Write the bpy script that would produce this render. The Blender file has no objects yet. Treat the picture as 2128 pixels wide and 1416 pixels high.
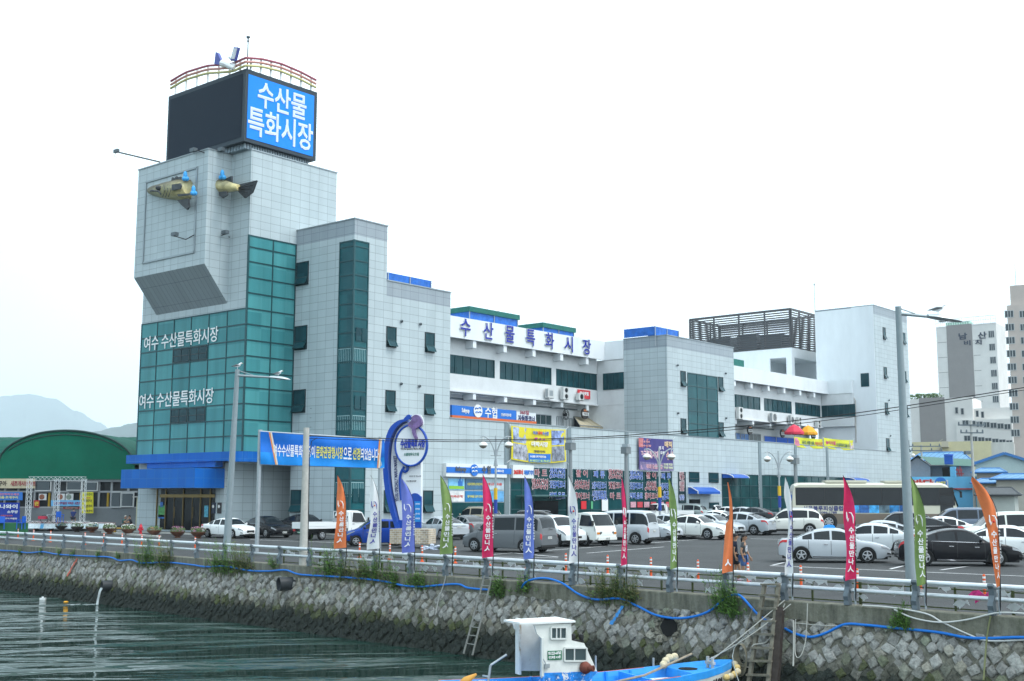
import bpy, bmesh, math, random
from mathutils import Vector, Matrix
random.seed(7)
S = bpy.context.scene
COL = S.collection
rad = math.radians
# ------------------------------------------------------------------ camera
FPX, PCX, PCY, CAMH = 2478.9, 1064.0, 708.0, 3.0
YAW, PIT, ROL = rad(39.972), rad(7.493), rad(0.1)
_f = Vector((math.cos(YAW)*math.cos(PIT), math.sin(YAW)*math.cos(PIT), math.sin(PIT)))
_r0 = Vector((math.sin(YAW), -math.cos(YAW), 0))
_u0 = _r0.cross(_f)
_r = _r0*math.cos(ROL)+_u0*math.sin(ROL)
_u = _u0*math.cos(ROL)-_r0*math.sin(ROL)
CAMP = Vector((0, 0, CAMH))
cd = bpy.data.cameras.new('camera'); cam = bpy.data.objects.new('camera', cd); COL.objects.link(cam)
cd.sensor_width = 36; cd.sensor_fit = 'HORIZONTAL'; cd.lens = FPX/2128*36
cd.clip_start = 0.1; cd.clip_end = 14000
cam.matrix_world = Matrix(((_r.x, _u.x, -_f.x, 0), (_r.y, _u.y, -_f.y, 0), (_r.z, _u.z, -_f.z, CAMH), (0, 0, 0, 1)))
S.camera = cam
# ------------------------------------------------------------------ light
SUN_EL, SUN_AZ = rad(58), rad(-75)          # azimuth measured from +X, counter-clockwise
W = bpy.data.worlds.new('World'); S.world = W; W.use_nodes = True
nt = W.node_tree; nt.nodes.clear()
N = nt.nodes.new; L = nt.links.new
wo = N('ShaderNodeOutputWorld'); bg = N('ShaderNodeBackground'); sky = N('ShaderNodeTexSky')
sky.sky_type = 'NISHITA'; sky.sun_disc = False; sky.sun_elevation = SUN_EL
sky.sun_rotation = math.pi/2-SUN_AZ; sky.dust_density = 3; sky.air_density = 1.2
bg.inputs['Strength'].default_value = 0.15
# overcast: an almost closed sheet of pale cloud over the sky, thinner low down on the left
tc = N('ShaderNodeTexCoord'); ns = N('ShaderNodeTexNoise'); ns.inputs['Scale'].default_value = 1.6; ns.inputs['Detail'].default_value = 5
mp = N('ShaderNodeMapping'); mp.inputs['Scale'].default_value = (1, 1, 3)
L(tc.outputs['Generated'], mp.inputs[0]); L(mp.outputs[0], ns.inputs[0])
cr = N('ShaderNodeValToRGB'); cr.color_ramp.elements[0].position = .3; cr.color_ramp.elements[0].color = (.82,.82,.82,1)
cr.color_ramp.elements[1].position = .62; cr.color_ramp.elements[1].color = (.97,.97,.97,1)
L(ns.outputs[0], cr.inputs[0])
mx = N('ShaderNodeMix'); mx.data_type = 'RGBA'
L(cr.outputs[0], mx.inputs[0]); L(sky.outputs[0], mx.inputs[6]); mx.inputs[7].default_value = (9.6, 11.1, 11.9, 1)
# the sheet is dimmer and cooler low down on the seaward left, as an overcast sky is away from the sun
dv = N('ShaderNodeVectorMath'); dv.operation = 'DOT_PRODUCT'; dv.inputs[1].default_value = (-.64, .74, -.2); L(tc.outputs['Generated'], dv.inputs[0])
g1 = N('ShaderNodeMapRange'); g1.interpolation_type = 'SMOOTHSTEP'; g1.inputs[1].default_value = -.02; g1.inputs[2].default_value = .5; L(dv.outputs['Value'], g1.inputs[0])
m2 = N('ShaderNodeMix'); m2.data_type = 'RGBA'; m2.blend_type = 'MULTIPLY'; m2.inputs[7].default_value = (.52, .585, .61, 1); L(g1.outputs[0], m2.inputs[0]); L(mx.outputs[2], m2.inputs[6])
L(m2.outputs[2], bg.inputs[0]); L(bg.outputs[0], wo.inputs[0])
sl = bpy.data.lights.new('sun', 'SUN'); so = bpy.data.objects.new('sun', sl); COL.objects.link(so)
sl.energy = 1.3; sl.angle = rad(14); sl.color = (1, .97, .93)
sd = Vector((math.cos(SUN_EL)*math.cos(SUN_AZ), math.cos(SUN_EL)*math.sin(SUN_AZ), math.sin(SUN_EL)))
so.rotation_euler = sd.to_track_quat('Z', 'Y').to_euler()
V_ = S.view_settings; V_.view_transform = 'Standard'; V_.look = 'None'; V_.exposure = 0.56; V_.gamma = 1; V_.use_curve_mapping = False
S.render.engine = 'CYCLES'
S.cycles.max_bounces = 6; S.cycles.transparent_max_bounces = 8; S.cycles.volume_bounces = 0
# ------------------------------------------------------------------ pixel rays -> points in the place
def ray(px, py): return _f+_r*((px-PCX)/FPX)-_u*((py-PCY)/FPX)
def onX(px, py, x): d = ray(px, py); return CAMP+d*(x/d.x)
def onY(px, py, y): d = ray(px, py); return CAMP+d*(y/d.y)
def onZ(px, py, z=0.0): d = ray(px, py); return CAMP+d*((z-CAMH)/d.z)
def atD(px, py, dep): d = ray(px, py); return CAMP+d*dep
def proj(P):
    q = Vector(P)-CAMP; z = q.dot(_f); return PCX+FPX*q.dot(_r)/z, PCY-FPX*q.dot(_u)/z, z
RIGHT = Vector((_r0.x, _r0.y, 0)).normalized(); FWD = Vector((math.cos(YAW), math.sin(YAW), 0))
# the quay line
QA = onZ(0, 1131, 0); QB = onZ(2128, 1285, 0)
QD = (QB-QA).normalized(); QN = Vector((-QD.y, QD.x, 0))      # along the quay, and inland
if QN.dot(FWD) < 0: QN = -QN
def gz(x, y):
    d = (Vector((x, y, 0))-QA).dot(QN)
    return max(0.0, min(.6, .012*(d-2)))
def onG(px, py):
    z = 0.0
    for _ in range(12):
        P = onZ(px, py, z); z = gz(P.x, P.y)
    return P
def qp(s, n=0.0, z=0.0):                                        # a point by distance along the quay, inland, up
    P = QA+QD*s+QN*n; return Vector((P.x, P.y, z))
def q_at(px, n=0.0, z=0.0):                                     # distance along the quay at a picture column
    lo, hi = -60.0, QBL+60
    for _ in range(50):
        m = (lo+hi)/2
        if proj(qp(m, n, z))[0] < px: lo = m
        else: hi = m
    return lo
QBL = (QB-QA).length
WATER = -2.72
# ------------------------------------------------------------------ materials
MATS = {}
def mat(name, col, rough=.6, metal=0, noise=.0, nscale=6, bump=0, bscale=30, spec=.3, coat=0, emit=None, estr=1, alpha=1, ocol=False, streak=0):
    if name in MATS: return MATS[name]
    m = bpy.data.materials.new(name); m.use_nodes = True; MATS[name] = m
    t = m.node_tree; b = t.nodes['Principled BSDF']
    b.inputs['Base Color'].default_value = (*col, 1); b.inputs['Roughness'].default_value = rough
    b.inputs['Metallic'].default_value = metal; b.inputs['Specular IOR Level'].default_value = spec
    b.inputs['Coat Weight'].default_value = coat; b.inputs['Coat Roughness'].default_value = .04
    if alpha < 1: b.inputs['Alpha'].default_value = alpha
    if emit: b.inputs['Emission Color'].default_value = (*emit, 1); b.inputs['Emission Strength'].default_value = estr
    last = None
    if ocol:
        oi = t.nodes.new('ShaderNodeObjectInfo'); last = oi.outputs['Color']; t.links.new(last, b.inputs['Base Color'])
    g = t.nodes.new('ShaderNodeTexCoord') if (noise or bump or streak) else None
    if noise or streak:
        n = t.nodes.new('ShaderNodeTexNoise'); n.inputs['Scale'].default_value = nscale; n.inputs['Detail'].default_value = 6; n.inputs['Roughness'].default_value = .65
        src = g.outputs['Object']
        if streak:
            q = t.nodes.new('ShaderNodeMapping'); q.inputs['Scale'].default_value = (1, 1, streak); t.links.new(src, q.inputs[0]); src = q.outputs[0]
        t.links.new(src, n.inputs[0])
        mr = t.nodes.new('ShaderNodeMapRange'); mr.inputs[1].default_value = .3; mr.inputs[2].default_value = .7
        mr.inputs[3].default_value = 1-noise; mr.inputs[4].default_value = 1+noise
        t.links.new(n.outputs[0], mr.inputs[0])
        x = t.nodes.new('ShaderNodeMix'); x.data_type = 'RGBA'; x.blend_type = 'MULTIPLY'; x.inputs[0].default_value = 1
        if last: t.links.new(last, x.inputs[6])
        else: x.inputs[6].default_value = (*col, 1)
        t.links.new(mr.outputs[0], x.inputs[7]); t.links.new(x.outputs[2], b.inputs['Base Color'])
    if bump:
        n2 = t.nodes.new('ShaderNodeTexNoise'); n2.inputs['Scale'].default_value = bscale; n2.inputs['Detail'].default_value = 4
        t.links.new(g.outputs['Object'], n2.inputs[0])
        bp = t.nodes.new('ShaderNodeBump'); bp.inputs['Strength'].default_value = bump; bp.inputs['Distance'].default_value = .05
        t.links.new(n2.outputs[0], bp.inputs['Height']); t.links.new(bp.outputs[0], b.inputs['Normal'])
    return m
def tile_mat(name, c1, c2, cm, bw, bh, mortar=.03, rough=.45, offset=0, noise=.06, spec=.3, metal=0):
    """panels or bricks laid out in metres on the surface's own UV"""
    if name in MATS: return MATS[name]
    m = bpy.data.materials.new(name); m.use_nodes = True; MATS[name] = m
    t = m.node_tree; b = t.nodes['Principled BSDF']; b.inputs['Roughness'].default_value = rough; b.inputs['Specular IOR Level'].default_value = spec
    b.inputs['Metallic'].default_value = metal
    uv = t.nodes.new('ShaderNodeUVMap'); br = t.nodes.new('ShaderNodeTexBrick')
    br.offset = offset; br.squash = 1
    for k, v in (('Scale', 1), ('Mortar Size', mortar/2), ('Mortar Smooth', .1), ('Bias', 0), ('Brick Width', bw), ('Row Height', bh)): br.inputs[k].default_value = v
    br.inputs['Color1'].default_value = (*c1, 1); br.inputs['Color2'].default_value = (*c2, 1); br.inputs['Mortar'].default_value = (*cm, 1)
    t.links.new(uv.outputs[0], br.inputs[0])
    n = t.nodes.new('ShaderNodeTexNoise'); n.inputs['Scale'].default_value = .7; n.inputs['Detail'].default_value = 8
    q = t.nodes.new('ShaderNodeMapping'); q.inputs['Scale'].default_value = (1.5, .09, 1)
    t.links.new(uv.outputs[0], q.inputs[0]); t.links.new(q.outputs[0], n.inputs[0])
    mr = t.nodes.new('ShaderNodeMapRange'); mr.inputs[1].default_value = .3; mr.inputs[2].default_value = .7; mr.inputs[3].default_value = 1-noise; mr.inputs[4].default_value = 1+noise
    t.links.new(n.outputs[0], mr.inputs[0])
    x = t.nodes.new('ShaderNodeMix'); x.data_type = 'RGBA'; x.blend_type = 'MULTIPLY'; x.inputs[0].default_value = 1
    t.links.new(br.outputs[0], x.inputs[6]); t.links.new(mr.outputs[0], x.inputs[7]); t.links.new(x.outputs[2], b.inputs['Base Color'])
    return m
def worn(name, c2, scale=3, thr=.56, soft=.05, streak=0):
    """flaked or rust-stained patches of a second colour on a finished material"""
    m = MATS[name]; t = m.node_tree; b = t.nodes['Principled BSDF']; inp = b.inputs['Base Color']; g = t.nodes.new('ShaderNodeTexCoord'); n = t.nodes.new('ShaderNodeTexNoise'); n.inputs['Scale'].default_value = scale; n.inputs['Detail'].default_value = 7; n.inputs['Roughness'].default_value = .7
    q = t.nodes.new('ShaderNodeMapping'); q.inputs['Scale'].default_value = (1, 1, streak or 1); t.links.new(g.outputs['Object'], q.inputs[0]); t.links.new(q.outputs[0], n.inputs[0])
    mr = t.nodes.new('ShaderNodeMapRange'); mr.inputs[1].default_value = thr; mr.inputs[2].default_value = thr+soft; t.links.new(n.outputs[0], mr.inputs[0])
    x = t.nodes.new('ShaderNodeMix'); x.data_type = 'RGBA'; t.links.new(mr.outputs[0], x.inputs[0]); x.inputs[7].default_value = (*c2, 1)
    if inp.links: t.links.new(inp.links[0].from_socket, x.inputs[6])
    else: x.inputs[6].default_value = inp.default_value[:]
    t.links.new(x.outputs[2], inp)
def attr_mat(name, rough=.85, bump=.0, bscale=20, noise=.15, spec=.3):
    """colour stored per face (each stone, leaf or petal its own)"""
    if name in MATS: return MATS[name]
    m = mat(name, (.5, .5, .5), rough, noise=noise, nscale=9, bump=bump, bscale=bscale, spec=spec)
    t = m.node_tree; a = t.nodes.new('ShaderNodeAttribute'); a.attribute_name = 'col'
    b = t.nodes['Principled BSDF']
    x = [n for n in t.nodes if n.type == 'MIX']
    t.links.new(a.outputs['Color'], x[0].inputs[6] if x else b.inputs['Base Color'])
    return m
# ------------------------------------------------------------------ mesh builder
class MB:
    def __init__(s): s.v = []; s.f = []; s.m = []; s.c = []; s.cc = None
    def vert(s, p): s.v.append(Vector(p)); return len(s.v)-1
    def face(s, idx, m=0): s.f.append(list(idx)); s.m.append(m); s.c.append(s.cc)
    def poly(s, pts, m=0): s.face([s.vert(p) for p in pts], m)
    def box(s, x0, y0, z0, x1, y1, z1, m=0, skip=''):
        p = [(x0,y0,z0),(x1,y0,z0),(x1,y1,z0),(x0,y1,z0),(x0,y0,z1),(x1,y0,z1),(x1,y1,z1),(x0,y1,z1)]
        i = [s.vert(q) for q in p]
        for k, f in (('b',(0,3,2,1)),('t',(4,5,6,7)),('f',(0,1,5,4)),('r',(1,2,6,5)),('k',(2,3,7,6)),('l',(3,0,4,7))):
            if k not in skip: s.face([i[j] for j in f], m)
        return s
    def obox(s, c, ux, uy, uz, m=0):
        c = Vector(c); ux = Vector(ux); uy = Vector(uy); uz = Vector(uz)
        i = [s.vert(c+ux*a+uy*b+uz*d) for d in (-1,1) for a, b in ((-1,-1),(1,-1),(1,1),(-1,1))]
        for f in ((0,3,2,1),(4,5,6,7),(0,1,5,4),(1,2,6,5),(2,3,7,6),(3,0,4,7)): s.face([i[j] for j in f], m)
        return s
    def bar(s, a, b, w, h=None, up=(0,0,1), m=0):
        a = Vector(a); b = Vector(b); d = b-a; h = h or w
        t = d.normalized(); u = Vector(up); side = t.cross(u)
        if side.length < 1e-4: side = t.cross(Vector((1,0,0)))
        side.normalize(); u = side.cross(t).normalized()
        return s.obox((a+b)/2, d/2, side*w/2, u*h/2, m)
    def tube(s, pts, r, n=8, m=0, cap=True):
        pts = [Vector(p) for p in pts]; rs = r if isinstance(r, (list, tuple)) else [r]*len(pts)
        rings = []; ref = Vector((0,0,1)); prev = None
        for k, p in enumerate(pts):
            t = (pts[min(k+1, len(pts)-1)]-pts[max(k-1, 0)])
            if t.length < 1e-9: t = Vector((0,0,1))
            t.normalize()
            if prev is None:
                side = t.cross(ref)
                if side.length < 1e-3: side = t.cross(Vector((1,0,0)))
            else: side = prev-t*prev.dot(t)
            if side.length < 1e-6: side = t.orthogonal()
            side.normalize(); prev = side; u = t.cross(side)
            rings.append([s.vert(p+(side*math.cos(2*math.pi*j/n)+u*math.sin(2*math.pi*j/n))*rs[k]) for j in range(n)])
        for a, b in zip(rings, rings[1:]):
            for j in range(n): s.face((a[j], a[(j+1)%n], b[(j+1)%n], b[j]), m)
        if cap: s.face(rings[0][::-1], m); s.face(rings[-1], m)
        return s
    def lathe(s, prof, c=(0,0,0), n=16, m=0, axis=(0,0,1), caps=False):
        c = Vector(c); az = Vector(axis).normalized(); ax = az.orthogonal().normalized(); ay = az.cross(ax)
        rings = [[s.vert(c+az*z+(ax*math.cos(2*math.pi*j/n)+ay*math.sin(2*math.pi*j/n))*r) for j in range(n)] for r, z in prof]
        for k, (a, b) in enumerate(zip(rings, rings[1:])):
            for j in range(n): s.face((a[j], a[(j+1)%n], b[(j+1)%n], b[j]), m if not isinstance(m, (list,tuple)) else m[k])
        if caps:
            mm = m if not isinstance(m, (list, tuple)) else m[0]
            s.face(rings[0][::-1], mm); s.face(rings[-1], mm)
        return s
    def prism(s, pts, d, m=0, m2=None):
        """closed polygon (3d points) pushed along d"""
        d = Vector(d); a = [s.vert(p) for p in pts]; b = [s.vert(Vector(p)+d) for p in pts]; n = len(a)
        s.face(a[::-1], m); s.face(b, m)
        for j in range(n): s.face((a[j], a[(j+1)%n], b[(j+1)%n], b[j]), m if m2 is None else m2)
        return s
    def ball(s, c, rx, ry=None, rz=None, n=12, k=8, m=0):
        ry = ry or rx; rz = rz or rx; c = Vector(c); rings = []
        for i in range(1, k):
            th = math.pi*i/k
            rings.append([s.vert(c+Vector((rx*math.sin(th)*math.cos(2*math.pi*j/n), ry*math.sin(th)*math.sin(2*math.pi*j/n), rz*math.cos(th)))) for j in range(n)])
        t = s.vert(c+Vector((0,0,rz))); b = s.vert(c-Vector((0,0,rz)))
        for j in range(n): s.face((t, rings[0][j], rings[0][(j+1)%n]), m); s.face((b, rings[-1][(j+1)%n], rings[-1][j]), m)
        for p, q in zip(rings, rings[1:]):
            for j in range(n): s.face((p[j], q[j], q[(j+1)%n], p[(j+1)%n]), m)
        return s
    def build(s, name, mats, parent=None, world=True, smooth=None, label=None):
        """world=True: the points are world points, kept there whatever the parent"""
        if not isinstance(mats, (list, tuple)): mats = [mats]
        off = Vector((0,0,0))
        if parent is not None and world:
            q = parent
            while q is not None: off += Vector(q.location); q = q.parent
        me = bpy.data.meshes.new(name); me.from_pydata([tuple(v-off) for v in s.v], [], s.f)
        for m in mats: me.materials.append(m)
        if len(mats) > 1: me.polygons.foreach_set('material_index', s.m)
        uvl = me.uv_layers.new(name='UVMap'); data = []
        for fi, f in enumerate(s.f):
            nrm = me.polygons[fi].normal
            if abs(nrm.z) > .85: U, V = Vector((1,0,0)), Vector((0,1,0))
            else:
                U = Vector((-nrm.y, nrm.x, 0)).normalized(); V = Vector((0,0,1)) if abs(nrm.z) < .3 else nrm.cross(U)
                if abs(nrm.x) > abs(nrm.y)*1.02 and U.y > 0: U = -U
                elif abs(nrm.x) <= abs(nrm.y)*1.02 and U.x < 0: U = -U
            for i in f: p = s.v[i]; data += [p.dot(U), p.dot(V)]
        uvl.data.foreach_set('uv', data)
        if any(c is not None for c in s.c):
            ca = me.color_attributes.new('col', 'FLOAT_COLOR', 'CORNER'); d = []
            for f, c in zip(s.f, s.c):
                c = c or (.5,.5,.5)
                for _ in f: d += [c[0], c[1], c[2], 1]
            ca.data.foreach_set('color', d)
        if smooth is not None:
            me.polygons.foreach_set('use_smooth', [True]*len(s.f))
            if smooth < 179: me.set_sharp_from_angle(angle=rad(smooth))
        me.update()
        o = bpy.data.objects.new(name, me); COL.objects.link(o)
        if parent is not None: o.parent = parent
        if label: o['label'] = label
        return o
def thing(name, label, cat, loc=(0,0,0), rz=0, group=None):
    o = bpy.data.objects.new(name, None); COL.objects.link(o); o.empty_display_size = .3
    o.location = loc; o.rotation_euler = (0, 0, rz); o['label'] = label; o['category'] = cat; o['kind'] = 'thing'
    if group: o['group'] = group
    return o
def tag(o, label, cat, group=None):
    o['label'] = label; o['category'] = cat; o['kind'] = 'thing'
    if group: o['group'] = group
    return o
def struct(o): o['kind'] = 'structure'; return o
def copy_tree(o, parent=None):
    c = o.copy(); COL.objects.link(c); c.parent = parent
    if parent is not None: c.matrix_parent_inverse = o.matrix_parent_inverse.copy()
    for ch in KIDS(o): copy_tree(ch, c)
    return c
def KIDS(o): return [x for x in o.children]
# lettering: real raised letters cut from the built-in font
tmpS = bpy.data.scenes.new('lettering')
_cache = {}
def letters(mb, body, P, U, V, w, h, thick=.02, m=0, bold=.02, shear=0, keep=False, align='C'):
    """letters centred at P, U right and V up (unit), fitted into w x h"""
    key = (body, round(bold, 3), shear)
    if key not in _cache:
        c = bpy.data.curves.new('lettering', 'FONT'); c.body = body; c.offset = bold; c.resolution_u = 2; c.shear = shear; c.align_x = 'CENTER'
        o = bpy.data.objects.new('lettering', c); tmpS.collection.objects.link(o)
        vl = tmpS.view_layers[0]; vl.update(); dg = vl.depsgraph; dg.update()
        _cache[key] = bpy.data.meshes.new_from_object(o.evaluated_get(dg))
        bpy.data.objects.remove(o); bpy.data.curves.remove(c)
    me = _cache[key]
    if not me.vertices: return mb
    xs = [v.co.x for v in me.vertices]; ys = [v.co.y for v in me.vertices]
    x0, x1, y0, y1 = min(xs), max(xs), min(ys), max(ys)
    sx = w/max(1e-6, x1-x0); sy = h/max(1e-6, y1-y0)
    if keep: sx = sy = min(sx, sy)
    P = Vector(P); U = Vector(U); V = Vector(V); Nn = U.cross(V).normalized()
    base = len(mb.v)
    for v in me.vertices:
        a = (v.co.x-(x0+x1)/2)*sx; b = (v.co.y-(y0+y1)/2)*sy
        mb.v.append(P+U*a+V*b+Nn*thick)
    n = len(me.vertices)
    for p in me.polygons: mb.face([base+i for i in p.vertices], m)
    if thick > .012:
        from collections import Counter
        ec = Counter()
        for p in me.polygons:
            for e in p.edge_keys: ec[e] += 1
        dirn = {}
        for p in me.polygons:
            vs = list(p.vertices)
            for i in range(len(vs)): dirn[(vs[i], vs[(i+1)%len(vs)])] = 1
        back = {}
        for e, k in ec.items():
            if k != 1: continue
            a, b = e if e in dirn else (e[1], e[0])
            for i in (a, b):
                if i not in back: back[i] = mb.vert(mb.v[base+i]-Nn*thick*.95)
            mb.face((base+b, base+a, back[a], back[b]), m)
    return mb
def panel(mb, P, U, V, w, h, d=.03, m=0):
    P = Vector(P); U = Vector(U); V = Vector(V); Nn = U.cross(V)
    return mb.obox(P, U*w/2, V*h/2, Nn*d/2, m)
UX = Vector((1,0,0)); UY = Vector((0,1,0)); UZ = Vector((0,0,1)); NY = -UY
def rnd(a, b): return random.uniform(a, b)
# ------------------------------------------------------------------ ground, water, quay
asphalt = mat('asphalt', (.05,.052,.0535), .9, noise=.22, nscale=.35, bump=.25, bscale=60)
m = asphalt.node_tree  # fine speckle over the broad patches
_n = m.nodes.new('ShaderNodeTexNoise'); _n.inputs['Scale'].default_value = 22; _n.inputs['Detail'].default_value = 3
_g = m.nodes.new('ShaderNodeTexCoord'); m.links.new(_g.outputs['Object'], _n.inputs[0])
_r2 = m.nodes.new('ShaderNodeMapRange'); _r2.inputs[1].default_value = .35; _r2.inputs[2].default_value = .65; _r2.inputs[3].default_value = .8; _r2.inputs[4].default_value = 1.2
m.links.new(_n.outputs[0], _r2.inputs[0]); _x = m.nodes.new('ShaderNodeMix'); _x.data_type = 'RGBA'; _x.blend_type = 'MULTIPLY'; _x.inputs[0].default_value = 1
_old = m.nodes['Principled BSDF'].inputs['Base Color'].links[0].from_socket
m.links.new(_old, _x.inputs[6]); m.links.new(_r2.outputs[0], _x.inputs[7]); m.links.new(_x.outputs[2], m.nodes['Principled BSDF'].inputs['Base Color'])
concrete = mat('concrete', (.36,.35,.32), .9, noise=.3, nscale=2.2, bump=.3, bscale=14)
pale_concrete = mat('pale_concrete', (.42,.41,.38), .85, noise=.15, nscale=3, bump=.15, bscale=20)
whitep = mat('white_paint', (.8,.8,.8), .55, noise=.06, nscale=3)
linep = mat('line_paint', (.62,.62,.62), .8, noise=.35, nscale=5)
g = MB()
for n0, n1 in ((.4,2),(2,52),(52,400),(400,6000)):
    z0 = max(0, min(.6, .012*(n0-2))); z1 = max(0, min(.6, .012*(n1-2)))
    g.poly([qp(-4000,n0,z0), qp(4000,n0,z0), qp(4000,n1,z1), qp(-4000,n1,z1)])
ground = struct(g.build('ground', asphalt))
for p in ground.data.polygons:
    if p.normal.z < 0: p.flip()
# water with real low waves near, flat far
wm = bpy.data.materials.new('sea_water'); wm.use_nodes = True
t = wm.node_tree; b = t.nodes['Principled BSDF']
b.inputs['Base Color'].default_value = (.012,.034,.027,1); b.inputs['Roughness'].default_value = .03; b.inputs['IOR'].default_value = 1.33; b.inputs['Specular IOR Level'].default_value = .36
tcn = t.nodes.new('ShaderNodeTexCoord'); mpn = t.nodes.new('ShaderNodeMapping')
mpn.inputs['Rotation'].default_value = (0,0,-math.atan2(RIGHT.y, RIGHT.x)-.16); 
t.links.new(tcn.outputs['Object'], mpn.inputs[0])
mp2 = t.nodes.new('ShaderNodeMapping'); mp2.inputs['Scale'].default_value = (.12,.42,1); t.links.new(mpn.outputs[0], mp2.inputs[0])
n1 = t.nodes.new('ShaderNodeTexNoise'); n1.inputs['Scale'].default_value = 1.0; n1.inputs['Detail'].default_value = 2.5; n1.inputs['Roughness'].default_value = .42; n1.inputs['Distortion'].default_value = .4
n2 = t.nodes.new('ShaderNodeTexNoise'); n2.inputs['Scale'].default_value = 7; n2.inputs['Detail'].default_value = 2
t.links.new(mp2.outputs[0], n1.inputs[0]); t.links.new(mp2.outputs[0], n2.inputs[0])
ad = t.nodes.new('ShaderNodeMath'); ad.operation = 'MULTIPLY_ADD'; ad.inputs[1].default_value = .055
t.links.new(n2.outputs[0], ad.inputs[0]); t.links.new(n1.outputs[0], ad.inputs[2])
bp = t.nodes.new('ShaderNodeBump'); bp.inputs['Strength'].default_value = .95; bp.inputs['Distance'].default_value = 1.7
t.links.new(ad.outputs[0], bp.inputs['Height']); t.links.new(bp.outputs[0], b.inputs['Normal'])
g = MB(); g.poly([qp(-4000,0,WATER), qp(-4000,-4000,WATER), qp(4000,-4000,WATER), qp(4000,0,WATER)])
water = struct(g.build('water', wm))
for p in water.data.polygons:
    if p.normal.z < 0: p.flip()
# quay wall: battered face of split stones set on the diamond, concrete cap beam on top
S0, S1 = -16.0, QBL+14
BAT = .72; ZT = -.52                                   # batter and underside of the cap
quay = thing('quay_wall', 'long sloping quay wall of diamond laid grey stones under a concrete cap', 'wall', qp(20, 0, WATER))
random.seed(3)
cap = MB(); ns_ = 120
prev = None
for i in range(ns_+1):
    s = S0+(S1-S0)*i/ns_
    j = rnd(-.012,.012); zz = -.53+rnd(-.03,.03)
    ring = [qp(s,-.02+j,zz), qp(s,-.03+j*.6,-.02), qp(s,0,0.0), qp(s,.42,0.012), qp(s,.42,-.3)]
    ring = [cap.vert(p) for p in ring]
    if prev:
        for a in range(4): cap.face((prev[a], ring[a], ring[a+1], prev[a+1]))
    prev = ring
MATS_CAP = capm = mat('cap_concrete', (.165,.16,.125), .92, noise=.42, nscale=3.5, bump=.5, bscale=9, streak=.22)
worn('cap_concrete', (.06,.065,.035), 1.6, .54, .2, .5); cap.build('cap_beam', capm, quay)
def wall_pt(s, v, out=0.0):                             # v metres down the slope from the cap underside
    k = v/(abs(WATER-ZT)+.9); n = .05-BAT*k*1.3; z = ZT-k*(abs(WATER-ZT)+.9)
    nn = Vector((-QN.x, -QN.y, .3)).normalized()
    return qp(s, n, z)+nn*out
bk = MB()
ks = 150
for i in range(ks):
    sa, sb = S0+(S1-S0)*i/ks, S0+(S1-S0)*(i+1)/ks
    for j in range(14):
        va, vb = -.1+3.3*j/14, -.1+3.3*(j+1)/14; kw = min(1, max(0, (-1.5-wall_pt(sa,va).z+rnd(-.15,.15))/.35)); mc = rnd(.8,1.2)
        bk.cc = [mc*(a*(1-kw)+d*kw) for a, d in zip((.15,.143,.115), (.022,.026,.02))]; bk.poly([wall_pt(sa,va), wall_pt(sa,vb), wall_pt(sb,vb), wall_pt(sb,va)])
bk.cc = None
bkm = mat('wall_mortar', (.15,.143,.115), .95, noise=.5, nscale=4, bump=.8, bscale=12)
bk.build('mortar_bed', attr_mat('bed_mortar', .95, bump=.8, bscale=12, noise=.45), quay)
st = MB(); a_ = .3; rows_ = int(3.3/a_*1.45)+2
def stone(cs, cv, hw, hv, near):
    # jittered diamond with knocked corners
    pts = []; ro = rnd(-.33,.33)
    for k in range(8):
        an = math.pi/4*k+rnd(-.13,.13)+ro
        r_ = (1.0 if k % 2 == 0 else .76)*rnd(.86,1.04)
        pts.append((cs+math.cos(an)*hw*r_, cv+math.sin(an)*hv*r_))
    if min(p[1] for p in pts) < -.02:
        pts = [(p[0], max(-.02, p[1])) for p in pts]
        if max(p[1] for p in pts) < .1: return
    base = rnd(.19,.34); tint = random.random()
    col = [base*1.03, base*1.0, base*.93]
    if tint < .16: col = [base*1.0, base*.93, base*.78]
    elif tint < .24: col = [base*.85, base*.9, base*.68]
    z = wall_pt(cs, cv).z
    wet = (z-(-1.62+rnd(-.18,.18)))
    if wet < .22:                                       # weed band, then dark wet stone
        k = min(1, max(0, (.22-wet)/.35)); al = [.075,.085,.032] if random.random() < .5 else [.08,.078,.06]
        col = [c*(1-k)+a*k for c, a in zip(col, al)]
    if wet < -.12:
        k = min(1, (-.12-wet)/.3); dk = [.022,.027,.022]
        col = [c*(1-k)+a*k for c, a in zip(col, dk)]
    dep = rnd(.03,.1); c3 = wall_pt(cs, cv, dep+.02)
    st.cc = col
    tl1, tl2 = rnd(-.03,.03), rnd(-.03,.03)
    lo = [st.vert(wall_pt(p[0], p[1], -.03)) for p in pts]
    mi = [st.vert(wall_pt(cs+(p[0]-cs)*.97, cv+(p[1]-cv)*.97, dep*.55)) for p in pts]
    hi = [st.vert(wall_pt(cs+(p[0]-cs)*.8, cv+(p[1]-cv)*.8, dep+(p[0]-cs)*tl1*3+(p[1]-cv)*tl2*3+rnd(-.012,.012))) for p in pts]
    c = st.vert(c3)
    for k in range(8):
        k2 = (k+1) % 8
        st.face((lo[k], lo[k2], mi[k2], mi[k])); st.face((mi[k], mi[k2], hi[k2], hi[k])); st.face((hi[k], hi[k2], c))
HOLE = [(q_at(1395,0,-.9), .55, .55, .42), (q_at(250,0,-.6), .25, .3, .25)]
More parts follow.
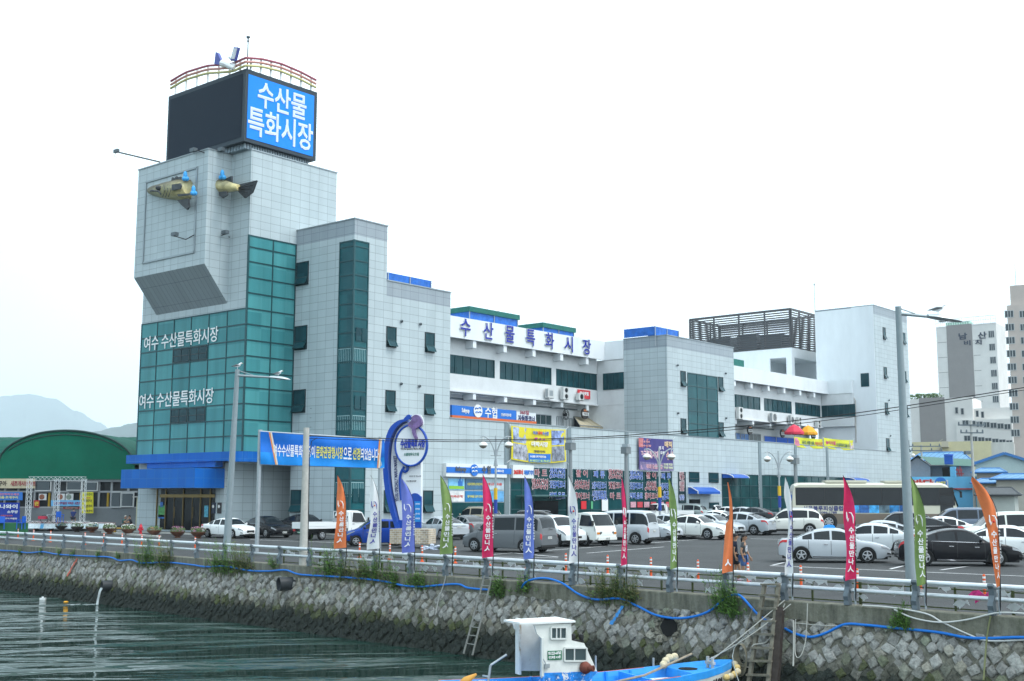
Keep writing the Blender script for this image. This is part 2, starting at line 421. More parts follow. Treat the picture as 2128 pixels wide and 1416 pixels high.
for r in range(rows_+1):
    cnt = int((S1-S0)/(a_*1.42))
    for k in range(cnt+1):
        cs = S0+(k+.5*(r % 2))*a_*1.42+rnd(-.11,.11); cv = r*a_*.71+.05+rnd(-.08,.08)
        if any(((cs-h[0])/h[2])**2+((cv-h[1])/h[3])**2 < 1 for h in HOLE): continue
        stone(cs, cv, a_*.69*rnd(.74,1.2), a_*.69*rnd(.78,1.2), 0)
st.cc = None
stm = attr_mat('quay_stone', .9, bump=.9, bscale=16, noise=.4)
st.build('stone_facing', stm, quay)
# broken hollow in the wall
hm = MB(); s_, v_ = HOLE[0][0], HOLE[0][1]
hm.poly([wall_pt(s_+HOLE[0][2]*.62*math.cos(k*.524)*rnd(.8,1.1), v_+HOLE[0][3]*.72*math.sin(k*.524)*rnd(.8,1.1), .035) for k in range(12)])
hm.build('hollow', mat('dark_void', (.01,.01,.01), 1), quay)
rb = MB()
for k in range(60):
    an = rnd(0,6.28); rr = rnd(.75,1.15); p = wall_pt(s_+HOLE[0][2]*math.cos(an)*rr, v_+HOLE[0][3]*math.sin(an)*rr, .04)
    rb.ball(p, rnd(.04,.13), rnd(.04,.1), rnd(.04,.1), 6, 4)
rb.build('broken_mortar', bkm, quay)
# painted marks on the stones
pm = MB()
def mark(px, py, w, h, mmat, nm):
    q = MB(); s = q_at(px, 0, -1.0)
    v0 = None
    for v in [i*.05 for i in range(60)]:
        if proj(wall_pt(s, v))[1] >= py: v0 = v; break
    v0 = v0 or 1
    for k in range(5):
        a = v0+h*(k/5-.5); q.poly([wall_pt(s+rnd(-.3,-.1)*w-(k-2)*w*.25, a, .13), wall_pt(s+rnd(.1,.3)*w-(k-2)*w*.25, a, .13), wall_pt(s+rnd(.1,.3)*w-(k-1.6)*w*.25, a+h/4.6, .13), wall_pt(s+rnd(-.3,-.1)*w-(k-1.6)*w*.25, a+h/4.6, .13)])
    q.build(nm, mmat, quay)
mark(158, 1180, .45, 1.0, mat('red_paint', (.5,.12,.08), .8, noise=.3), 'paint_streak')
mark(1290, 1280, .3, .6, mat('blue_paint', (.05,.25,.6), .8, noise=.3), 'paint_streak')
# hills far off on the left
def hill(name, pts, dep, mt, back, drop):
    g = MB(); prev = None; pts2 = []
    for (a, b) in zip(pts, pts[1:]):
        for k in range(8):
            u = k/8; pts2.append((a[0]+(b[0]-a[0])*u, a[1]+(b[1]-a[1])*(u*u*(3-2*u))+rnd(-.8,.8)))
    for (px, py) in pts2:
        top = atD(px, py, dep); d = Vector((top.x, top.y, 0)).normalized()
        h = top.z
        ring = [Vector((top.x,top.y,0))-d*h*2.2+UZ*(-8), Vector((top.x,top.y,0))-d*h*1.3+UZ*(h*.42+rnd(-.02,.02)*h), Vector((top.x,top.y,0))-d*h*.5+UZ*(h*.8+rnd(-.02,.02)*h), top, Vector((top.x,top.y,0))+d*h*1.5+UZ*(h*.4), Vector((top.x,top.y,0))+d*h*3-UZ*8]
        ring = [g.vert(p) for p in ring]
        if prev:
            for k in range(5): g.face((prev[k], ring[k], ring[k+1], prev[k+1]))
        prev = ring
    return struct(g.build(name, mt, smooth=180))
random.seed(5)
hillm = mat('far_wood', (.035,.065,.05), .95, noise=.5, nscale=.006)
hill('hills', [(-420,880),(-250,850),(-100,836),(0,824),(60,819),(110,828),(160,855),(205,878),(240,900),(330,930),(480,1034)], 7200, hillm, 0, 0)
hill('hills', [(20,1034),(90,960),(150,912),(200,897),(240,888),(275,880),(330,872),(420,890),(520,940),(600,1000)], 3900, mat('near_wood', (.03,.065,.055), .95, noise=.6, nscale=.02), 0, 0)
# the faint damp air that pales the hills
hz = MB(); hz.box(-700,-900,WATER-1.5, 6300,7900,760)
haze = hz.build('haze', bpy.data.materials.new('haze_air')); haze['kind'] = 'stuff'
hm_ = haze.data.materials[0]; hm_.use_nodes = True; t = hm_.node_tree; t.nodes.clear()
o_ = t.nodes.new('ShaderNodeOutputMaterial'); pv = t.nodes.new('ShaderNodeVolumePrincipled')
pv.inputs['Color'].default_value = (.8,.92,1,1); pv.inputs['Density'].default_value = .00018; pv.inputs['Anisotropy'].default_value = 0
t.links.new(pv.outputs[0], o_.inputs['Volume'])
# parking lines and the kerb of the forecourt
def line_on(name, a, b, w=.13):
    q = MB(); A = onG(*a); B = onG(*b); n = 10; d = (B-A); sd_ = Vector((-d.y, d.x, 0)).normalized()*w/2
    for k in range(n):
        p0 = A+d*(k/n); p1 = A+d*((k+1)/n)
        z = [Vector((p.x,p.y,gz(p.x,p.y)+.006)) for p in (p0-sd_, p1-sd_, p1+sd_, p0+sd_)]
        q.poly(z)
    o = q.build(name, linep); struct(o)
    for p in o.data.polygons:
        if p.normal.z < 0: p.flip()
for a, b in (((1600,1176),(2200,1201)),((960,1157),(1160,1160)),((1020,1153),(1500,1118)),((1640,1167),(1606,1175)),((1850,1183),(1925,1165)),((520,1122),(700,1128)),((660,1122),(700,1118)),((1160,1158),(1060,1149)),((1380,1137),(1220,1150)),((1560,1120),(1660,1122)),((1955,1185),(2080,1168))):
    line_on('parking_line', a, b)

for a, b in (((150,1101),(430,1113)),((215,1108),(330,1117)),((420,1100),(700,1112))):
    q = MB(); A = onG(*a); B = onG(*b); A.z += .05; B.z += .05; q.bar(A, B, .35, .13); struct(q.build('kerb', pale_concrete))
# ------------------------------------------------------------------ the market building
Xg, Yt, Xb, Yb, X4, X5, Yr, Yw, Yv = 57.3, 75.1, 62.1, 68.12, 106.85, 161.1, 76.08, 77.2, 78.5
XR2 = X5-.75; Yr2 = onX(1720,790,XR2).y; Yw2 = Yr2+1.1
TW, TH = .99, .635
tile = tile_mat('grey_panel', (.445,.51,.53), (.405,.468,.49), (.2,.235,.25), TW, TH, .03, .38)
tile_dark = tile_mat('dark_grey_panel', (.30,.345,.38), (.28,.325,.36), (.17,.19,.21), TW, TH, .03, .38)
tile_blue = tile_mat('blue_panel', (.004,.125,.48), (.003,.105,.42), (.03,.16,.42), 1.05, .74, .03, .4, spec=.15)
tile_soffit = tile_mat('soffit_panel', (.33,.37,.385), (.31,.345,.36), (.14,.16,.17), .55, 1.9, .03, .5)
stucco = mat('white_stucco', (.72,.75,.77), .8, noise=.06, nscale=.5, streak=.3, bump=.06, bscale=12)
stucco_in = mat('pale_stucco', (.64,.66,.67), .85, noise=.08, nscale=.6)
metal_cap = mat('cap_metal', (.3,.34,.36), .4, .5)
mull = mat('teal_mullion', (.02,.075,.085), .35, .3)
frame_dk = mat('dark_frame', (.012,.03,.035), .4)
def glass_mat(name, c1, c2, bw, bh, rough=.06):
    m = tile_mat(name, c1, c2, c1, bw, bh, 0, rough, noise=.16, spec=.14)
    return m
teal_glass = glass_mat('teal_glass', (.075,.285,.3), (.045,.21,.23), 2.35, 1.243, .12)
dk_glass = glass_mat('dark_teal_glass', (.012,.062,.075), (.007,.04,.052), 1.0, 1.4, .05)
shop_glass = glass_mat('shop_glass', (.012,.075,.08), (.006,.045,.05), 1.6, 1.45, .05)
steel = mat('galvanised_steel', (.36,.39,.41), .45, .6, noise=.1, nscale=8)
steel_dk = mat('grey_steel', (.13,.155,.17), .5, .4)
black = mat('black_plastic', (.012,.012,.013), .5)
chrome = mat('bright_metal', (.6,.6,.62), .2, 1)
MK = thing('market_building', 'long pale grey tiled market hall with tall corner tower, teal glass and blue entrance canopy', 'building', (Xb, Yb, .3))
B_ = MB()                                                      # tiled walls
B_.box(Xg+.02,Yt+.02,6.4, 66.3,89.5,17.66, skip='b'); B_.box(Xg,Yt,17.66, 66.3,89.5,30.4)      # tower (its glass is set on the lower faces)
B_.box(Xg+.3,77.6,0, 66.3,89.5,6.4)                            # ground floor block under the tower
B_.box(Xb,Yb,0, 65.65,Yt+.01,23.35); B_.box(65.65,Yb,0, 73.15,90,18.96)
B_.box(X4,Yb,9.55, 121,73.66,18.9); B_.box(X5,Yb,9.55, 173.2,77.05,28.9)
B_.box(73.15,Yb,5.72, X5,Yb+.4,9.55); B_.box(X5,Yb,0, 173.2,86,9.55)
B_.box(110.6,Yb,0, 115.4,Yb+.3,5.72)                            # solid bay between the shop fronts
tw = B_.build('tiled_wall', tile, MK)
for a_ in ((Xb,Yb,23.35, 65.65,Yt+.01,24.62),(65.65,Yb,18.96, 73.15,90,20.2),(X4,Yb,18.9, 121,73.66,20.12),(X5,Yb,28.9, 173.2,77.05,30.15)): D_ = MB(); D_.box(*a_); D_.build('parapet_band', tile_dark, MK)
C_ = MB()                                                      # metal copings
def cope(x0,y0,x1,y1,z): C_.box(x0-.06,y0-.06,z, x1+.06,y1+.06,z+.09)
cope(Xg,Yt,66.3,89.5,30.4); cope(Xb,Yb,65.65,Yt,24.62); cope(65.7,Yb,73.15,90,20.2); cope(X4,Yb,121,73.66,20.12); cope(X5,Yb,173.2,77.05,30.15); cope(73.2,Yb,X4+60,Yb+.34,9.55)
C_.build('coping', metal_cap, MK)
# hollow cube leaning out of the tower
cu = MB(); xf = 55.0; y0, y1 = 77.6, 87.4
for pts in ([(xf,y0,21.15),(xf,y0,30.4),(xf,y1,30.4),(xf,y1,21.15)], [(xf,y0,21.15),(Xg,y0,18.28),(Xg,y0,30.4),(xf,y0,30.4)], [(xf,y1,30.4),(Xg,y1,30.4),(Xg,y1,18.28),(xf,y1,21.15)], [(xf,y0,30.4),(Xg,y0,30.4),(Xg,y1,30.4),(xf,y1,30.4)]):
    cu.poly(pts)
cub = cu.build('projecting_cube', tile, MK)
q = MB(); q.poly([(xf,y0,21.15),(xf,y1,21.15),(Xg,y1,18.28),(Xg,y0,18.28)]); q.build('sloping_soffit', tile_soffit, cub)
q = MB(); q.box(xf-.06,y0-.06,30.4,Xg-.06,y1+.06,30.49); q.build('coping', metal_cap, cub)
q = MB(); ya, yb_ = onX(409,400,xf).y, onX(302,450,xf).y
za, zb = onX(409,347.3,xf).z, onX(407,525.3,xf).z
for (a, b, c, d) in ((ya,yb_,za,za-.14),(ya,yb_,zb+.14,zb)): q.box(xf-.09,a,d, xf-.005,b,c)
for yy in (ya, yb_): q.box(xf-.09,yy-.07,zb, xf-.005,yy+.07,za)
q.build('picture_frame', metal_cap, cub)
# curtain glass round the tower corner
def wall_grid(name, pl, a0, a1, z0, z1, cols, rows, gm, par=MK, fr=.09, dep=.07, pane_in=.0, inner=True):
    """glass with a grid of bars; pl ('x', X) faces -X, ('y', Y) faces -Y"""
    k, c = pl; q = MB()
    P = (lambda a, z, o: (c-o, a, z)) if k == 'x' else (lambda a, z, o: (a, c-o, z))
    q.poly([P(a0,z0,.02), P(a1,z0,.02), P(a1,z1,.02), P(a0,z1,.02)] if k == 'y' else [P(a1,z0,.02), P(a0,z0,.02), P(a0,z1,.02), P(a1,z1,.02)])
    go = q.build(name, gm, par)
    q = MB()
    for a in cols:
        p, r = P(a-fr/2,z0,0), P(a+fr/2,z1,dep); q.box(min(p[0],r[0]),min(p[1],r[1]),z0,max(p[0],r[0]),max(p[1],r[1]),z1)
    for z in rows:
        p, r = P(a0,z-fr/2,0), P(a1,z+fr/2,dep-.004); q.box(min(p[0],r[0]),min(p[1],r[1]),p[2],max(p[0],r[0]),max(p[1],r[1]),r[2])
    q.build('mullions', mull, go)
    return go
DZ = 1.243
zr = [6.46+DZ*i for i in range(10)]
lg = wall_grid('curtain_glass', ('x', Xg), Yt, 89.5, 6.46, 17.6, [Yt+2.4*i for i in range(1,6)]+[89.46], zr, teal_glass)
wall_grid('curtain_glass', ('y', Yt), Xg, Xb-.02, 6.46, 23.5, [(Xg+Xb)/2, Xb-.07], [6.46+DZ*i for i in range(13)]+[22.55, 23.46], teal_glass)
q = MB(); q.box(Xg-.11,Yt-.11,6.46, Xg+.02,Yt+.02,23.5); q.build('corner_mullion', mull, MK)
for zz in (zr[5], zr[1]):
    for (a, b) in ((2,3),(3,4)):
        ya, yb_ = Yt+2.4*a+.1, Yt+2.4*b-.1; ow = MB(); ow2 = MB()
        ow.box(Xg-.075,ya,zz+DZ+.1,Xg-.05,yb_,zz+2*DZ-.1)
        ym = (ya+yb_)/2
        for yy in (ya, ym, yb_): ow2.box(Xg-.1,yy-.04,zz+DZ+.08,Xg-.076,yy+.04,zz+2*DZ-.08)
        for z_ in (zz+DZ+.06, zz+2*DZ-.12, zz+1.45*DZ): ow2.box(Xg-.1,ya,z_,Xg-.078,yb_,z_+.06)
        ow.build('sliding_sash', dk_glass, lg); ow2.build('sash_frame', frame_dk, lg)
wl = mat('white_letter', (.85,.85,.85), .5)
for zz, (pl, pr) in ((onX(370,706,Xg).z,(302,455)),(onX(365,829,Xg).z,(297,450))):
    q = MB(); yl, yr_ = onX(pl,706,Xg).y, onX(pr,706,Xg).y
    letters(q, '여수 수산물특화시장', (Xg-.09,(yl+yr_)/2,zz), NY, UZ, yl-yr_, 1.24, .02, bold=.008); q.build('lettering', wl, lg)
# blue canopy
q = MB(); q.box(56.6,77.5,5.3, 57.29,86.8,5.75); 
q.box(56.4,75.6,5.75, 57.29,89.6,6.46)
cv = [(56.4,75.6)]+[(56.4+.9*(1-math.cos(a)), 75.6-1.2*math.sin(a)) for a in (.4,.8,1.2,1.57)]+[(Xb,74.4),(Xb,75.1),(57.3,75.6)]
q.prism([(x,y,5.68) for x, y in cv][::-1], (0,0,.78))
q.box(54.8,77.6,3.68, Xg+.28,87.7,5.2)
ub = q.build('blue_canopy', tile_blue, MK)
q = MB(); q.poly([(54.82,77.62,3.67),(Xg+.3,77.62,3.67),(Xg+.3,87.68,3.67),(54.82,87.68,3.67)][::-1]); q.build('canopy_soffit', mat('soffit_white', (.5,.52,.53), .6), ub)
q = MB(); q.poly([(Xg,75.1,5.66),(Xb,75.1,5.66),(Xb,77.6,5.66),(Xg,77.6,5.66)][::-1]); q.poly([(Xg,77.6,6.39),(66,77.6,6.39),(66,89.4,6.39),(Xg,89.4,6.39)]); q.build('overhang_soffit', stucco_in, MK)
# gold framed entrance doors
xe = Xg+.28; gold = mat('gold_frame', (.2,.135,.045), .35, .8); dark_in = mat('dark_interior', (.005,.006,.008), .2, spec=.12)
ent = MB(); ent.poly([(xe-.02,86.1,.35),(xe-.02,78.7,.35),(xe-.02,78.7,3.68),(xe-.02,86.1,3.68)]); eo = ent.build('entrance', dark_in, MK)
q = MB()
for px in (327,345.5,382,418,438):
    yy = onX(px,1060,xe).y; q.box(xe-.12,yy-.045,.35,xe-.02,yy+.045,3.68)
q.box(xe-.11,78.7,2.95,xe-.03,86.1,3.2)
q.build('door_frame', gold, eo)
q = MB()
for a, b in ((362,0),(400,0)):
    yy = onX(a,1060,xe).y; q.box(xe-.06,yy-.02,.4,xe-.03,yy+.02,2.95)
    q.box(xe-.1,yy-.2,1.3,xe-.07,yy-.16,2.2)
q.build('door_leaf_edge', gold, eo)
for px, py, w, h, c in ((336,1049,.4,.42,(.05,.2,.6)),(336,1063,.95,.95,(.08,.32,.1)),(336,1074,.95,.3,(.04,.2,.6)),(428.5,1063,.5,.9,(.1,.4,.55))):
    q = MB(); panel(q, onX(px,py,xe-.05), NY, UZ, w, h, .02); q.build('door_poster', mat('poster_%d%d' % (px,py), c, .6, noise=.5, nscale=6), eo)
for px, c in ((444,(.01,.02,.05)),(456,(.02,.015,.015))):
    q = MB(); P = onX(px,1056,xe); panel(q, P+Vector((0,0,0)), NY, UZ, .5, .85, .06); so_ = q.build('wall_plaque', mat('plaque_%d' % px, c, .4), MK)
    q = MB(); q.lathe([(0,0),(.13,0),(.13,.01),(0,.011)], P+Vector((-.05,0,.12)), 12, axis=(-1,0,0)); q.build('plaque_sign', wl, so_)
# opening windows of the tiled walls
def awning_win(k, c, a0, a1, z0, z1, par=MK, open_=True):
    P = (lambda a, z, o: Vector((c-o, a, z))) if k == 'x' else (lambda a, z, o: Vector((a, c-o, z)))
    w_ = MB(); w_.poly([P(a0,z0,.03),P(a1,z0,.03),P(a1,z1,.03),P(a0,z1,.03)][::(1 if k == 'y' else -1)]); wo_ = w_.build('window', dk_glass, par)
    f = MB(); t = .07
    def bx(b0,b1,y0_,y1_,d):
        p, r = P(b0,y0_,0), P(b1,y1_,d); f.box(min(p.x,r.x),min(p.y,r.y),y0_,max(p.x,r.x),max(p.y,r.y),y1_)
    bx(a0-t,a0,z0-t,z1+t,.07); bx(a1,a1+t,z0-t,z1+t,.07); bx(a0,a1,z1,z1+t,.066); bx(a0,a1,z0-t,z0,.066)
    zm = z0+(z1-z0)*.34; bx(a0,a1,zm-.03,zm+.03,.066)
    f.build('frame', frame_dk, wo_)
    if open_:
        s = MB(); o = .26; h = zm-z0-.04
        p0, p1 = P(a0+.03,zm-.03,.07), P(a1-.03,zm-.03,.07); q0, q1 = P(a0+.03,z0+.03,.07+o), P(a1-.03,z0+.03,.07+o)
        s.poly([q0,q1,p1,p0][::(1 if k == 'y' else -1)]); sash = s.build('open_sash', dk_glass, wo_)
        e = MB(); nn = P(0,0,.03)-P(0,0,0)
        for a_2, b_2 in ((p0,q0),(p1,q1),(q0,q1),(p0,p1)): e.bar(a_2,b_2,.07,.05)
        e.build('sash_frame', mull, sash)
for z0, z1 in ((20.07,21.87),(14.82,16.63),(9.73,11.46),(1.84,3.5)): awning_win('x', Xb, 73.55, 74.9, z0, z1)
for a0, a1 in ((65.75,66.7),(70.15,71.15)):
    for z0, z1 in ((14.92,16.46),(9.74,11.35),(1.82,3.48)): awning_win('y', Yb, a0, a1, z0, z1)
# glazed stair bay on the corner of the middle block
zs = [.9+1.135*i for i in range(20)]
stair_glass = glass_mat('stair_glass', (.012,.1,.115), (.007,.07,.085), 1.6, 1.7, .1)
g1 = wall_grid('stair_glass', ('x', Xb-.01), Yb, 69.78, .9, 22.95, [69.74], [z for z in zs if z < 22.9]+[22.9], stair_glass)
g2 = wall_grid('stair_glass', ('y', Yb-.01), Xb, 63.62, .9, 22.95, [63.58], [z for z in zs if z < 22.9]+[22.9], stair_glass)
q = MB(); q.box(Xb-.1,Yb-.1,.9,Xb+.05,Yb+.05,22.95); q.build('corner_mullion', mull, MK)
rl = mat('pale_rail', (.25,.4,.42), .5); q = MB()
for zb_ in (13.3, 8.1, 3.0):
    for k in range(8):
        q.box(Xb-.045,Yb+.15+k*.2,zb_,Xb-.035,Yb+.19+k*.2,zb_+1.1); q.box(Xb+.12+k*.18,Yb-.045,zb_,Xb+.155+k*.18,Yb-.035,zb_+1.1)
    q.box(Xb-.045,Yb+.1,zb_+1.08,Xb-.034,69.7,zb_+1.14); q.box(Xb+.1,Yb-.045,zb_+1.08,63.5,Yb-.034,zb_+1.14)
q.build('stair_railing', rl, MK)
for zb_ in (15.0,9.7,2.6):
    sw = MB()
    sw.box(Xb+.25,Yb-.1,zb_,Xb+.8,Yb-.07,zb_+1.05); sw.box(Xb+.9,Yb-.1,zb_,Xb+1.4,Yb-.07,zb_+1.05); sw.build('stair_window', dk_glass, MK)
# glazed panel of the far stair block
za, zb = onY(1428,775,Yb).z, onY(1425,905,Yb).z
x0, x1 = onY(1428.5,800,Yb).x, onY(1490.5,800,Yb).x
wall_grid('stair_glass', ('y', Yb), x0, x1, zb, za, [x0+.04, x0+(x1-x0)*.31, x0+(x1-x0)*.64, x1-.04], [zb+(za-zb)*k/5 for k in (0,1,2,3,4,5)], stair_glass)
for pl, pr, pt, pb in ((1414.5,1424,772,803.5),(1493,1502,784.5,814),(1415,1425,871,902),(1494,1503,879,908)):
    a, b = onY(pl,pt,Yb), onY(pr,pb,Yb); awning_win('y', Yb, a.x, b.x, b.z, a.z)
for pl, pr, pt, pb in ((1834.5,1840,681,706),(1875,1881,692,716),(1836.5,1842.5,763.5,787),(1877,1883,772,796),(1839,1845,838,862),(1880,1886,845,868),(1841.5,1848,912,938),(1882,1889,916,940)):
    a, b = onY(pl,pt,Yb), onY(pr,pb,Yb); awning_win('y', Yb, a.x, b.x, b.z, a.z)
# white floors set back behind the terrace
WH = MB()
pb1 = 18.02
WH.box(73.15,Yr,pb1, X4,Yr+.2,20.05); WH.box(X4-.12,73.66,pb1, X4+.2,Yr,20.05)
WH.box(73.15,Yr+.2,19.3, X4+.2,95,19.6)                         # roof
zt2, zb2 = onY(1525.4,759.8,Yr2).z, onY(1525.4,790,Yr2).z
WH.box(121,Yr2,zb2, XR2+.2,Yr2+.2,zt2); WH.box(XR2,71.4,zb2, XR2+.25,Yr2,zt2); WH.box(121,Yr2+.2,19.3, X5,95,19.6); WH.box(XR2+.25,71.4,zb2, X5-.15,71.6,zt2)
WH.build('roof_parapet', stucco, MK)
wz = lambda px, py: onY(px,py,Yw).z
wz2 = lambda px, py: onY(px,py,Yw2).z
W2 = MB()
zw1, zw0 = wz(936,736.5), wz(936,776)
def band_wall(mb, xa, xb, y, ztop, z1, z0, zbot, spans, ret=None):
    """wall with the window openings left out"""
    mb.box(xa,y,z1,xb,y+.2,ztop); mb.box(xa,y,zbot,xb,y+.2,z0)
    cur = xa
    for a, b in spans:
        if a > cur: mb.box(cur,y,z0,a,y+.2,z1)
        cur = b
    if cur < xb: mb.box(cur,y,z0,xb,y+.2,z1)
sp1 = [(onY(a,760,Yw).x, onY(b,760,Yw).x) for a, b in ((930,1028.5),(1038.6,1146.2),(1155.4,1250.5))]
zbl = wz(935.2,810.2)
band_wall(W2, 73.15, X4-.13, Yw, 19.3, zw1, zw0, zbl, sp1)
sp2 = [(onY(a,840,Yw2).x, onY(b,850,Yw2).x) for a, b in ((1518,1580.5),(1587.5,1645.5),(1652,1705))]
zx1, zx0 = wz2(1600,829), wz2(1580,853); zbl2 = wz2(1525,869)
band_wall(W2, 121, XR2, Yw2, 19.3, zx1, zx0, zbl2, sp2)
W2.box(73.15,Yw-.18,zbl-.14, X4-.13,Yw+.3,zbl); W2.box(121,Yw2-.18,zbl2-.14, XR2,Yw2+.3,zbl2)
W2.box(73.15,Yv,8.5, X4,Yv+.2,zbl-.15); W2.box(121,Yv,8.5, X5,Yv+.2,zbl2-.15)
W2.box(73.15,Yw+.2,zbl-.14, X4,Yv,zbl-.02); W2.box(121,Yw2+.2,zbl2-.14, X5,Yv,zbl2-.02)
W2.box(X4-.02,73.66,8.5, X4+.2,Yv,pb1); W2.box(X4-.05,73.66,zbl-.12, X4+.1,Yw,zbl)
 
W2.build('terrace_wall', stucco_in, MK)
q = MB(); q.box(X5-.14,Yb+.05,9.56, X5-.003,Yb+3.3,30.1); q.box(X5-.14,Yb+3.3,9.56, X5-.003,77.05,30.0); q.build('white_side_wall', stucco, MK)
def strip_windows(sp, z0, z1, y, nn):
    for (a, b), n in zip(sp, nn):
        g = MB(); g.poly([(a,y+.1,z0),(b,y+.1,z0),(b,y+.1,z1),(a,y+.1,z1)]); go = g.build('window', dk_glass, MK)
        f = MB(); t = .07
        for k in range(n+1):
            x = a+(b-a)*k/n; f.box(x-t/2 if 0 < k < n else (x if k == 0 else x-t),y+.03,z0,(x+t/2) if 0 < k < n else (x+t if k == 0 else x),y+.095,z1)
        f.box(a,y+.03,z0,b,y+.09,z0+t); f.box(a,y+.03,z1-t,b,y+.09,z1)
        f.build('frame', mull, go)
strip_windows(sp1, zw0, zw1, Yw, (6,8,8)); strip_windows(sp2, zx0, zx1, Yw2, (5,6,6))
for px0, px1, xx, n, z0, z1 in ((1254,1296,X4-.06,4,zw0,zw1),):
    ya, yb_ = onX(px0,795,xx).y, onX(px1,795,xx).y
    wall_grid('window', ('x', xx), yb_, ya, z0, z1, [yb_+(ya-yb_)*k/n for k in range(n+1)], [z0+.03,z1-.03], dk_glass, fr=.07, dep=.05)
xx = XR2+.06; ya, yb_ = onX(1708,850,xx).y, onX(1777,850,xx).y
wall_grid('window', ('x', xx), yb_, min(ya,Yw2), zx0, zx1, [yb_+(ya-yb_)*k/6 for k in range(7)], [zx0+.03,zx1-.03], dk_glass, fr=.07, dep=.05)
q = MB(); q.box(xx+.03,71.4,zbl2, X5-.15,Yw2,zx0); q.box(xx+.03,71.4,zx1, X5-.15,Yw2,zb2); q.box(xx+.05,71.4,zx0, X5-.15,71.5,zx1); q.build('bay_wall', stucco_in, MK)
# beam ends under the parapet and the sill band
for px, py in ((986,711.5),(1049.5,721.5),(1109.5,730.5),(1167,739.5),(1220,748)):
    q = MB(); x = onY(px,py,Yr+.15).x; q.box(x-.24,Yr+.12,17.3,x+.24,Yw,18.0); q.build('beam_end', stucco, MK)
for px, py in ((984.6,821),(1049.5,827),(1109.5,833),(1166.6,838),(1220,845)):
    q = MB(); x = onY(px,py,Yw).x; z = onY(px,py,Yw).z; q.box(x-.22,Yw-.1,z-.45,x+.22,Yv,zbl-.16); q.build('beam_end', stucco, MK)
for px in (1527,1562,1597.5,1630,1663,1692):
    q = MB(); x = onY(px,815,Yr2+.15).x; q.box(x-.26,Yr2+.12,zb2-.72,x+.26,Yw2,zb2-.01); q.build('beam_end', stucco, MK)
for px in (1528,1564,1600,1640,1660):
    q = MB(); x = onY(px,880,Yw2).x; q.box(x-.24,Yw2-.1,zbl2-.75,x+.24,Yv,zbl2-.16); q.build('beam_end', stucco, MK)
# big blue letters standing on the parapet, each a part
bl = mat('letter_blue', (.012,.02,.3), .35); lw = mat('letter_edge', (.55,.58,.6), .5)
for ch, px, py in zip('수산물특화시장', (966,1013.5,1058,1101,1141,1180.5,1218), (681,688,695,702,708.5,715.5,721.5)):
    q = MB(); P = onY(px,py,Yr-.03)
    letters(q, ch, P, UX, UZ, 1.5, 1.75, .1, 1, bold=.014); letters(q, ch, P+Vector((0,-.1,0)), UX, UZ, 1.4, 1.66, .03, 0, bold=.012)
    q.build('parapet_letter', [bl, lw], MK)
# rooftop box, louvred plant screen and the white penthouse
zt, zb_ = None, None
P0 = onX(1642.4,643.6,140.0)
PX = onY(1642.4,643.6,80.5).x; ph = MB()                        # the near corner of the screen
XL = PX; YL = 80.5; zs1 = onY(1642.4,643.6,YL).z; zs0 = onX(1641,722,XL).z
xr_ = onY(1700.6,659.2,YL).x; yl_ = onX(1432.3,665.9,XL).y
zf = onX(1644,742,XL).z
ph.box(XL,YL,zs0-1.45, xr_+.3,yl_,zs0-.05); ph.box(XL,YL,19.2,XL+.9,YL+.9,zs0-1.45); ph.box(XL,YL+3.6,19.2,XL+.3,yl_,zs0-1.45); ph.box(XL+.9,YL+5.5,19.2,xr_+.2,YL+5.8,zs0-1.45); ph.box(xr_-.2,YL,19.2,xr_+.3,YL+5.5,zs0-1.45)
ph.build('penthouse', stucco, MK)
lv = MB(); nl = 17; scrm = mat('louvre_metal', (.085,.085,.09), .45, .3)
for k in range(nl):
    z = zs0+.08+(zs1-zs0-.1)*k/(nl-1)
    lv.box(XL-.05,YL,z-.095,XL+.03,yl_,z+.095); lv.box(XL,YL-.05,z-.095,xr_,YL+.03,z+.095)
    lv.box(xr_-.03,YL,z-.095,xr_+.05,yl_,z+.095); lv.box(XL,yl_-.03,z-.095,xr_,yl_+.05,z+.095)
louv = lv.build('louvre_screen', scrm, MK)
fr_ = MB()
for k in range(5):
    y = YL+(yl_-YL)*k/4; fr_.box(XL+.04,y-.1,zs0,XL+.24,y+.1,zs1+.1); fr_.box(xr_-.24,y-.1,zs0,xr_-.04,y+.1,zs1+.1)
for k in range(4):
    x = XL+(xr_-XL)*k/3; fr_.box(x-.1,YL+.04,zs0,x+.1,YL+.24,zs1+.1); fr_.box(x-.1,yl_-.24,zs0,x+.1,yl_-.04,zs1+.1)
fr_.box(XL-.02,YL-.02,zs1+.1,xr_+.02,YL+.2,zs1+.25); fr_.box(XL-.02,YL+.2,zs1+.1,XL+.2,yl_,zs1+.25); fr_.box(xr_-.2,YL+.2,zs1+.1,xr_+.02,yl_,zs1+.25); fr_.box(XL+.2,yl_-.2,zs1+.1,xr_-.2,yl_,zs1+.25)
fr_.build('screen_frame', scrm, louv)
for a, b, h in ((.12,.32,2.3),(.36,.55,2.6),(.62,.85,2.5)):
    q = MB(); q.box(XL+1,YL+(yl_-YL)*a,zs0,XL+4.5,YL+(yl_-YL)*b,zs0+h); q.build('cooling_unit', mat('plant_grey', (.1,.12,.14), .6), louv)
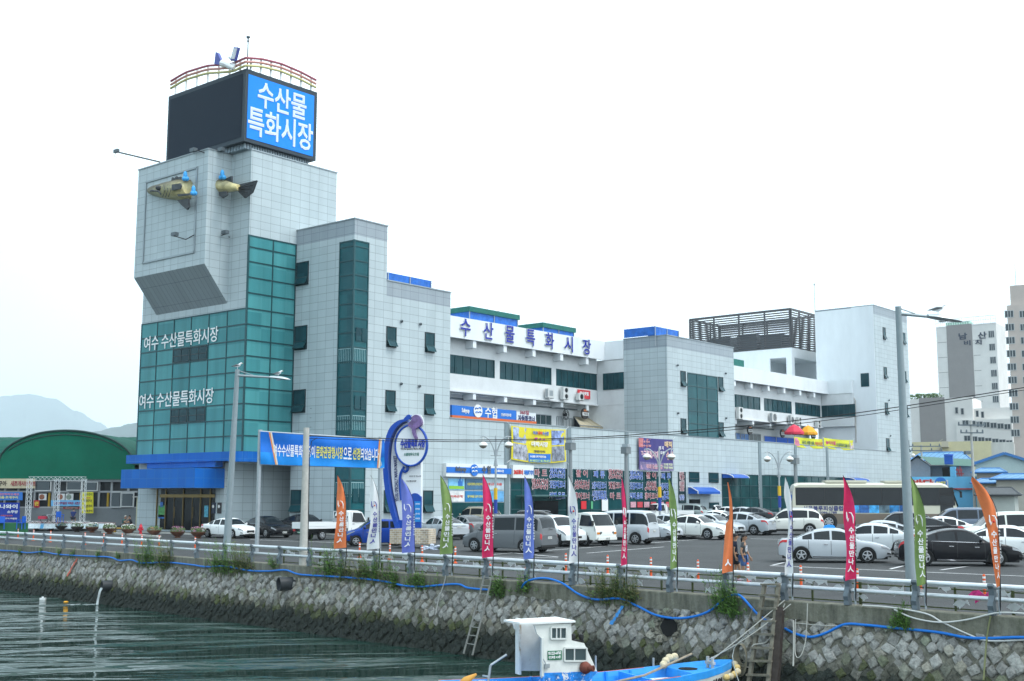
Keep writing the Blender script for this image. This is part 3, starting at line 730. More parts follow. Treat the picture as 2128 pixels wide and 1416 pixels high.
# terrace front strips, pilasters, shop fronts
pilm = mat('pilaster_metal', (.2,.25,.27), .45, .3)
for px in (1053,1182,1302,1578,1652.5,1718):
    x = onY(px,930,Yb).x; pil = MB(); pil.box(x-.3,Yb-.07,0,x+.3,Yb-.004,9.5); pil.build('pilaster', pilm, MK)
zsh = 5.68
def shop(px0, px1, n, rows, gm=shop_glass, zt=zsh, z0=.35):
    xa, xb = onY(px0,1000,Yb+.1).x, onY(px1,1000,Yb+.1).x
    return wall_grid('shop_window', ('y', Yb+.12), xa, xb, z0, zt, [xa+.05]+[xa+(xb-xa)*k/n for k in range(1,n)]+[xb-.05], [z0+(zt-z0)*r for r in rows]+[zt-.05], gm, fr=.1)
R4 = (0,.28,.54,.78)
sh = [shop(1060.5,1108,2,(0,.3,.62)), shop(1109,1181,2,R4), shop(1190,1297,3,R4), shop(1306.5,1399,3,R4), shop(1500,1576,4,(0,.25,.5,.76)), shop(1582,1651,4,(0,.25,.5,.76)), shop(1657,1716,4,(0,.25,.5,.76)), shop(1722,1770,3,(0,.25,.5,.76))]
q = MB(); q.box(73.15,Yb+.2,0,X5,Yb+.5,.36); q.box(73.15,Yb,0,onY(1060.5,1000,Yb).x,Yb+.15,5.72); q.box(X4+.7,Yb+.02,0,onY(1500,1000,Yb).x,Yb+.3,5.72); q.box(onY(1770,1000,Yb).x,Yb+.02,0,X5,Yb+.3,5.72)
q.build('tiled_wall', tile, MK)
# lettering stuck to the shop glass
pk = mat('letter_maroon', (.33,.07,.09), .6); bw_ = mat('letter_pale_blue', (.03,.12,.5), .6); wht = mat('sticker_white', (.8,.8,.82), .6)
txt = [(1124,983,'마 트',0),(1158,980,'생선건어',1),(1158,990,'(20매장)',1),(1122,1003,'멸치건어',0),(1122,1013,'(20매장)',0),(1158,1007,'갓김치코너',1),(1158,1031,'커피,음료',1),
 (1209,984,'활 어',0),(1245,986,'패 류',1),(1279,982,'멸치건어',0),(1279,992,'(20매장)',0),(1209,1005,'선어코너',0),(1209,1013,'(중매인)',0),(1245,1009,'2층식당코너',1),(1279,1009,'젓갈코너',0),(1209,1031,'홍어코너',0),(1245,1027,'시장회무침',1),(1247,1036,'(2매)',1),(1279,1031,'마 트',0),
 (1322,985,'생선건어',1),(1322,993,'(20매장)',1),(1353,988,'활 어',0),(1384,990,'패 류',1),(1322,1010,'갓김치코너',1),(1353,1007,'선어회',0),(1353,1016,'(매장)',0),(1385,1011,'2층식당코너',1),(1322,1031,'커피,음료',1),(1353,1031,'홍어코너',0),(1385,1027,'효관',1),(1385,1036,'(판매)',1)]
mb2 = MB()
for px, py, s_, k in txt:
    P = onY(px,py,Yb-.02); w_ = min(2.3, .56*len(s_)+.1); h_ = .42 if '(' in s_ else .68
    letters(mb2, s_, P, UX, UZ, w_+.07, h_+.06, .01, 2, bold=.035); letters(mb2, s_, P-Vector((0,.012,0)), UX, UZ, w_, h_, .008, k, bold=.015)
mb2.build('window_lettering', [pk, bw_, wht], sh[2])
for i, px in enumerate((1316,1330,1344,1358,1374,1389)):
    q = MB(); P = onY(px,1049,Yb-.02); panel(q, P, UX, UZ, .95, .55, .03); q.build('small_poster', mat('poster_red' if i % 2 else 'poster_rose', (.5,.05,.07) if i % 2 else (.55,.3,.36), .6, noise=.5, nscale=9), sh[3])
for px, c, w_, h_ in ((1213,(.6,.02,.03),.8,.75),(1257,(.75,.75,.75),1.0,1.1),(1230,(.1,.4,.2),.3,.7)):
    q = MB(); panel(q, onY(px,1050,Yb-.02), UX, UZ, w_, h_, .03); q.build('small_poster', mat('sticker_%d' % px, c, .6), sh[2])
q = MB()
for px0, px1, pt, pb in ((1432,1452,982,1001.5),(1473,1492,983.5,1002.5),(1474,1493,1046,1055)):
    a, b = onY(px0,pt,Yb), onY(px1,pb,Yb); awning_win('y', Yb, a.x, b.x, b.z, a.z, open_=False)
a, b = onY(1409,981,Yb), onY(1425,1046,Yb)
vs = MB(); vs.box(a.x,Yb-.08,b.z,b.x,Yb-.01,a.z); vso = vs.build('narrow_sign', mat('sign_dark', (.012,.03,.035), .3), MK)
q = MB()
for py, s_, k in ((986,'대관,',0),(994,'학관',0),(1006,'약관예약',0),(1015,'김밥',0),(1034,'냉동',1)):
    P = onY(1417,py,Yb-.09); letters(q, s_, P, UX, UZ, 1.0, .62, .01, 2, bold=.05); letters(q, s_, P-Vector((0,.012,0)), UX, UZ, .92, .54, .008, k, bold=.01)
q.build('lettering', [pk, bw_, wht], vso)
# dark doorways, blue awning and the small rounded canopies
def awn(px0, px1, pt, pb, dep, nm, curved):
    a, b = onY(px0,pt,Yb), onY(px1,pb,Yb); q = MB(); h = a.z-b.z; am = mat('awning_blue', (.01,.09,.42) if not curved else (.02,.06,.22), .4)
    if not curved:
        pts = [(a.x,Yb,a.z),(a.x,Yb-dep*.3,a.z-.03),(a.x,Yb-dep,b.z+h*.35),(a.x,Yb-dep,b.z),(a.x,Yb,b.z)]
    else: pts = [(a.x,Yb,a.z)]+[(a.x,Yb-dep*math.sin(k*.31),b.z+h*math.cos(k*.31)) for k in range(1,6)]+[(a.x,Yb,b.z)]
    q.prism(pts, (b.x-a.x,0,0)); o = q.build(nm, am, MK)
    e = MB()
    for x in (a.x-.03, b.x+.03): e.tube([(x,p[1]-.02,p[2]+.02) for p in pts[:-1]], .045, 6)
    e.build('awning_rib', whitep, o)
awn(1430,1477,1012.5,1027,1.2,'door_awning',False); awn(1501,1534,985,994.5,1.4,'door_awning',True); awn(1757,1787,993,1001,1.4,'door_awning',True)
q = MB(); a, b = onY(1432,1038,Yb), onY(1455,1056,Yb); q.box(a.x,Yb-.02,.3,b.x,Yb+.01,a.z); q.build('doorway', dark_in, MK)
q = MB(); a = onY(1137,1028,Yb); b = onY(1150,1060,Yb); q.box(a.x-1.9,Yb-.05,.3,a.x+1.6,Yb-.01,2.7); q.build('doorway', dark_in, MK)
q = MB(); q.box(a.x-4.5,Yb-1.3,3.1,a.x+2.6,Yb-.05,3.2); q.build('glass_canopy', mat('canopy_glass', (.1,.18,.18), .1), MK)
# drain pipe, rail and signs behind the terrace
pp = MB(); P = onX(1776,790,X5-.2)
pp.tube([onX(1769,826,X5-.25), onX(1774,827,X5-.25), onX(1777.5,833,X5-.25), onX(1779,920,X5-.25)], .09, 8); pp.build('drain_pipe', mat('pipe_pale', (.42,.4,.38), .6), MK)
q = MB(); q.bar((73.2,Yv-.1,onY(934,827,Yv-.1).z),(105,Yv-.1,onY(934,827,Yv-.1).z),.1,.14); q.bar((121.2,Yv-.1,onY(1530,886,Yv-.1).z),(150,Yv-.1,onY(1530,886,Yv-.1).z),.1,.14)
q.build('cable_tray', steel_dk, MK)
# windows and shop fronts along the terrace
for px0, px1, pt, pb, c in ((1111,1145,861,878,(.03,.06,.065)),(1157,1167,866,890,(.5,.53,.55)),(1170,1189,869,885,(.45,.47,.48)),(1192,1240,866,890,(.02,.03,.05)),(1529,1556,900,918,(.04,.15,.4)),(1556,1581,901,921,(.12,.14,.14)),(1588,1660,906,928,(.01,.1,.55)),(1779,1790,905,940,(.06,.08,.09))):
    a, b = onY(px0,pt,Yv-.05), onY(px1,pb,Yv-.05); q = MB(); q.box(a.x,Yv-.06,b.z-.8,b.x,Yv-.005,a.z); go = q.build('window', mat('shopfront_%d' % px0, c, .25, noise=.5 if px0 == 1529 else 0, nscale=1.2), MK)
    f = MB(); n = 3
    for k in range(n+1):
        x = a.x+(b.x-a.x)*k/n; f.box(x-.04,Yv-.1,b.z-.8,x+.04,Yv-.062,a.z)
    f.box(a.x,Yv-.1,a.z-.04,b.x,Yv-.064,a.z+.05); f.build('frame', steel, go)
q = MB(); P = onX(1797,790,X5-.15); q.box(P.x-.04,onX(1806,790,P.x).y,onX(1797,804,P.x).z,P.x+.005,onX(1789,790,P.x).y,onX(1797,776,P.x).z); q.build('window', dk_glass, MK)
# roof aerials and small wall lamps
q = MB(); P = onX(1694,652,X5+.5); q.tube([P, P+UZ*4.6], [.05,.03], 6); q.ball(P+UZ*4.3, .12); q.build('lightning_rod', steel_dk, MK)
q = MB()
for px, py in ((834,668),(873,674),(833,798),(871,803),(1407.5,759.5),(1507.5,776.5),(1408.5,859),(1508.5,869.5),(1847,832),(1850,906)):
    P = onY(px,py,Yb-.05); q.lathe([(0,0),(.12,.01),(.12,.1),(.07,.16)], P, 8, axis=(0,-1,0))
q.build('wall_vent', steel_dk, MK)
# ---- things on the building: screen, arches, fish, lamps, signs, tarps, air conditioners
PB = Vector((onY(511.3,142.4,Yt-.1).x, Yt-.1, 0)); xr_b = onY(659.5,192.8,Yt-.1).x; yl_b = onX(350.4,201.7,PB.x).y
zt_ = onY(511.3,142.4,Yt-.1).z; zb_ = onY(504.6,292.2,Yt-.1).z
bbd = thing('rooftop_billboard', 'dark two sided rooftop screen box with bright blue panel on tower roof', 'billboard', (PB.x, PB.y, 30.5))
dkf = mat('billboard_frame', (.04,.055,.07), .5, .1, spec=.2)
q = MB(); q.box(PB.x,PB.y,zb_,xr_b,yl_b,zt_); q.build('housing', dkf, bbd)
q = MB(); q.box(PB.x-.03,PB.y+.35,zb_+.35,PB.x-.002,yl_b-.3,zt_-.35); q.build('dark_screen', mat('screen_off', (.01,.018,.032), .6, spec=.15, noise=.1, nscale=30), bbd)
q = MB(); q.box(PB.x+.25,PB.y-.03,zb_+.3,xr_b-.35,PB.y-.002,zt_-.4); bp_ = q.build('blue_panel', mat('panel_blue', (.0,.235,.86), .5), bbd)
q = MB(); lg_ = mat('letter_lilac', (.62,.7,.9), .5); wx = xr_b-PB.x; cx_ = (PB.x+.25+xr_b-.35)/2
for s_, px, py, w_, h_ in (('수산물',583.5,209,(xr_b-PB.x-.6)*.72,2.1),('특화시장',581,268,(xr_b-PB.x-.6)*.96,2.25)):
    P = onY(px,py,PB.y-.03); P.x = cx_+(.05 if '물' in s_ else 0)
    letters(q, s_, P, UX, UZ, w_+.1, h_+.08, .04, 0, bold=.016); letters(q, s_, P-Vector((0,.045,0)), UX, UZ, w_-.05, h_-.1, .01, 1, bold=-.016)
q.build('lettering', [mat('letter_white', (.8,.82,.85), .5), lg_], bp_)
q = MB(); n = 26
q.box(PB.x+.5,PB.y+.5,30.5,xr_b-.5,yl_b-.5,zb_)
for k in range(n):
    x = PB.x+.5+(xr_b-PB.x-1)*k/(n-1); q.box(x-.06,PB.y+.42,30.5,x+.06,PB.y+.5,zb_)
for k in range(n):
    y = PB.y+.5+(yl_b-PB.y-1)*k/(n-1); q.box(PB.x+.42,y-.06,30.5,PB.x+.5,y+.06,zb_)
q.build('corrugated_base', mat('base_metal', (.3,.36,.4), .5, .4), bbd)
ar = thing('roof_arch_rails', 'curved red orange and yellow pipe rails arching over rooftop screen box', 'railing', (PB.x, PB.y, zt_))
cols3 = (mat('rail_maroon', (.38,.12,.15), .4), mat('rail_salmon', (.6,.3,.26), .4), mat('rail_yellow', (.62,.56,.25), .4))
def arch_left(u): # u 0..1 from far end to the corner
    px = 355+(511.3-355)*u
    ys = [(355,169),(385,151),(430,137),(460,135),(485,133),(500,125),(511.3,120.5)]
    for (a, b) in zip(ys, ys[1:]):
        if a[0] <= px <= b[0]+.01: return px, a[1]+(b[1]-a[1])*(px-a[0])/(b[0]-a[0])
def arch_right(u):
    px = 511.3+(657-511.3)*u; ys = [(511.3,120.5),(545,123),(585,133),(625,150),(657,167)]
    for (a, b) in zip(ys, ys[1:]):
        if a[0] <= px <= b[0]+.01: return px, a[1]+(b[1]-a[1])*(px-a[0])/(b[0]-a[0])
for k, cm_ in enumerate(cols3):
    q = MB(); pts = [onX(*arch_left(i/14), PB.x-.15)-UZ*(.32*k) for i in range(15)]; pts2 = [onY(*arch_right(i/14), PB.y-.15)-UZ*(.32*k) for i in range(15)]
    q.tube(pts, .1, 6); q.tube(pts2, .1, 6); q.build('curved_rail', cm_, ar)
for i in range(1, 14, 2):
    q = MB(); a = onX(*arch_left(i/14), PB.x+.05)-UZ*.1; q.tube([(a.x,a.y,zt_), a], .09, 6); a = onY(*arch_right(i/14), PB.y+.05)-UZ*.1; q.tube([(a.x,a.y,zt_), a], .09, 6); q.build('post', whitep, ar)
rf = thing('roof_fish_finial', 'small blue and white leaping fish tail ornament above dark screen', 'ornament', onX(478,140,PB.x))
nv = mat('finial_blue', (.08,.1,.35), .4)
q = MB(); P = lambda px, py: onX(px,py,PB.x-.3)
q.prism([P(445,133),(P(448,108)),P(452,110),P(457,122),P(466,131),P(478,132),P(470,138)], (.25,0,0)); q.build('tail_fin', nv, rf)
q = MB(); q.tube([P(462,132),P(470,134),P(480,140),P(486,142)], [.3,.25,.2,.15], 8); q.prism([P(478,131),P(490,133),P(486,140)], (.2,0,0)); q.build('fish_body', whitep, rf)
fl = thing('roof_floodlight', 'floodlight tilted on a bracket beside blue fish ornament on roof rail', 'lamp', P(487,130))
q = MB(); a = P(489,113); q.obox(a, UY*.28+UZ*.08, UZ*.5-UY*.2, UX*.12); q.build('lamp_housing', nv, fl)
q = MB(); q.obox(a+Vector((-.14,-.03,0)), UY*.22+UZ*.06, UZ*.4-UY*.16, UX*.03); q.build('lamp_face', mat('lamp_glass', (.6,.62,.65), .2), fl)
q = MB(); q.tube([a, P(487,131)], .06, 6); q.tube([P(476,119), P(482,126)], .08, 6); q.build('bracket', steel, fl)
am_ = thing('roof_aerial', 'thin aerial mast on corner of the rooftop screen box', 'aerial', (PB.x,PB.y,zt_))
q = MB(); a = onX(516,76,PB.x+.2); q.tube([(PB.x+.2,a.y,zt_-.1), (a.x,a.y,a.z-.5)], [.07,.04], 6); q.lathe([(0,-.5),(.1,-.45),(.05,-.2),(.16,-.1),(.16,0),(0,.02)], a, 8); q.build('mast', steel_dk, am_)
# camera boom off the tower
bm = thing('camera_boom', 'black boom with camera reaching out beyond the tower roof edge', 'camera', onX(330,336,55.6))
q = MB(); a, b = onX(332,337,55.4), onX(243,316,55.4); q.tube([a,b], .07, 6); q.build('boom', black, bm)
q = MB(); q.obox(b+UZ*.1+UY*.1, UY*.3, UX*.12, UZ*.14); q.tube([b+UY*.2, b+UY*.35-UZ*.35, b-UZ*.5], .02, 5); q.build('camera_head', steel_dk, bm)
# the two halves of a great fish hung on the tower
def fish_half(name, label, prof, dirn, depth, mm, org):
    """prof: (px, top py, bottom py) in the plane x=org"""
    t = thing(name, label, 'fish sculpture', onX(prof[0][0], (prof[0][1]+prof[0][2])/2, org)); q = MB(); prev = None
    for px, a, b in prof:
        A, B = onX(px,a,org), onX(px,b,org); c = (A+B)/2; h = (A.z-B.z)/2
        ring = [q.vert((c.x-depth*math.cos(k*math.pi/6)*min(1,h/.9)-.0, c.y, c.z+h*math.sin(k*math.pi/6))) for k in range(-3,10)]
        if prev:
            for k in range(12): q.face((prev[k], prev[k+1], ring[k+1], ring[k]))
        else: q.face(ring)
        prev = ring
    q.face(prev[::-1]); q.build('fish_body', mm, t, smooth=60); return t
fishm = mat('fish_olive', (.2,.17,.07), .45, noise=.5, nscale=1.1)
tm = fishm.node_tree                                            # paler belly: the paint of the sculpture, by height over its own box
tg = tm.nodes.new('ShaderNodeTexCoord'); sp_ = tm.nodes.new('ShaderNodeSeparateXYZ'); rp = tm.nodes.new('ShaderNodeValToRGB'); tm.links.new(tg.outputs['Generated'], sp_.inputs[0]); tm.links.new(sp_.outputs[2], rp.inputs[0])
rp.color_ramp.elements[0].position = .25; rp.color_ramp.elements[0].color = (.6,.5,.24,1); rp.color_ramp.elements[1].position = .8; rp.color_ramp.elements[1].color = (.1,.08,.035,1)
e_ = rp.color_ramp.elements.new(.5); e_.color = (.46,.42,.24,1)
mxn = [n_ for n_ in tm.nodes if n_.type == 'MIX'][0]; tm.links.new(rp.outputs[0], mxn.inputs[6])
finm = mat('fish_fin', (.05,.055,.06), .5, noise=.4, nscale=4)
tip = mat('fish_bubble', (.05,.35,.75), .3)
fh = fish_half('fish_sculpture', 'front half of a painted fish with open mouth mounted in the frame on the tower', [(309,398,401),(313,391,404),(322,387,408),(335,384,411),(350,380,414),(365,377,416),(380,374,417),(395,374,416),(399,380,410)], 1, 1.3, fishm, xf-.02)
q = MB(); F1 = lambda px, py, o=.6: onX(px,py,xf-o)
q.prism([F1(355,380,.6),F1(357,368,.6),F1(362,371),F1(366,366),F1(370,369),F1(374,367),F1(379,372),F1(380,376)], (.15,0,0)); q.prism([F1(368,416),F1(391,413),F1(392,430),F1(388,436),F1(376,426)], (.15,0,0))
q.prism([F1(357,384,1.4),F1(374,381,1.4),F1(376,386,1.4),F1(374,393,1.4),F1(356,396,1.4)], (.12,0,0)); q.prism([F1(368,404,1.38),F1(394,402,1.3),F1(394,406,1.3),F1(370,408,1.38)], (.1,0,0)); q.build('fin', finm, fh)
q = MB()
for k in range(3): q.tube([F1(340+k*6,384+k*.5,1.0-.02*k),F1(343+k*6,396,1.42),F1(338+k*6,410-k*.3,1.05)], .025, 5)
q.tube([F1(310,399,.3),F1(316,396,.95),F1(330,398,1.25),F1(334,404,1.3)], .07, 5); q.ball(F1(330,391,1.1), .28, .28, .2); q.build('gill_line', finm, fh)
for px, py in ((385,369),(402,399)):
    q = MB(); q.ball(F1(px,py-4,.7), .17, .17, .36); q.ball(F1(px-2,py+3,.8), .19); q.ball(F1(px+3,py+3,.6), .2); q.build('painted_bubble', tip, fh, smooth=180)
xj = 57.28; yj = 77.55
def F2(px, py, o=.8):
    return onX(px,py,xj-o)
ft = fish_half('fish_sculpture', 'rear half of a painted fish with fan tail sticking out from the tower corner', [(443,376,401),(450,372,404),(460,372,402),(472,376,400),(485,381,398),(497,384,397)], 1, 1.0, fishm, 56.4)
q = MB(); q.prism([F2(489,385),F2(533,375),F2(524,400),F2(508,412),F2(495,399)], (.14,0,0)); q.prism([F2(464,373),F2(481,366),F2(481,380),F2(470,377)], (.14,0,0)); q.prism([F2(454,399,1.4),F2(470,398,1.4),F2(472,405,1.4),F2(462,412,1.4),F2(456,408,1.4)], (.14,0,0)); q.build('fin', finm, ft)
q = MB()
for k in range(5): q.tube([F2(496,390+k*1.6,.96), F2(531-k*5.5,377+k*8,.96)], .035, 4)
q.build('fin_ray', black, ft)
for px, py in ((462,366),(441,393)):
    q = MB(); q.ball(F2(px,py-4,1.3), .17, .17, .36); q.ball(F2(px-3,py+3,1.3), .19); q.ball(F2(px+3,py+3,1.2), .2); q.build('painted_bubble', tip, ft, smooth=180)
def spot(name, label, a, b, head, cat='lamp'):
    t = thing(name, label, cat, a); q = MB(); q.tube([a, b, head], .04, 5); q.build('bracket', black, t); q = MB(); q.obox(head+UZ*.15, UY*.28, UZ*.14, UX*.18); q.build('lamp_head', steel_dk, t)
spot('wall_spotlight', 'black spotlight on a bent bracket inside the framed panel of the tower', onX(405,488,xf), onX(386,498,xf-.9), onX(363,491,xf-.9))
spot('wall_spotlight', 'black spotlight on a short arm in the recess beside the projecting cube', onX(478,493,Xg), onX(452,492,Xg-.8), onX(468,487,Xg-.8))
spot('roof_spotlight', 'small spotlight at cube roof edge below dark screen', onX(425,318,xf), onX(412,313,xf-.4), onX(402,316,xf-.5))
spot('roof_spotlight', 'small spotlight on arm over the recess beside cube roof corner', onX(441,318,Xg-1), onX(450,316,Xg-1.2), onX(460,315,Xg-1.3))
# tarpaulin shelters and covers on the roofs
tarp = mat('blue_tarp', (.015,.13,.5), .45, noise=.25, nscale=2, bump=.5, bscale=3); gtarp = mat('green_tarp', (.01,.12,.1), .6, noise=.2, nscale=2)
def tarp_box(label, P, w, d, h, two=False, name='tarp_cover', skew=0):
    t = thing(name, label, 'tarp', P); q = MB(); n = 12
    x0, y0, z0 = P
    for k in range(n):
        a, b = x0+w*k/n, x0+w*(k+1)/n; ja, jb = .06*math.sin(k*2.1), .06*math.sin((k+1)*2.1)
        q.poly([(a,y0+ja,z0),(b,y0+jb,z0),(b,y0,z0+h),(a,y0,z0+h)]); q.poly([(a,y0,z0+h),(b,y0,z0+h),(b,y0+d,z0+h+skew),(a,y0+d,z0+h+skew)])
    q.poly([(x0,y0,z0),(x0,y0,z0+h),(x0,y0+d,z0+h+skew),(x0,y0+d,z0)]); q.poly([(x0+w,y0,z0),(x0+w,y0+d,z0),(x0+w,y0+d,z0+h+skew),(x0+w,y0,z0+h)])
    q.build('sheet', tarp, t)
    if two:
        q = MB(); q.box(x0-.2,y0-.2,z0+h,x0+w+.2,y0+d,z0+h+.5); q.build('green_roof', gtarp, t)
    q = MB()
    for a in (x0,x0+w/2,x0+w): q.tube([(a,y0-.05,z0-1.2),(a,y0-.05,z0+h)], .05, 6)
    q.build('post', steel, t)
a, b = onY(806,571,72), onY(895,597,72); tarp_box('long creased blue tarp along the roof edge beside the stair block', (a.x,72,b.z-.35), b.x-a.x, 3, a.z-b.z+.55)
a, b = onY(975,662,78), onY(1075,672,78); tarp_box('blue tarp shelter with green roof above first big blue letters', (a.x,78,20.2), b.x-a.x, 4, 1.0, True)
a, b = onY(1128,688,78), onY(1192,692,78); tarp_box('smaller blue tarp shelter with green roof above the middle big letters', (a.x,78,20.15), b.x-a.x, 3.5, .75, True)
a, b = onY(1290,700,72), onY(1411,692,72); tarp_box('creased blue tarp over the roof of the glazed stair block', (X4-.15,69.5,20.25), onY(1411,692,69.5).x-X4, 4, .95)
gt = MB(); a = onY(1526,757,78); gt.box(121.2,78,20.3,a.x+2.6,79,21.2); tag(gt.build('tarp_cover', gtarp), 'small dark green cover on parapet behind the glazed stair block', 'tarp')
# ------------------------------------------------------------------ buildings around
def rot(v, deg):
    a = rad(deg); return Vector((v.x*math.cos(a)-v.y*math.sin(a), v.x*math.sin(a)+v.y*math.cos(a), 0))
class Fr:
    """an upright frontage: starts at picture column px0 at a given depth and runs right with a turn (deg, + = going away)"""
    def __init__(s, px0, dep, turn=0, z=.5):
        P = atD(px0, 1034, dep); s.o = Vector((P.x, P.y, z)); s.d = rot(RIGHT, turn); s.n = Vector((s.d.y, -s.d.x, 0))     # n: towards the viewer
        s.nrm = s.n
    def at(s, px, py, out=0.0):
        d = ray(px, py); k = (s.o+s.n*out-CAMP).dot(s.nrm)/d.dot(s.nrm); return CAMP+d*k
    def u(s, px): return (s.at(px, 1034)-s.o).dot(s.d)
    def z(s, px, py): return s.at(px, py).z
    def P(s, u, z, out=0.0): return s.o+s.d*u+s.n*out+UZ*(z-s.o.z)
    def slab(s, mb, u0, u1, z0, z1, o0, o1, m=0):
        c = s.P((u0+u1)/2, (z0+z1)/2, (o0+o1)/2); return mb.obox(c, s.d*(u1-u0)/2, s.n*(o1-o0)/2, UZ*(z1-z0)/2, m)
    def rect(s, mb, px0, px1, py0, py1, o0=0, o1=.05, m=0):
        pm = (px0+px1)/2; U_ = lambda p: (s.at(p,1034,o1)-s.o).dot(s.d); return s.slab(mb, U_(px0), U_(px1), s.at(pm,py1,o1).z, s.at(pm,py0,o1).z, o0, o1, m)
win_far = mat('far_window', (.06,.075,.085), .15); win_fr = mat('far_window_frame', (.45,.46,.46), .6)
def windows(fr, par, rects, out=.04, name='window', gm=None, split=2):
    for (a, b, c, d) in rects:
        q = MB(); fr.rect(q, a, b, c, d, 0, out); w = q.build(name, gm or win_far, par)
        f = MB(); u0, u1 = fr.u(a), fr.u(b); z1, z0 = fr.z((a+b)/2,c), fr.z((a+b)/2,d); t = .1
        fr.slab(f,u0-t,u0,z0-t,z1+t,0,out+.04); fr.slab(f,u1,u1+t,z0-t,z1+t,0,out+.04); fr.slab(f,u0,u1,z1,z1+t,0,out+.035); fr.slab(f,u0,u1,z0-t,z0,0,out+.035)
        for k in range(1, split): u = u0+(u1-u0)*k/split; fr.slab(f,u-t/2,u+t/2,z0,z1,out,out+.035)
        f.build('frame', win_fr, w)
cream = mat('apartment_cream', (.68,.665,.64), .85, noise=.06, nscale=.4)
taupe = mat('apartment_taupe', (.27,.255,.25), .85, noise=.05, nscale=.4)
# tall apartment slab
f1 = Fr(1961, 300, -36); A1 = thing('apartment_block', 'tall cream apartment slab with wide grey stripe and dark Korean letters', 'apartment', f1.o)
uE = f1.u(2088); zt1 = f1.z(2020,676)
q = MB(); f1.slab(q, 0, uE, 0, zt1, -9, 0); q.build('wall', cream, A1)
q = MB(); f1.slab(q, f1.u(1983), f1.u(2037), 0, zt1+.4, 0, .12); q.build('stripe_panel', taupe, A1)
q = MB()
for k in range(1, 12):
    z = zt1*k/12; f1.slab(q, .3, f1.u(1982), z-.06, z+.06, 0, .03); f1.slab(q, f1.u(2038), uE-4, z-.06, z+.06, 0, .03)
q.build('floor_groove', taupe, A1)
ys_ = [693+27.2*k for k in range(9)]
windows(f1, A1, [(2072+k*.4, 2083+k*.5, y-6, y+7) for k, y in enumerate(ys_)], split=3)
q = MB(); f1.slab(q, 0, uE, zt1, zt1+.25, -9, .1); 
for k in range(26):
    u = uE*k/25; f1.slab(q, u-.05, u+.05, zt1+.25, zt1+2.1, -.05, .05)
f1.slab(q, 0, uE, zt1+2.0, zt1+2.15, -.06, .06); f1.slab(q, 0, uE, zt1+1.1, zt1+1.2, -.06, .06); q.build('roof_railing', whitep, A1)
q = MB(); f1.slab(q, f1.u(1980), f1.u(2030), zt1+.25, zt1+1.3, -4, -1); q.build('roof_hut', mat('pale_green', (.25,.45,.36), .7), A1)
ld = mat('letter_dark', (.05,.06,.09), .6); q = MB()
for ch, px, py, s_ in (('남',2001,699,1.7),('산',2041,697,1.7),('비',2010,713,1.3),('치',2033,711.5,1.3)):
    letters(q, ch, f1.at(px,py,.16), f1.d, UZ, s_*1.25, s_, .05, bold=.03)
q.build('lettering', ld, A1)
# lower wing of the same estate
f2 = Fr(1886, 255, -30); A2 = thing('apartment_block', 'lower cream wing with wide grey stripe, bands of windows and rooftop shrubs', 'apartment', f2.o)
zt2 = f2.z(1930,829); u2 = f2.u(2112)
q = MB(); f2.slab(q, 0, f2.u(2030), 0, zt2, -12, 0); f2.slab(q, f2.u(2030), u2, 0, f2.z(2060,835)-1.2, -12, -1.5); f2.slab(q, f2.u(1995), u2, 0, f2.z(2060,872), -1.5, .6); q.build('wall', cream, A2)
q = MB(); f2.slab(q, f2.u(1918.5), f2.u(1972), 0, zt2+.2, 0, .12); q.build('stripe_panel', taupe, A2)
windows(f2, A2, [(1994,1999,847,859),(2006,2011,849,861),(2037,2042,854,866),(2048,2053,856,868)], out=.1, split=1)
f2b = Fr(1886, 255, -30); f2b.o = f2b.P(0,.5,.62)
windows(f2b, A2, [(2008+k*14.6, 2020+k*14.6, 874+k*1.3, 884+k*1.3) for k in range(7)]+[(2010+k*14.6, 2022+k*14.6, 906+k*1.6, 916+k*1.6) for k in range(7)], split=2)
leafm = attr_mat('foliage', .7, noise=.25)
def leaf_blob(q, c, r, n, size, cols, flat=.7):
    for _ in range(n):
        d = Vector((rnd(-1,1), rnd(-1,1), rnd(-1,1)))
        if d.length > 1: d.normalize()
        p = c+Vector((d.x*r, d.y*r, d.z*r*flat)); s = size*rnd(.6,1.3); a = Vector((rnd(-1,1),rnd(-1,1),rnd(-.5,.8))).normalized(); b = a.orthogonal().normalized()
        q.cc = random.choice(cols); q.poly([p-a*s, p+b*s*.45, p+a*s, p-b*s*.45])
GR = [(.05,.11,.025),(.075,.15,.035),(.035,.08,.02),(.09,.14,.05)]
q = MB()
for k in range(10): leaf_blob(q, f2.P(f2.u(1900+k*6), zt2+.5, -3), 1.3, 60, .35, GR)
q.build('roof_shrubs', leafm, A2)
# brown tower
f3 = Fr(2113, 210, -30); A3 = thing('apartment_block', 'tall beige brown apartment tower with paired windows, cut by the picture edge', 'apartment', f3.o)
bei = mat('apartment_beige', (.5,.43,.39), .85, noise=.06, nscale=.5); zt3 = f3.z(2110,634)
q = MB(); f3.slab(q, 0, 15, 0, zt3, -12, 0); f3.slab(q, .6, 14, zt3, f3.z(2112,592), -11, -.6); q.build('wall', bei, A3)
windows(f3, A3, [(2109,2126,645+k*27.6,658+k*27.6) for k in range(10)]+[(2140,2156,645+k*27.6,658+k*27.6) for k in range(10)], split=3)
q = MB(); q.tube([f3.P(1.5,f3.z(2112,592),-2), f3.P(1.5,f3.z(2112,545),-2)], .06, 6); q.build('aerial', steel, A3)
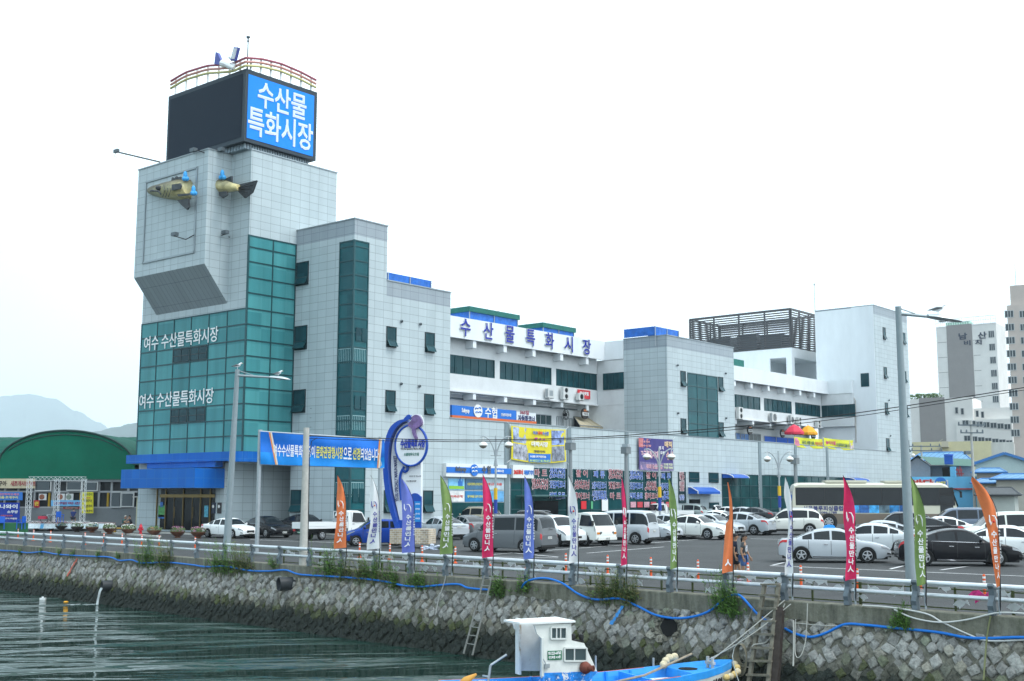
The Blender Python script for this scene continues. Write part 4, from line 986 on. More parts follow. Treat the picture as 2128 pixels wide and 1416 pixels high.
# cream and white low block
f4 = Fr(1888, 190, -24); A4 = thing('low_building', 'plain pale yellow building with outside stair below the apartments', 'building', f4.o)
q = MB(); f4.slab(q, 0, f4.u(2065), 0, f4.z(1980,918), -8, 0); q.build('wall', mat('yellow_wall', (.58,.53,.33), .85, noise=.08, nscale=.5), A4)
q = MB(); f4.slab(q, f4.u(2065), f4.u(2112), 0, f4.z(2090,919), -8, -.2); q.build('white_wall', mat('stained_white', (.5,.5,.47), .9, noise=.2, nscale=.4, streak=.3), A4)
q = MB(); a = f4.P(f4.u(1925), f4.z(1930,955), .4); b = f4.P(f4.u(1965), f4.z(1965,926), .4); q.bar(a,b,.5,.25); q.bar(a+UZ*1,b+UZ*1,.06); f4.slab(q,f4.u(1962),f4.u(1977),f4.z(1970,930),f4.z(1970,928),0,1.2); f4.slab(q,f4.u(1963),f4.u(1977),f4.z(1970,928),f4.z(1970,918),1.1,1.2); q.build('outside_stair', mat('stair_cream', (.5,.46,.36), .8), A4)
# blue roofed houses
blue_roof = tile_mat('blue_roof_tile', (.11,.3,.48), (.08,.24,.42), (.03,.09,.2), .5, .6, .1, .5)
def house(label, px0, px1, ye, yr_, dep, wallc, turn=5, roofm=None, deep=7, name='house', gable=None):
    f = Fr(px0, dep, turn-28); t = thing(name, label, 'house', f.o); u = f.u(px1); ze = f.z((px0+px1)/2, ye); zr_ = f.z((px0+px1)/2, yr_)
    q = MB(); f.slab(q, 0, u, 0, ze, -deep, 0); q.build('wall', mat('wall_'+str(px0), wallc, .85, noise=.1, nscale=.7), t)
    q = MB(); o = .5
    A, B, C, D = f.P(-o,ze,o), f.P(u+o,ze,o), f.P(u-u*.12,zr_,-deep/2), f.P(u*.12,zr_,-deep/2); E_, F_ = f.P(-o,ze,-deep-o), f.P(u+o,ze,-deep-o)
    q.poly([A,B,C,D]); q.poly([B,F_,C]); q.poly([E_,A,D]); q.poly([F_,E_,D,C]); q.poly([A,E_,F_,B]); rr = q.build('roof', roofm or blue_roof, t)
    q = MB(); q.tube([A,B], .09, 6); q.tube([D,C], .1, 6); q.tube([A,D], .08, 6); q.tube([B,C], .08, 6); q.build('roof_ridge', mat('ridge_blue', (.05,.17,.4), .5) if roofm is None else roofm, rr)
    return f, t
house('house with bright blue tiled hip roof behind the green roofed house', 1900, 2015, 957, 938, 150, (.45,.45,.42), 4)
house('small house with light blue tiled roof beside grey utility pole', 2032, 2085, 982, 972, 120, (.35,.3,.25), 4)
house('blue tiled roof house nearer the parked cars', 2072, 2140, 996, 984, 105, (.4,.38,.33), 2)
house('low house with faded blue tiles and cream walls', 2030, 2078, 1004, 994, 112, (.45,.42,.33), 3)
house('dark grey roofed shed with blue gutter behind parked cars', 2040, 2108, 1029, 1013, 95, (.42,.45,.42), 3, mat('dark_roof', (.07,.075,.08), .8, noise=.2))
f5 = Fr(2030, 135, -24); t = thing('warehouse', 'pale mint gabled warehouse with thin blue roof edge', 'warehouse', f5.o)
q = MB(); u = f5.u(2150); za, zc = f5.z(2035,965), f5.z(2092,945); q.prism([f5.P(0,0), f5.P(u,0), f5.P(u,za), f5.P(f5.u(2092),zc), f5.P(0,za)], -f5.n*14); q.build('wall', mat('mint_wall', (.42,.5,.48), .8, noise=.06), t)
q = MB(); q.bar(f5.P(-.6,za-.1,.3), f5.P(f5.u(2092),zc+.15,.3), .3); q.bar(f5.P(f5.u(2092),zc+.15,.3), f5.P(u+.5,za,.3), .3)
q.poly([f5.P(-.6,za,.4), f5.P(f5.u(2092),zc+.2,.4), f5.P(f5.u(2092),zc+.2,-14), f5.P(-.6,za,-14)]); q.poly([f5.P(f5.u(2092),zc+.2,.4), f5.P(u+.6,za,.4), f5.P(u+.6,za,-14), f5.P(f5.u(2092),zc+.2,-14)]); q.build('roof', mat('ridge_blue', (.05,.17,.4), .5), t)
# sky blue restaurant with the grey green-roofed house on top
f6 = Fr(1876, 128, -23); R6 = thing('restaurant', 'sky blue painted restaurant with grey upper storey, green roof and big sign', 'restaurant', f6.o)
sb = mat('sky_blue_wall', (.13,.42,.66), .8, noise=.12, nscale=.6, streak=.4)
q = MB(); f6.slab(q, 0, f6.u(2044), 0, f6.z(1950,991), -9, 0); q.build('wall', sb, R6)
q = MB(); f6.slab(q, 0, f6.u(2030), f6.z(1950,1018), f6.z(1950,1015), 0, .25); q.build('red_ledge', mat('red_ledge', (.4,.06,.06), .7), R6)
q = MB(); za, zc = f6.z(1884,965), f6.z(1910,950); u0, u1 = f6.u(1884), f6.u(1934); z0 = f6.z(1900,991)
q.prism([f6.P(u0,z0,-1.2), f6.P(u1,z0,-1.2), f6.P(u1,f6.z(1934,968),-1.2), f6.P(f6.u(1908),zc,-1.2), f6.P(u0,za,-1.2)], -f6.n*6); f6.slab(q, u1, f6.u(2020), z0, f6.z(1980,966), -7, -2.6); q.build('upper_storey', mat('grey_upper', (.22,.24,.27), .85, noise=.08), R6)
q = MB(); gr_ = mat('green_roof', (.05,.13,.1), .6, noise=.2); pk_ = f6.P(f6.u(1910),zc+.25,-.8); 
q.poly([f6.P(u0-.6,za-.3,-.8), pk_, pk_-f6.n*6.6, f6.P(u0-.6,za-.3,-7.4)]); q.poly([pk_, f6.P(f6.u(1938),f6.z(1938,966),-.8), f6.P(f6.u(2024),f6.z(2024,968),-2), f6.P(f6.u(2020),f6.z(2020,952),-5), pk_-f6.n*5]); q.build('roof', gr_, R6)
q = MB(); f6.rect(q, 1961, 1976, 972, 991, -2.6, -2.5); q.build('dark_opening', dark_in, R6)
q = MB(); f6.slab(q, f6.u(1977), f6.u(1988), z0, f6.z(1980,970), -1.5, 0); q.build('corner_pier', sb, R6)
q = MB()
for a, b in (((1989,972),(1995,990)),((1995,970),(1999,990)),((1985,977),(2000,977)),((1987,985),(2003,985))): q.bar(f6.at(*a,-.4), f6.at(*b,-.4), .12)
q.build('red_railing', mat('red_rail', (.35,.05,.06), .6), R6)
sg = MB(); a, b = f6.u(1865), f6.u(1972); f6.slab(sg, a, b, f6.z(1920,1025), f6.z(1920,998), .1, .35); so_ = sg.build('signboard', mat('sign_pale', (.6,.62,.62), .6), R6)
q = MB(); letters(q, '여바다', f6.at(1907,1003.5,.38), f6.d, UZ, 3.2, .75, .03, 0, bold=.05); letters(q, '해물전문점', f6.at(1917,1014,.38), f6.d, UZ, 3.0, .5, .02, 2, bold=.03)
q.obox(f6.at(1955,1005,.38), f6.d*.01, UZ*.01, f6.n*.01)
q.lathe([(0,.05),(.62,.05),(.62,0)], f6.at(1955,1004.5,.36), 20, 1, axis=tuple(f6.n)); q.build('lettering', [mat('sign_red', (.6,.04,.03), .5), mat('sign_blue', (.02,.16,.55), .5), mat('sign_maroon', (.3,.05,.08), .5), wht], so_)
q = MB(); letters(q, '여수밥집', f6.at(1955,1003,.43), f6.d, UZ, .95, .26, .015, bold=.04); letters(q, '전문음식점', f6.at(1955,1009,.43), f6.d, UZ, .8, .18, .015, bold=.04); q.build('oval_lettering', mat('sign_yellow', (.75,.65,.1), .5), so_)
tk = thing('water_tank', 'square blue water tank standing on the roof of the sky blue restaurant', 'tank', f6.at(1975,966,.2)); q = MB(); f6.slab(q, f6.u(1966), f6.u(1983), f6.z(1975,965), f6.z(1975,948), -1.4, .1); f6.slab(q, f6.u(1965.5), f6.u(1983.5), f6.z(1975,948), f6.z(1975,946.5), -1.45, .15); q.build('tank_body', mat('tank_blue', (.01,.09,.42), .5), tk)
q = MB(); q.lathe([(.5,0),(.5,.12),(0,.16)], f6.P(f6.u(1974.5), f6.z(1975,946.5), -.7), 12); q.build('lid', mat('tank_blue', (.01,.09,.42), .5), tk)
tk2 = thing('water_tank', 'square blue tank beside blue tiled roof at the picture edge', 'tank', f6.at(2118,1005)); q = MB(); f6.slab(q, f6.u(2110), f6.u(2127), f6.z(2118,1012), f6.z(2118,994), 4, 5.5); q.build('tank_body', mat('tank_blue', (.01,.09,.42), .5), tk2); q = MB(); f6.slab(q, f6.u(2109.5), f6.u(2127.5), f6.z(2118,994), f6.z(2118,992.5), 3.9, 5.6); q.build('lid', mat('tank_blue', (.01,.09,.42), .5), tk2)
def pole_wires(name, label, px, yt, dep, arms, r=.16):
    f = Fr(px, dep, 0); t = thing(name, label, 'utility pole', f.o); q = MB(); zt = f.z(px, yt); q.tube([f.P(0,.2), f.P(0,zt)], [r, r*.7], 8); q.build('pole', pale_concrete, t)
    for py, w in arms:
        q = MB(); z = f.z(px, py); f.slab(q, -w, w, z-.06, z+.06, .1, .22)
        for k in (-1,-.5,.5,1): q.lathe([(0,0),(.09,0),(.06,.25),(0,.27)], f.P(k*w*.95, z+.06, .16), 6)
        q.build('crossarm', steel_dk, t)
    return f, t
fp1, _t = pole_wires('utility_pole', 'grey concrete utility pole with crossarms beside yellow building', 2025, 875, 115, ((884,1.3),(900,1.1)))
q = MB(); fp1.slab(q, -.9, -.4, fp1.z(2020,945), fp1.z(2020,938), .2, .7); q.build('transformer', steel_dk, _t)
fp2, _t = pole_wires('utility_pole', 'utility pole with stacked insulators behind market end wall', 1919, 925, 140, ((928,2.2),(937,2.4)))
# ------------------------------------------------------------------ green arched eatery on the left
f7 = Fr(-40, 112, 0, .4); T7 = thing('tent_restaurant', 'eatery under big green arched tarpaulin vaults with long windowed front', 'restaurant', f7.o)
gtent = mat('green_tent', (.004,.125,.075), .8, spec=.1, noise=.14, nscale=.3, bump=.5, bscale=.8); gtent2 = mat('green_vault', (.008,.075,.055), .8, spec=.1, noise=.2, nscale=.5)
tn = gtent2.node_tree; wv = tn.nodes.new('ShaderNodeTexWave'); wv.inputs['Scale'].default_value = .55; wv.inputs['Distortion'].default_value = .6; uvn = tn.nodes.new('ShaderNodeUVMap')
def arch(px):
    k = (px-137)/142.0; return 968-73*math.sqrt(max(0, 1-k*k))*1.0
q = MB(); pts = [f7.at(px, arch(px)) for px in [-4.9+283.8*i/36 for i in range(37)]]
zl = f7.z(100, 998)
q.prism([f7.P(f7.u(-5),zl)]+pts+[f7.P(f7.u(279),zl)], -f7.n*.1); gb = q.build('gable_sheet', gtent, T7)
q = MB(); q.tube([p+f7.n*.05 for p in pts], .1, 8); q.tube([p+f7.n*.02-UZ*.4 for p in pts[3:-3]], .05, 6); q.build('arch_rim', mat('dark_green', (.015,.05,.045), .6), gb)
q = MB()                                                       # barrel running back behind the gable
for a, b in zip(pts, pts[1:]): q.poly([a, b, b-f7.n*9, a-f7.n*9])
q.build('vault', gtent2, T7, smooth=180)
def cross_vault(px0, px1, ridge, eave, d0, span, nm, seam=1.3):
    f = Fr(px0, d0, -3, .4); q = MB(); u1 = f.u(px1); ze, zr_ = f.z((px0+px1)/2, eave), f.z((px0+px1)/2, ridge); n = int(u1/seam); prev = None
    for i in range(n*2+1):
        u = u1*i/(n*2); dz = 0 if i % 2 == 0 else -.06
        ring = [q.vert(f.P(u, ze+(zr_-ze)*math.sin(k*math.pi/12)+dz, -span/2*(1-math.cos(k*math.pi/12)))) for k in range(13)]
        if prev:
            for k in range(12): q.face((prev[k], ring[k], ring[k+1], prev[k+1]))
        prev = ring
    q.build(nm, gtent2, T7)
cross_vault(-120, 300, 900, 985, 118, 16, 'vault')
f8 = f7
wallg = mat('eatery_panel', (.15,.165,.175), .6, noise=.1, nscale=1); wfr = mat('eatery_frame', (.3,.31,.32), .5)
q = MB(); f7.slab(q, 0, f7.u(283), .3, f7.z(100,1056), -.6, -.2); f7.slab(q, 0, f7.u(283), zl-.15, zl+.1, -.4, 0); f7.slab(q, 0, f7.u(283), .3, zl, -4, -3.6); q.build('panel_wall', wallg, T7)
q = MB(); f7.slab(q, 0, f7.u(283), f7.z(100,1056), zl, -1.0, -.9); q.build('dark_inside', mat('eatery_dark', (.02,.024,.028), .4), T7)
wf = MB()
for px in (-35,7,35,69,107,138,168,203,229,264):
    f7.slab(wf, f7.u(px)-.09, f7.u(px)+.09, f7.z(100,1056), zl, -.4, -.25)
for py in (1000,1022,1055): f7.slab(wf, 0, f7.u(283), f7.z(100,py)-.08, f7.z(100,py)+.08, -.38, -.24)
wf.build('window_frames', wfr, T7)
windows(f7, T7, [(74,103,1001,1019),(139,167,1002,1018),(176,200,1003,1019),(233,250,1024,1053),(254,276,1026,1052)], out=-.2, name='window', split=1)
for px, pb in ((100,1054),(165,1054),(222,1056)):
    q = MB(); f7.rect(q, px, px+4, 1024, pb, -.5, -.3); q.build('yellow_curtain', mat('curtain_yellow', (.35,.22,.02), .8), T7)
for px, py, c, s_ in ((87,1009,(.5,.04,.07),'소'),(150,1009,(.5,.04,.07),'방')):
    q = MB(); letters(q, s_, f7.at(px,py,-.1), f7.d, UZ, .62, .55, .02, bold=.05); q.build('window_letter', mat('letter_crimson', c, .6), T7)
for px, py in ((87,1033),(125,1033),(143,1033)):
    q = MB(); f7.slab(q, f7.u(px)-.36, f7.u(px)+.36, f7.z(px,py)-.3, f7.z(px,py)+.3, -.2, -.16); po = q.build('food_poster', mat('poster_white', (.6,.6,.6), .6), T7)
    q = MB(); q.lathe([(0,.02),(.24,.02),(.26,0)], f7.at(px,py,-.15), 10, axis=tuple(f7.n)); q.build('dish', mat('dish_%d' % px, (.25,.09,.05) if px != 143 else (.2,.24,.2), .6, noise=.6, nscale=9), po)
q = MB()
f7.rect(q, 284, 312, 1034, 1097, 8.6, 9.4)
cb = tag(q.build('utility_cabinet', mat('cream_box', (.5,.48,.33), .8, noise=.06)), 'cream walled lean to with flat cap beside the tiled entrance', 'shed')
q = MB(); f7.rect(q, 275, 314, 1031.5, 1034, 8.5, 9.6); q.build('flat_cap', pale_concrete, cb)
# banners and signs of the eatery
def cloth_sign(label, px0, px1, py0, py1, out, c, lines, cat='banner', name='banner', fr=f7, sag=0):
    t = thing(name, label, cat, fr.at((px0+px1)/2, py1, out)); q = MB(); n = 10
    for i in range(n):
        a, b = px0+(px1-px0)*i/n, px0+(px1-px0)*(i+1)/n
        w0, w1 = .04*math.sin(i*1.7), .04*math.sin((i+1)*1.7)
        s0, s1 = sag*math.sin(math.pi*i/n), sag*math.sin(math.pi*(i+1)/n)
        q.poly([fr.at(a,py1+s0,out+w0), fr.at(b,py1+s1,out+w1), fr.at(b,py0+s1,out+w1), fr.at(a,py0+s0,out+w0)])
    q.build('cloth', mat('cloth_%s' % str(c), c, .7, noise=.08), t)
    ms = {}; 
    for (tx, px, py, wpx, hpx, tc) in lines:
        ms.setdefault(tc, MB()); s = fr.at(px,py,out+.06); k = (fr.u(px+.5)-fr.u(px-.5))
        letters(ms[tc], tx, s, fr.d, UZ, wpx*k, hpx*k, .01, bold=.03)
    for tc, mb in ms.items(): mb.build('lettering', mat('ink_%s' % str(tc), tc, .6), t)
    return t
cloth_sign('beige banner of grilled shellfish dishes hung over the eatery windows', -38, 73, 995, 1015, .25, (.5,.44,.3), [('조개구이·',-2,1005,34,11,(.03,.02,.02)),('새조개샤브샤브',48,1005,52,11,(.28,.03,.05))])
cloth_sign('blue banner with pale lettering under the beige banner', -30, 47, 1023, 1040, .9, (.03,.16,.5), [('소주한잔하러오세요',12,1027.5,56,5,(.6,.2,.25)),('해물모듬·조개구이',10,1034,54,5,(.7,.65,.2))])
cloth_sign('deep blue upright sign of the soju bar leaning by blue chairs', -22, 41, 1045, 1086, 2.2, (.012,.04,.32), [('나와이',18,1053,36,9,(.75,.78,.8)),('소주방',26,1064,22,6,(.75,.78,.8)),('해물포장마차',14,1072,24,3,(.6,.12,.1)),('생선구이·조개구이·해물탕',8,1078,54,3.4,(.7,.65,.6))], 'sign', 'sign')
cloth_sign('light blue banner with maroon words below the window row', 106, 169, 1040, 1052, .15, (.15,.42,.7), [('생선회',118,1046,16,6,(.25,.03,.1)),('해물탕',133,1046,13,6,(.25,.03,.1)),('바베큐',147,1046,12,6,(.25,.03,.1)),('새조개',161,1046,12,6,(.25,.03,.1))])
cloth_sign('yellow menu banner hanging beside the truss post', 170, 194, 1023, 1067, .8, (.68,.62,.03), [('장어구이',184,1028,16,6,(.05,.15,.03)),('조개구이',182,1041,18,6,(.05,.03,.03)),('생선구이',183,1052,17,6,(.05,.03,.03)),('조개구이',183,1062,18,5,(.05,.03,.03)),('13,000원',182,1035,12,3,(.5,.05,.05))])
cloth_sign('small red menu strip on the eatery window', 70, 82, 1040, 1055, -.1, (.45,.03,.05), [('냉면',76,1047,8,9,(.7,.6,.05))])
cloth_sign('pair of thin red labels over the metal shutter', 131, 167, 1054, 1058, -.1, (.3,.04,.05), [('영업중 어서오세요',149,1056,26,2,(.6,.5,.4))], 'label', 'shop_label')
# lighting truss with the little stage
f9 = Fr(-30, 101, 0, .35); tr = thing('stage_truss', 'white lattice truss frame standing over the low stage', 'truss', f9.at(118,1090))
def lattice(q, a, b, w=.3, step=.35, r=.014):
    d = b-a; L_ = d.length; t = d.normalized(); s1 = t.cross(f9.n).normalized() if abs(t.dot(f9.n)) < .9 else UZ; s2 = f9.n
    cs = [s1*w/2+s2*w/2, s1*w/2-s2*w/2, -s1*w/2-s2*w/2, -s1*w/2+s2*w/2]
    for c in cs: q.bar(a+c, b+c, r*2)
    n = max(2, int(L_/step))
    for i in range(n):
        for j in range(4): q.bar(a+t*(L_*i/n)+cs[j], a+t*(L_*(i+1)/n)+cs[(j+1)%4], r*1.4)
trm = mat('truss_white', (.7,.72,.72), .5)
zt = f9.z(118,995); zb_ = f9.z(118,1084)
for px in (60,118,173):
    q = MB(); lattice(q, f9.P(f9.u(px),zb_), f9.P(f9.u(px),zt), .34); q.build('truss_post', trm, tr)
q = MB(); lattice(q, f9.P(f9.u(59),zt), f9.P(f9.u(176),zt), .3); q.build('top_truss', trm, tr)
q = MB(); lattice(q, f9.P(f9.u(57),zb_-.1,.5), f9.P(f9.u(192),zb_-.1,.5), .26); q.build('base_truss', trm, tr)
sg_ = thing('stage', 'low stage wrapped in white and light blue cloth behind flower bowls', 'stage', f9.at(118,1100))
q = MB(); f9.slab(q, f9.u(50), f9.u(222), .35, f9.z(118,1087), -2.6, .6); q.build('platform', mat('stage_top', (.3,.2,.2), .8), sg_)
q = MB(); n = 24
for i in range(n):
    a, b = f9.u(50)+(f9.u(224)-f9.u(50))*i/n, f9.u(50)+(f9.u(224)-f9.u(50))*(i+1)/n
    q.poly([f9.P(a,.35,.75+.06*(i%2)), f9.P(b,.35,.75+.06*((i+1)%2)), f9.P(b,f9.z(118,1088),.62), f9.P(a,f9.z(118,1088),.62)], (1,0,1,1,1)[i%5])
q.build('skirt_cloth', [mat('drape_blue', (.1,.36,.62), .7, noise=.2), mat('drape_white', (.6,.68,.72), .7, noise=.2)], sg_)
def chair(label, f, px, py, out, cm_, rz=0):
    P = f.at(px, py, out); t = thing('plastic_chair', label, 'chair', P, rz); s = MB()
    s.box(-.22,-.22,.42,.22,.22,.46); s.build('seat', cm_, t, world=False)
    s = MB(); s.box(-.22,.2,.46,.22,.24,.9); s.build('backrest', cm_, t, world=False)
    for a in (-.2,.2):
        for b in (-.2,.2): s = MB(); s.bar((a,b,0),(a*.95,b*.95,.43),.05); s.build('leg', cm_, t, world=False)
        s = MB(); s.bar((a*1.15,-.2,.64),(a*1.15,.22,.66),.05); s.bar((a*1.15,-.18,.44),(a*1.15,-.2,.64),.04); s.build('armrest', cm_, t, world=False)
bc = mat('plastic_blue', (.01,.1,.5), .4)
ch1 = Fr(-30, 84, 0, .3)
chair('blue plastic armchair beside deep blue soju bar sign', ch1, 43, 1100, 0, bc, rad(210)); chair('blue plastic armchair half cut off by the picture edge', ch1, 1, 1100, 0, bc, rad(160))
chair('blue plastic chair on the stage under the truss', f9, 124, 1086, 2.0, bc, rad(120))
gb_ = MB(); ch1.slab(gb_, ch1.u(-10), ch1.u(50), .3, 1.15, -1, -.2); tag(gb_.build('planter_box', mat('box_green', (.02,.13,.05), .7)), 'long dark green box under the blue soju bar sign', 'box')
bk_ = thing('bicycle', 'parked bicycle with red basket behind the truss post', 'bicycle', f9.at(103,1082,1)); q = MB()
for px in (92,112):
    c = f9.at(px,1079,1); q2 = [c+f9.d*.33*math.cos(k*.524)+UZ*.33*math.sin(k*.524) for k in range(13)]; w_ = MB(); w_.tube(q2, .025, 6); w_.build('wheel', black, bk_)
q.tube([f9.at(92,1079,1), f9.at(98,1070,1), f9.at(108,1069,1), f9.at(112,1079,1)], .03, 6); q.tube([f9.at(98,1070,1), f9.at(102,1080,1), f9.at(108,1069,1), f9.at(110,1062,1)], .03, 6); q.build('frame', steel, bk_)
q = MB(); f9.rect(q, 81, 96, 1073, 1079, .9, 1.4); q.build('basket', mat('basket_red', (.5,.03,.07), .5), bk_)
# ------------------------------------------------------------------ vehicles
paint = mat('car_paint', (.5,.5,.5), .2, 0, spec=.13, coat=.04, ocol=True)
cglass = mat('car_glass', (.009,.013,.017), .05, spec=.3); rubber = mat('rubber', (.012,.012,.012), .8, spec=.2); trim = mat('black_trim', (.015,.015,.016), .5, spec=.3)
alloy = mat('alloy', (.42,.43,.45), .35, .7); lampw = mat('headlamp', (.2,.215,.23), .1, .3, spec=.6); lampr = mat('tail_lamp', (.4,.01,.015), .2, spec=.5); lampo = mat('amber_lamp', (.6,.2,.02), .2)
plate_w = mat('number_plate', (.65,.66,.64), .5); plate_y = mat('yellow_plate', (.6,.38,.02), .5); plate_g = mat('green_plate', (.02,.2,.1), .5); seam_m = mat('door_gap', (.02,.02,.022), .7)
chromed = mat('chrome_trim', (.6,.6,.62), .15, 1)
def interp(pts, x):
    if x <= pts[0][0]: return pts[0][1]
    for (a, b) in zip(pts, pts[1:]):
        if x <= b[0]:
            t = (x-a[0])/(b[0]-a[0]+1e-9); return a[1]+(b[1]-a[1])*t
    return pts[-1][1]
def sinterp(pts, x):
    """smooth (monotone cubic) interpolation"""
    n = len(pts)
    if x <= pts[0][0]: return pts[0][1]
    if x >= pts[-1][0]: return pts[-1][1]
    d = [(pts[i+1][1]-pts[i][1])/(pts[i+1][0]-pts[i][0]) for i in range(n-1)]
    m = [d[0]]+[0 if d[i-1]*d[i] <= 0 else 2*d[i-1]*d[i]/(d[i-1]+d[i]) for i in range(1, n-1)]+[d[-1]]
    for i in range(n-1):
        if x <= pts[i+1][0]:
            h = pts[i+1][0]-pts[i][0]; t = (x-pts[i][0])/h
            return pts[i][1]*(2*t**3-3*t*t+1)+h*m[i]*(t**3-2*t*t+t)+pts[i+1][1]*(-2*t**3+3*t*t)+h*m[i+1]*(t**3-t*t)
def wheel_parts(par, x, y, r, w, spokes=5):
    s = 1 if y > 0 else -1; q = MB()
    q.lathe([(r*.66,-w/2),(r*.93,-w/2),(r,-w*.36),(r,w*.36),(r*.93,w/2),(r*.66,w/2),(r*.62,w*.3)], (x,y-s*w/2,r), 24, axis=(0,s,0)); wo_ = q.build('wheel', rubber, par, world=False, smooth=40)
    q = MB(); c = Vector((x,y-s*w*.08,r)); R = r*.655
    q.lathe([(R,-.05),(R,.035),(R*.9,.04),(R*.86,0)], c, 24, axis=(0,s,0))
    for k in range(spokes):
        an = 2*math.pi*k/spokes+.3; d = Vector((math.cos(an),0,math.sin(an))); t = Vector((-math.sin(an),0,math.cos(an)))
        q.prism([c+d*R*.1+t*R*.17, c+d*R*.9+t*R*.11, c+d*R*.9-t*R*.11, c+d*R*.1-t*R*.17] if s < 0 else [c+d*R*.1-t*R*.17, c+d*R*.9-t*R*.11, c+d*R*.9+t*R*.11, c+d*R*.1+t*R*.17], Vector((0,s*.03,0)))
    q.lathe([(R*.24,.0),(R*.24,.04),(0,.045)], c, 10, axis=(0,s,0)); q.build('rim', alloy, wo_, world=False, smooth=40)
    q = MB(); q.lathe([(R*.98,-.02),(0,-.02)], c, 16, axis=(0,s,0)); q.build('wheel_inner', trim, wo_, world=False)
def car_proto(name, L, Wd, belt, roof, wheels, wr, ww=.21, win=None, pill=(), seams=(), wtop=.74, sill=.2, plan=None, ws=None, rs=None, handles=(), spokes=5, cab=None, taper=.05, gmat=None, arch=1.17):
    """belt, roof: side-view control points; win=(x0,x1) side glass; ws/rs = windscreen and rear glass spans; front is +x"""
    h = L/2; t = thing(name, 'x', 'car'); wd = Wd/2
    xs = set([-h, h, -h+.02, h-.02, -h+.08, h-.08, -h+.18, h-.18, -h+.32, h-.32])
    n = int(L/.2)
    for i in range(n+1): xs.add(round(-h+L*i/n, 3))
    for wx in wheels:
        R = wr*arch
        for k in range(-6, 7): xs.add(round(wx+R*math.sin(k*math.pi/12), 3))
    special = set()
    for a in (ws or ())+(rs or ())+tuple(win or ()): special.add(a)
    for p in pill: special |= {p-.045, p+.045}
    for s in seams: special |= {s-.009, s+.009}
    xs = sorted([x for x in xs if all(abs(x-s) > .03 for s in special)]+list(special))
    xs = [x for x in xs if -h <= x <= h]
    plan = plan or [(-h,.80),(-h+.08,.88),(-h+.35,.955),(-h+.9,1),(h-1.1,1),(h-.45,.95),(h-.12,.85),(h,.74)]
    rings = []; q = MB(); NP = 12
    def zb(x):
        z = sill+(.06 if abs(x) > h-.25 else 0)+max(0, (abs(x)-(h-.5)))*.12
        for wx in wheels:
            R = wr*arch
            if abs(x-wx) < R: z = max(z, wr+math.sqrt(R*R-(x-wx)**2)*.98)
        return z
    for x in xs:
        zs = sinterp(belt, x); zr_ = max(sinterp(roof, x), zs+.012); w_ = wd*sinterp(plan, x); b = min(zb(x), zs-.12); g = min(1, max(0, (zr_-zs)/.36))
        wt = w_*(wtop*g+.86*(1-g)); lo = zs-b
        pr = [(w_*.965, b), (w_*.995, b+.10*lo if b > wr else b+.2*lo), (w_, b+.48*lo), (w_*.985, b+.8*lo), (w_*.95, zs-.012),
              (w_*.925, zs+.012 if g > .05 else zs+.004)]
        gh = zr_-zs
        bx = w_*.92+(wt-w_*.92)*.06; tx = w_*.92+(wt-w_*.92)*.9
        pr += [(bx if g > .05 else w_*.90, zs+max(.006,.07*gh)), (tx if g > .05 else w_*.86, zs+max(.009,.86*gh)), (wt*.95, zs+.95*gh+.006), (wt*.86, zs+gh+.004*g+.012*(1-g)), (wt*.5, zr_+.02*g+.022), (0, zr_+.03*g+.027)]
        rings.append([q.vert((x, y, z)) for y, z in pr])
    mir = [[(q.vert((q.v[i].x, -q.v[i].y, q.v[i].z)) if q.v[i].y > 1e-6 else i) for i in r] for r in rings]
    gl = {'windscreen': [], 'rear_window': [], 'side_window': []}; G = {}
    for k in gl: G[k] = MB()
    body = []
    for i in range(len(xs)-1):
        xm = (xs[i]+xs[i+1])/2
        seam = any(abs(xm-s) < .01 for s in seams); pl = any(abs(xm-p) < .046 for p in pill)
        for j in range(NP-1):
            kind = None
            if j == 6 and win and win[0] < xm < win[1] and not pl: kind = 'side_window'
            if j in (9, 10) and ws and ws[0] < xm < ws[1]: kind = 'windscreen'
            if j in (9, 10) and rs and rs[0] < xm < rs[1]: kind = 'rear_window'
            m = 1 if (seam and 0 < j < 5) else 0
            for rr, fl in ((rings, False), (mir, True)):
                f = [rr[i][j], rr[i+1][j], rr[i+1][j+1], rr[i][j+1]]
                if f[2] == f[3]: f = f[:3]
                if not fl: f = f[::-1]
                if kind: G[kind].poly([q.v[a] for a in f])
                else: q.face(f, m)
    for e, rev in ((0, False), (-1, True)):                     # nose and tail closed in horizontal strips
        for j in range(NP-2):
            f = [rings[e][j], rings[e][j+1], mir[e][j+1], mir[e][j]]
            if rev: f = f[::-1]
            q.face(f, 0)
        f = [rings[e][NP-2], rings[e][NP-1], mir[e][NP-2]]; q.face(f if not rev else f[::-1], 0)
    bo = q.build('body', [paint, seam_m], t, world=False, smooth=38)
    for k in gl:
        if not G[k].f: continue
        if k == 'side_window':
            for sgn in (1, -1):
                # separate panes between pillars
                cuts = [win[0]]+list(pill)+[win[1]]
                for a, b in zip(cuts, cuts[1:]):
                    m_ = MB()
                    for f in G[k].f:
                        c = sum((G[k].v[i] for i in f), Vector())/len(f)
                        if c.y*sgn > 0 and a < c.x < b: m_.poly([G[k].v[i] for i in f])
                    if m_.f: m_.build('side_window', gmat or cglass, t, world=False, smooth=60)
        else: G[k].build(k, gmat or cglass, t, world=False, smooth=60)
    q = MB()
    R = wr*arch
    q.box(-h+.15,-wd*.8,sill-.03,h-.15,wd*.8,sill+.25)
    for wx in wheels: q.box(wx-R,-wd*.93,sill,wx+R,wd*.93,wr+R*.96)
    q.build('underbody', trim, t, world=False)
    for wx in wheels:
        for sg in (1, -1): wheel_parts(t, wx, sg*wd*.985, wr, ww, spokes)
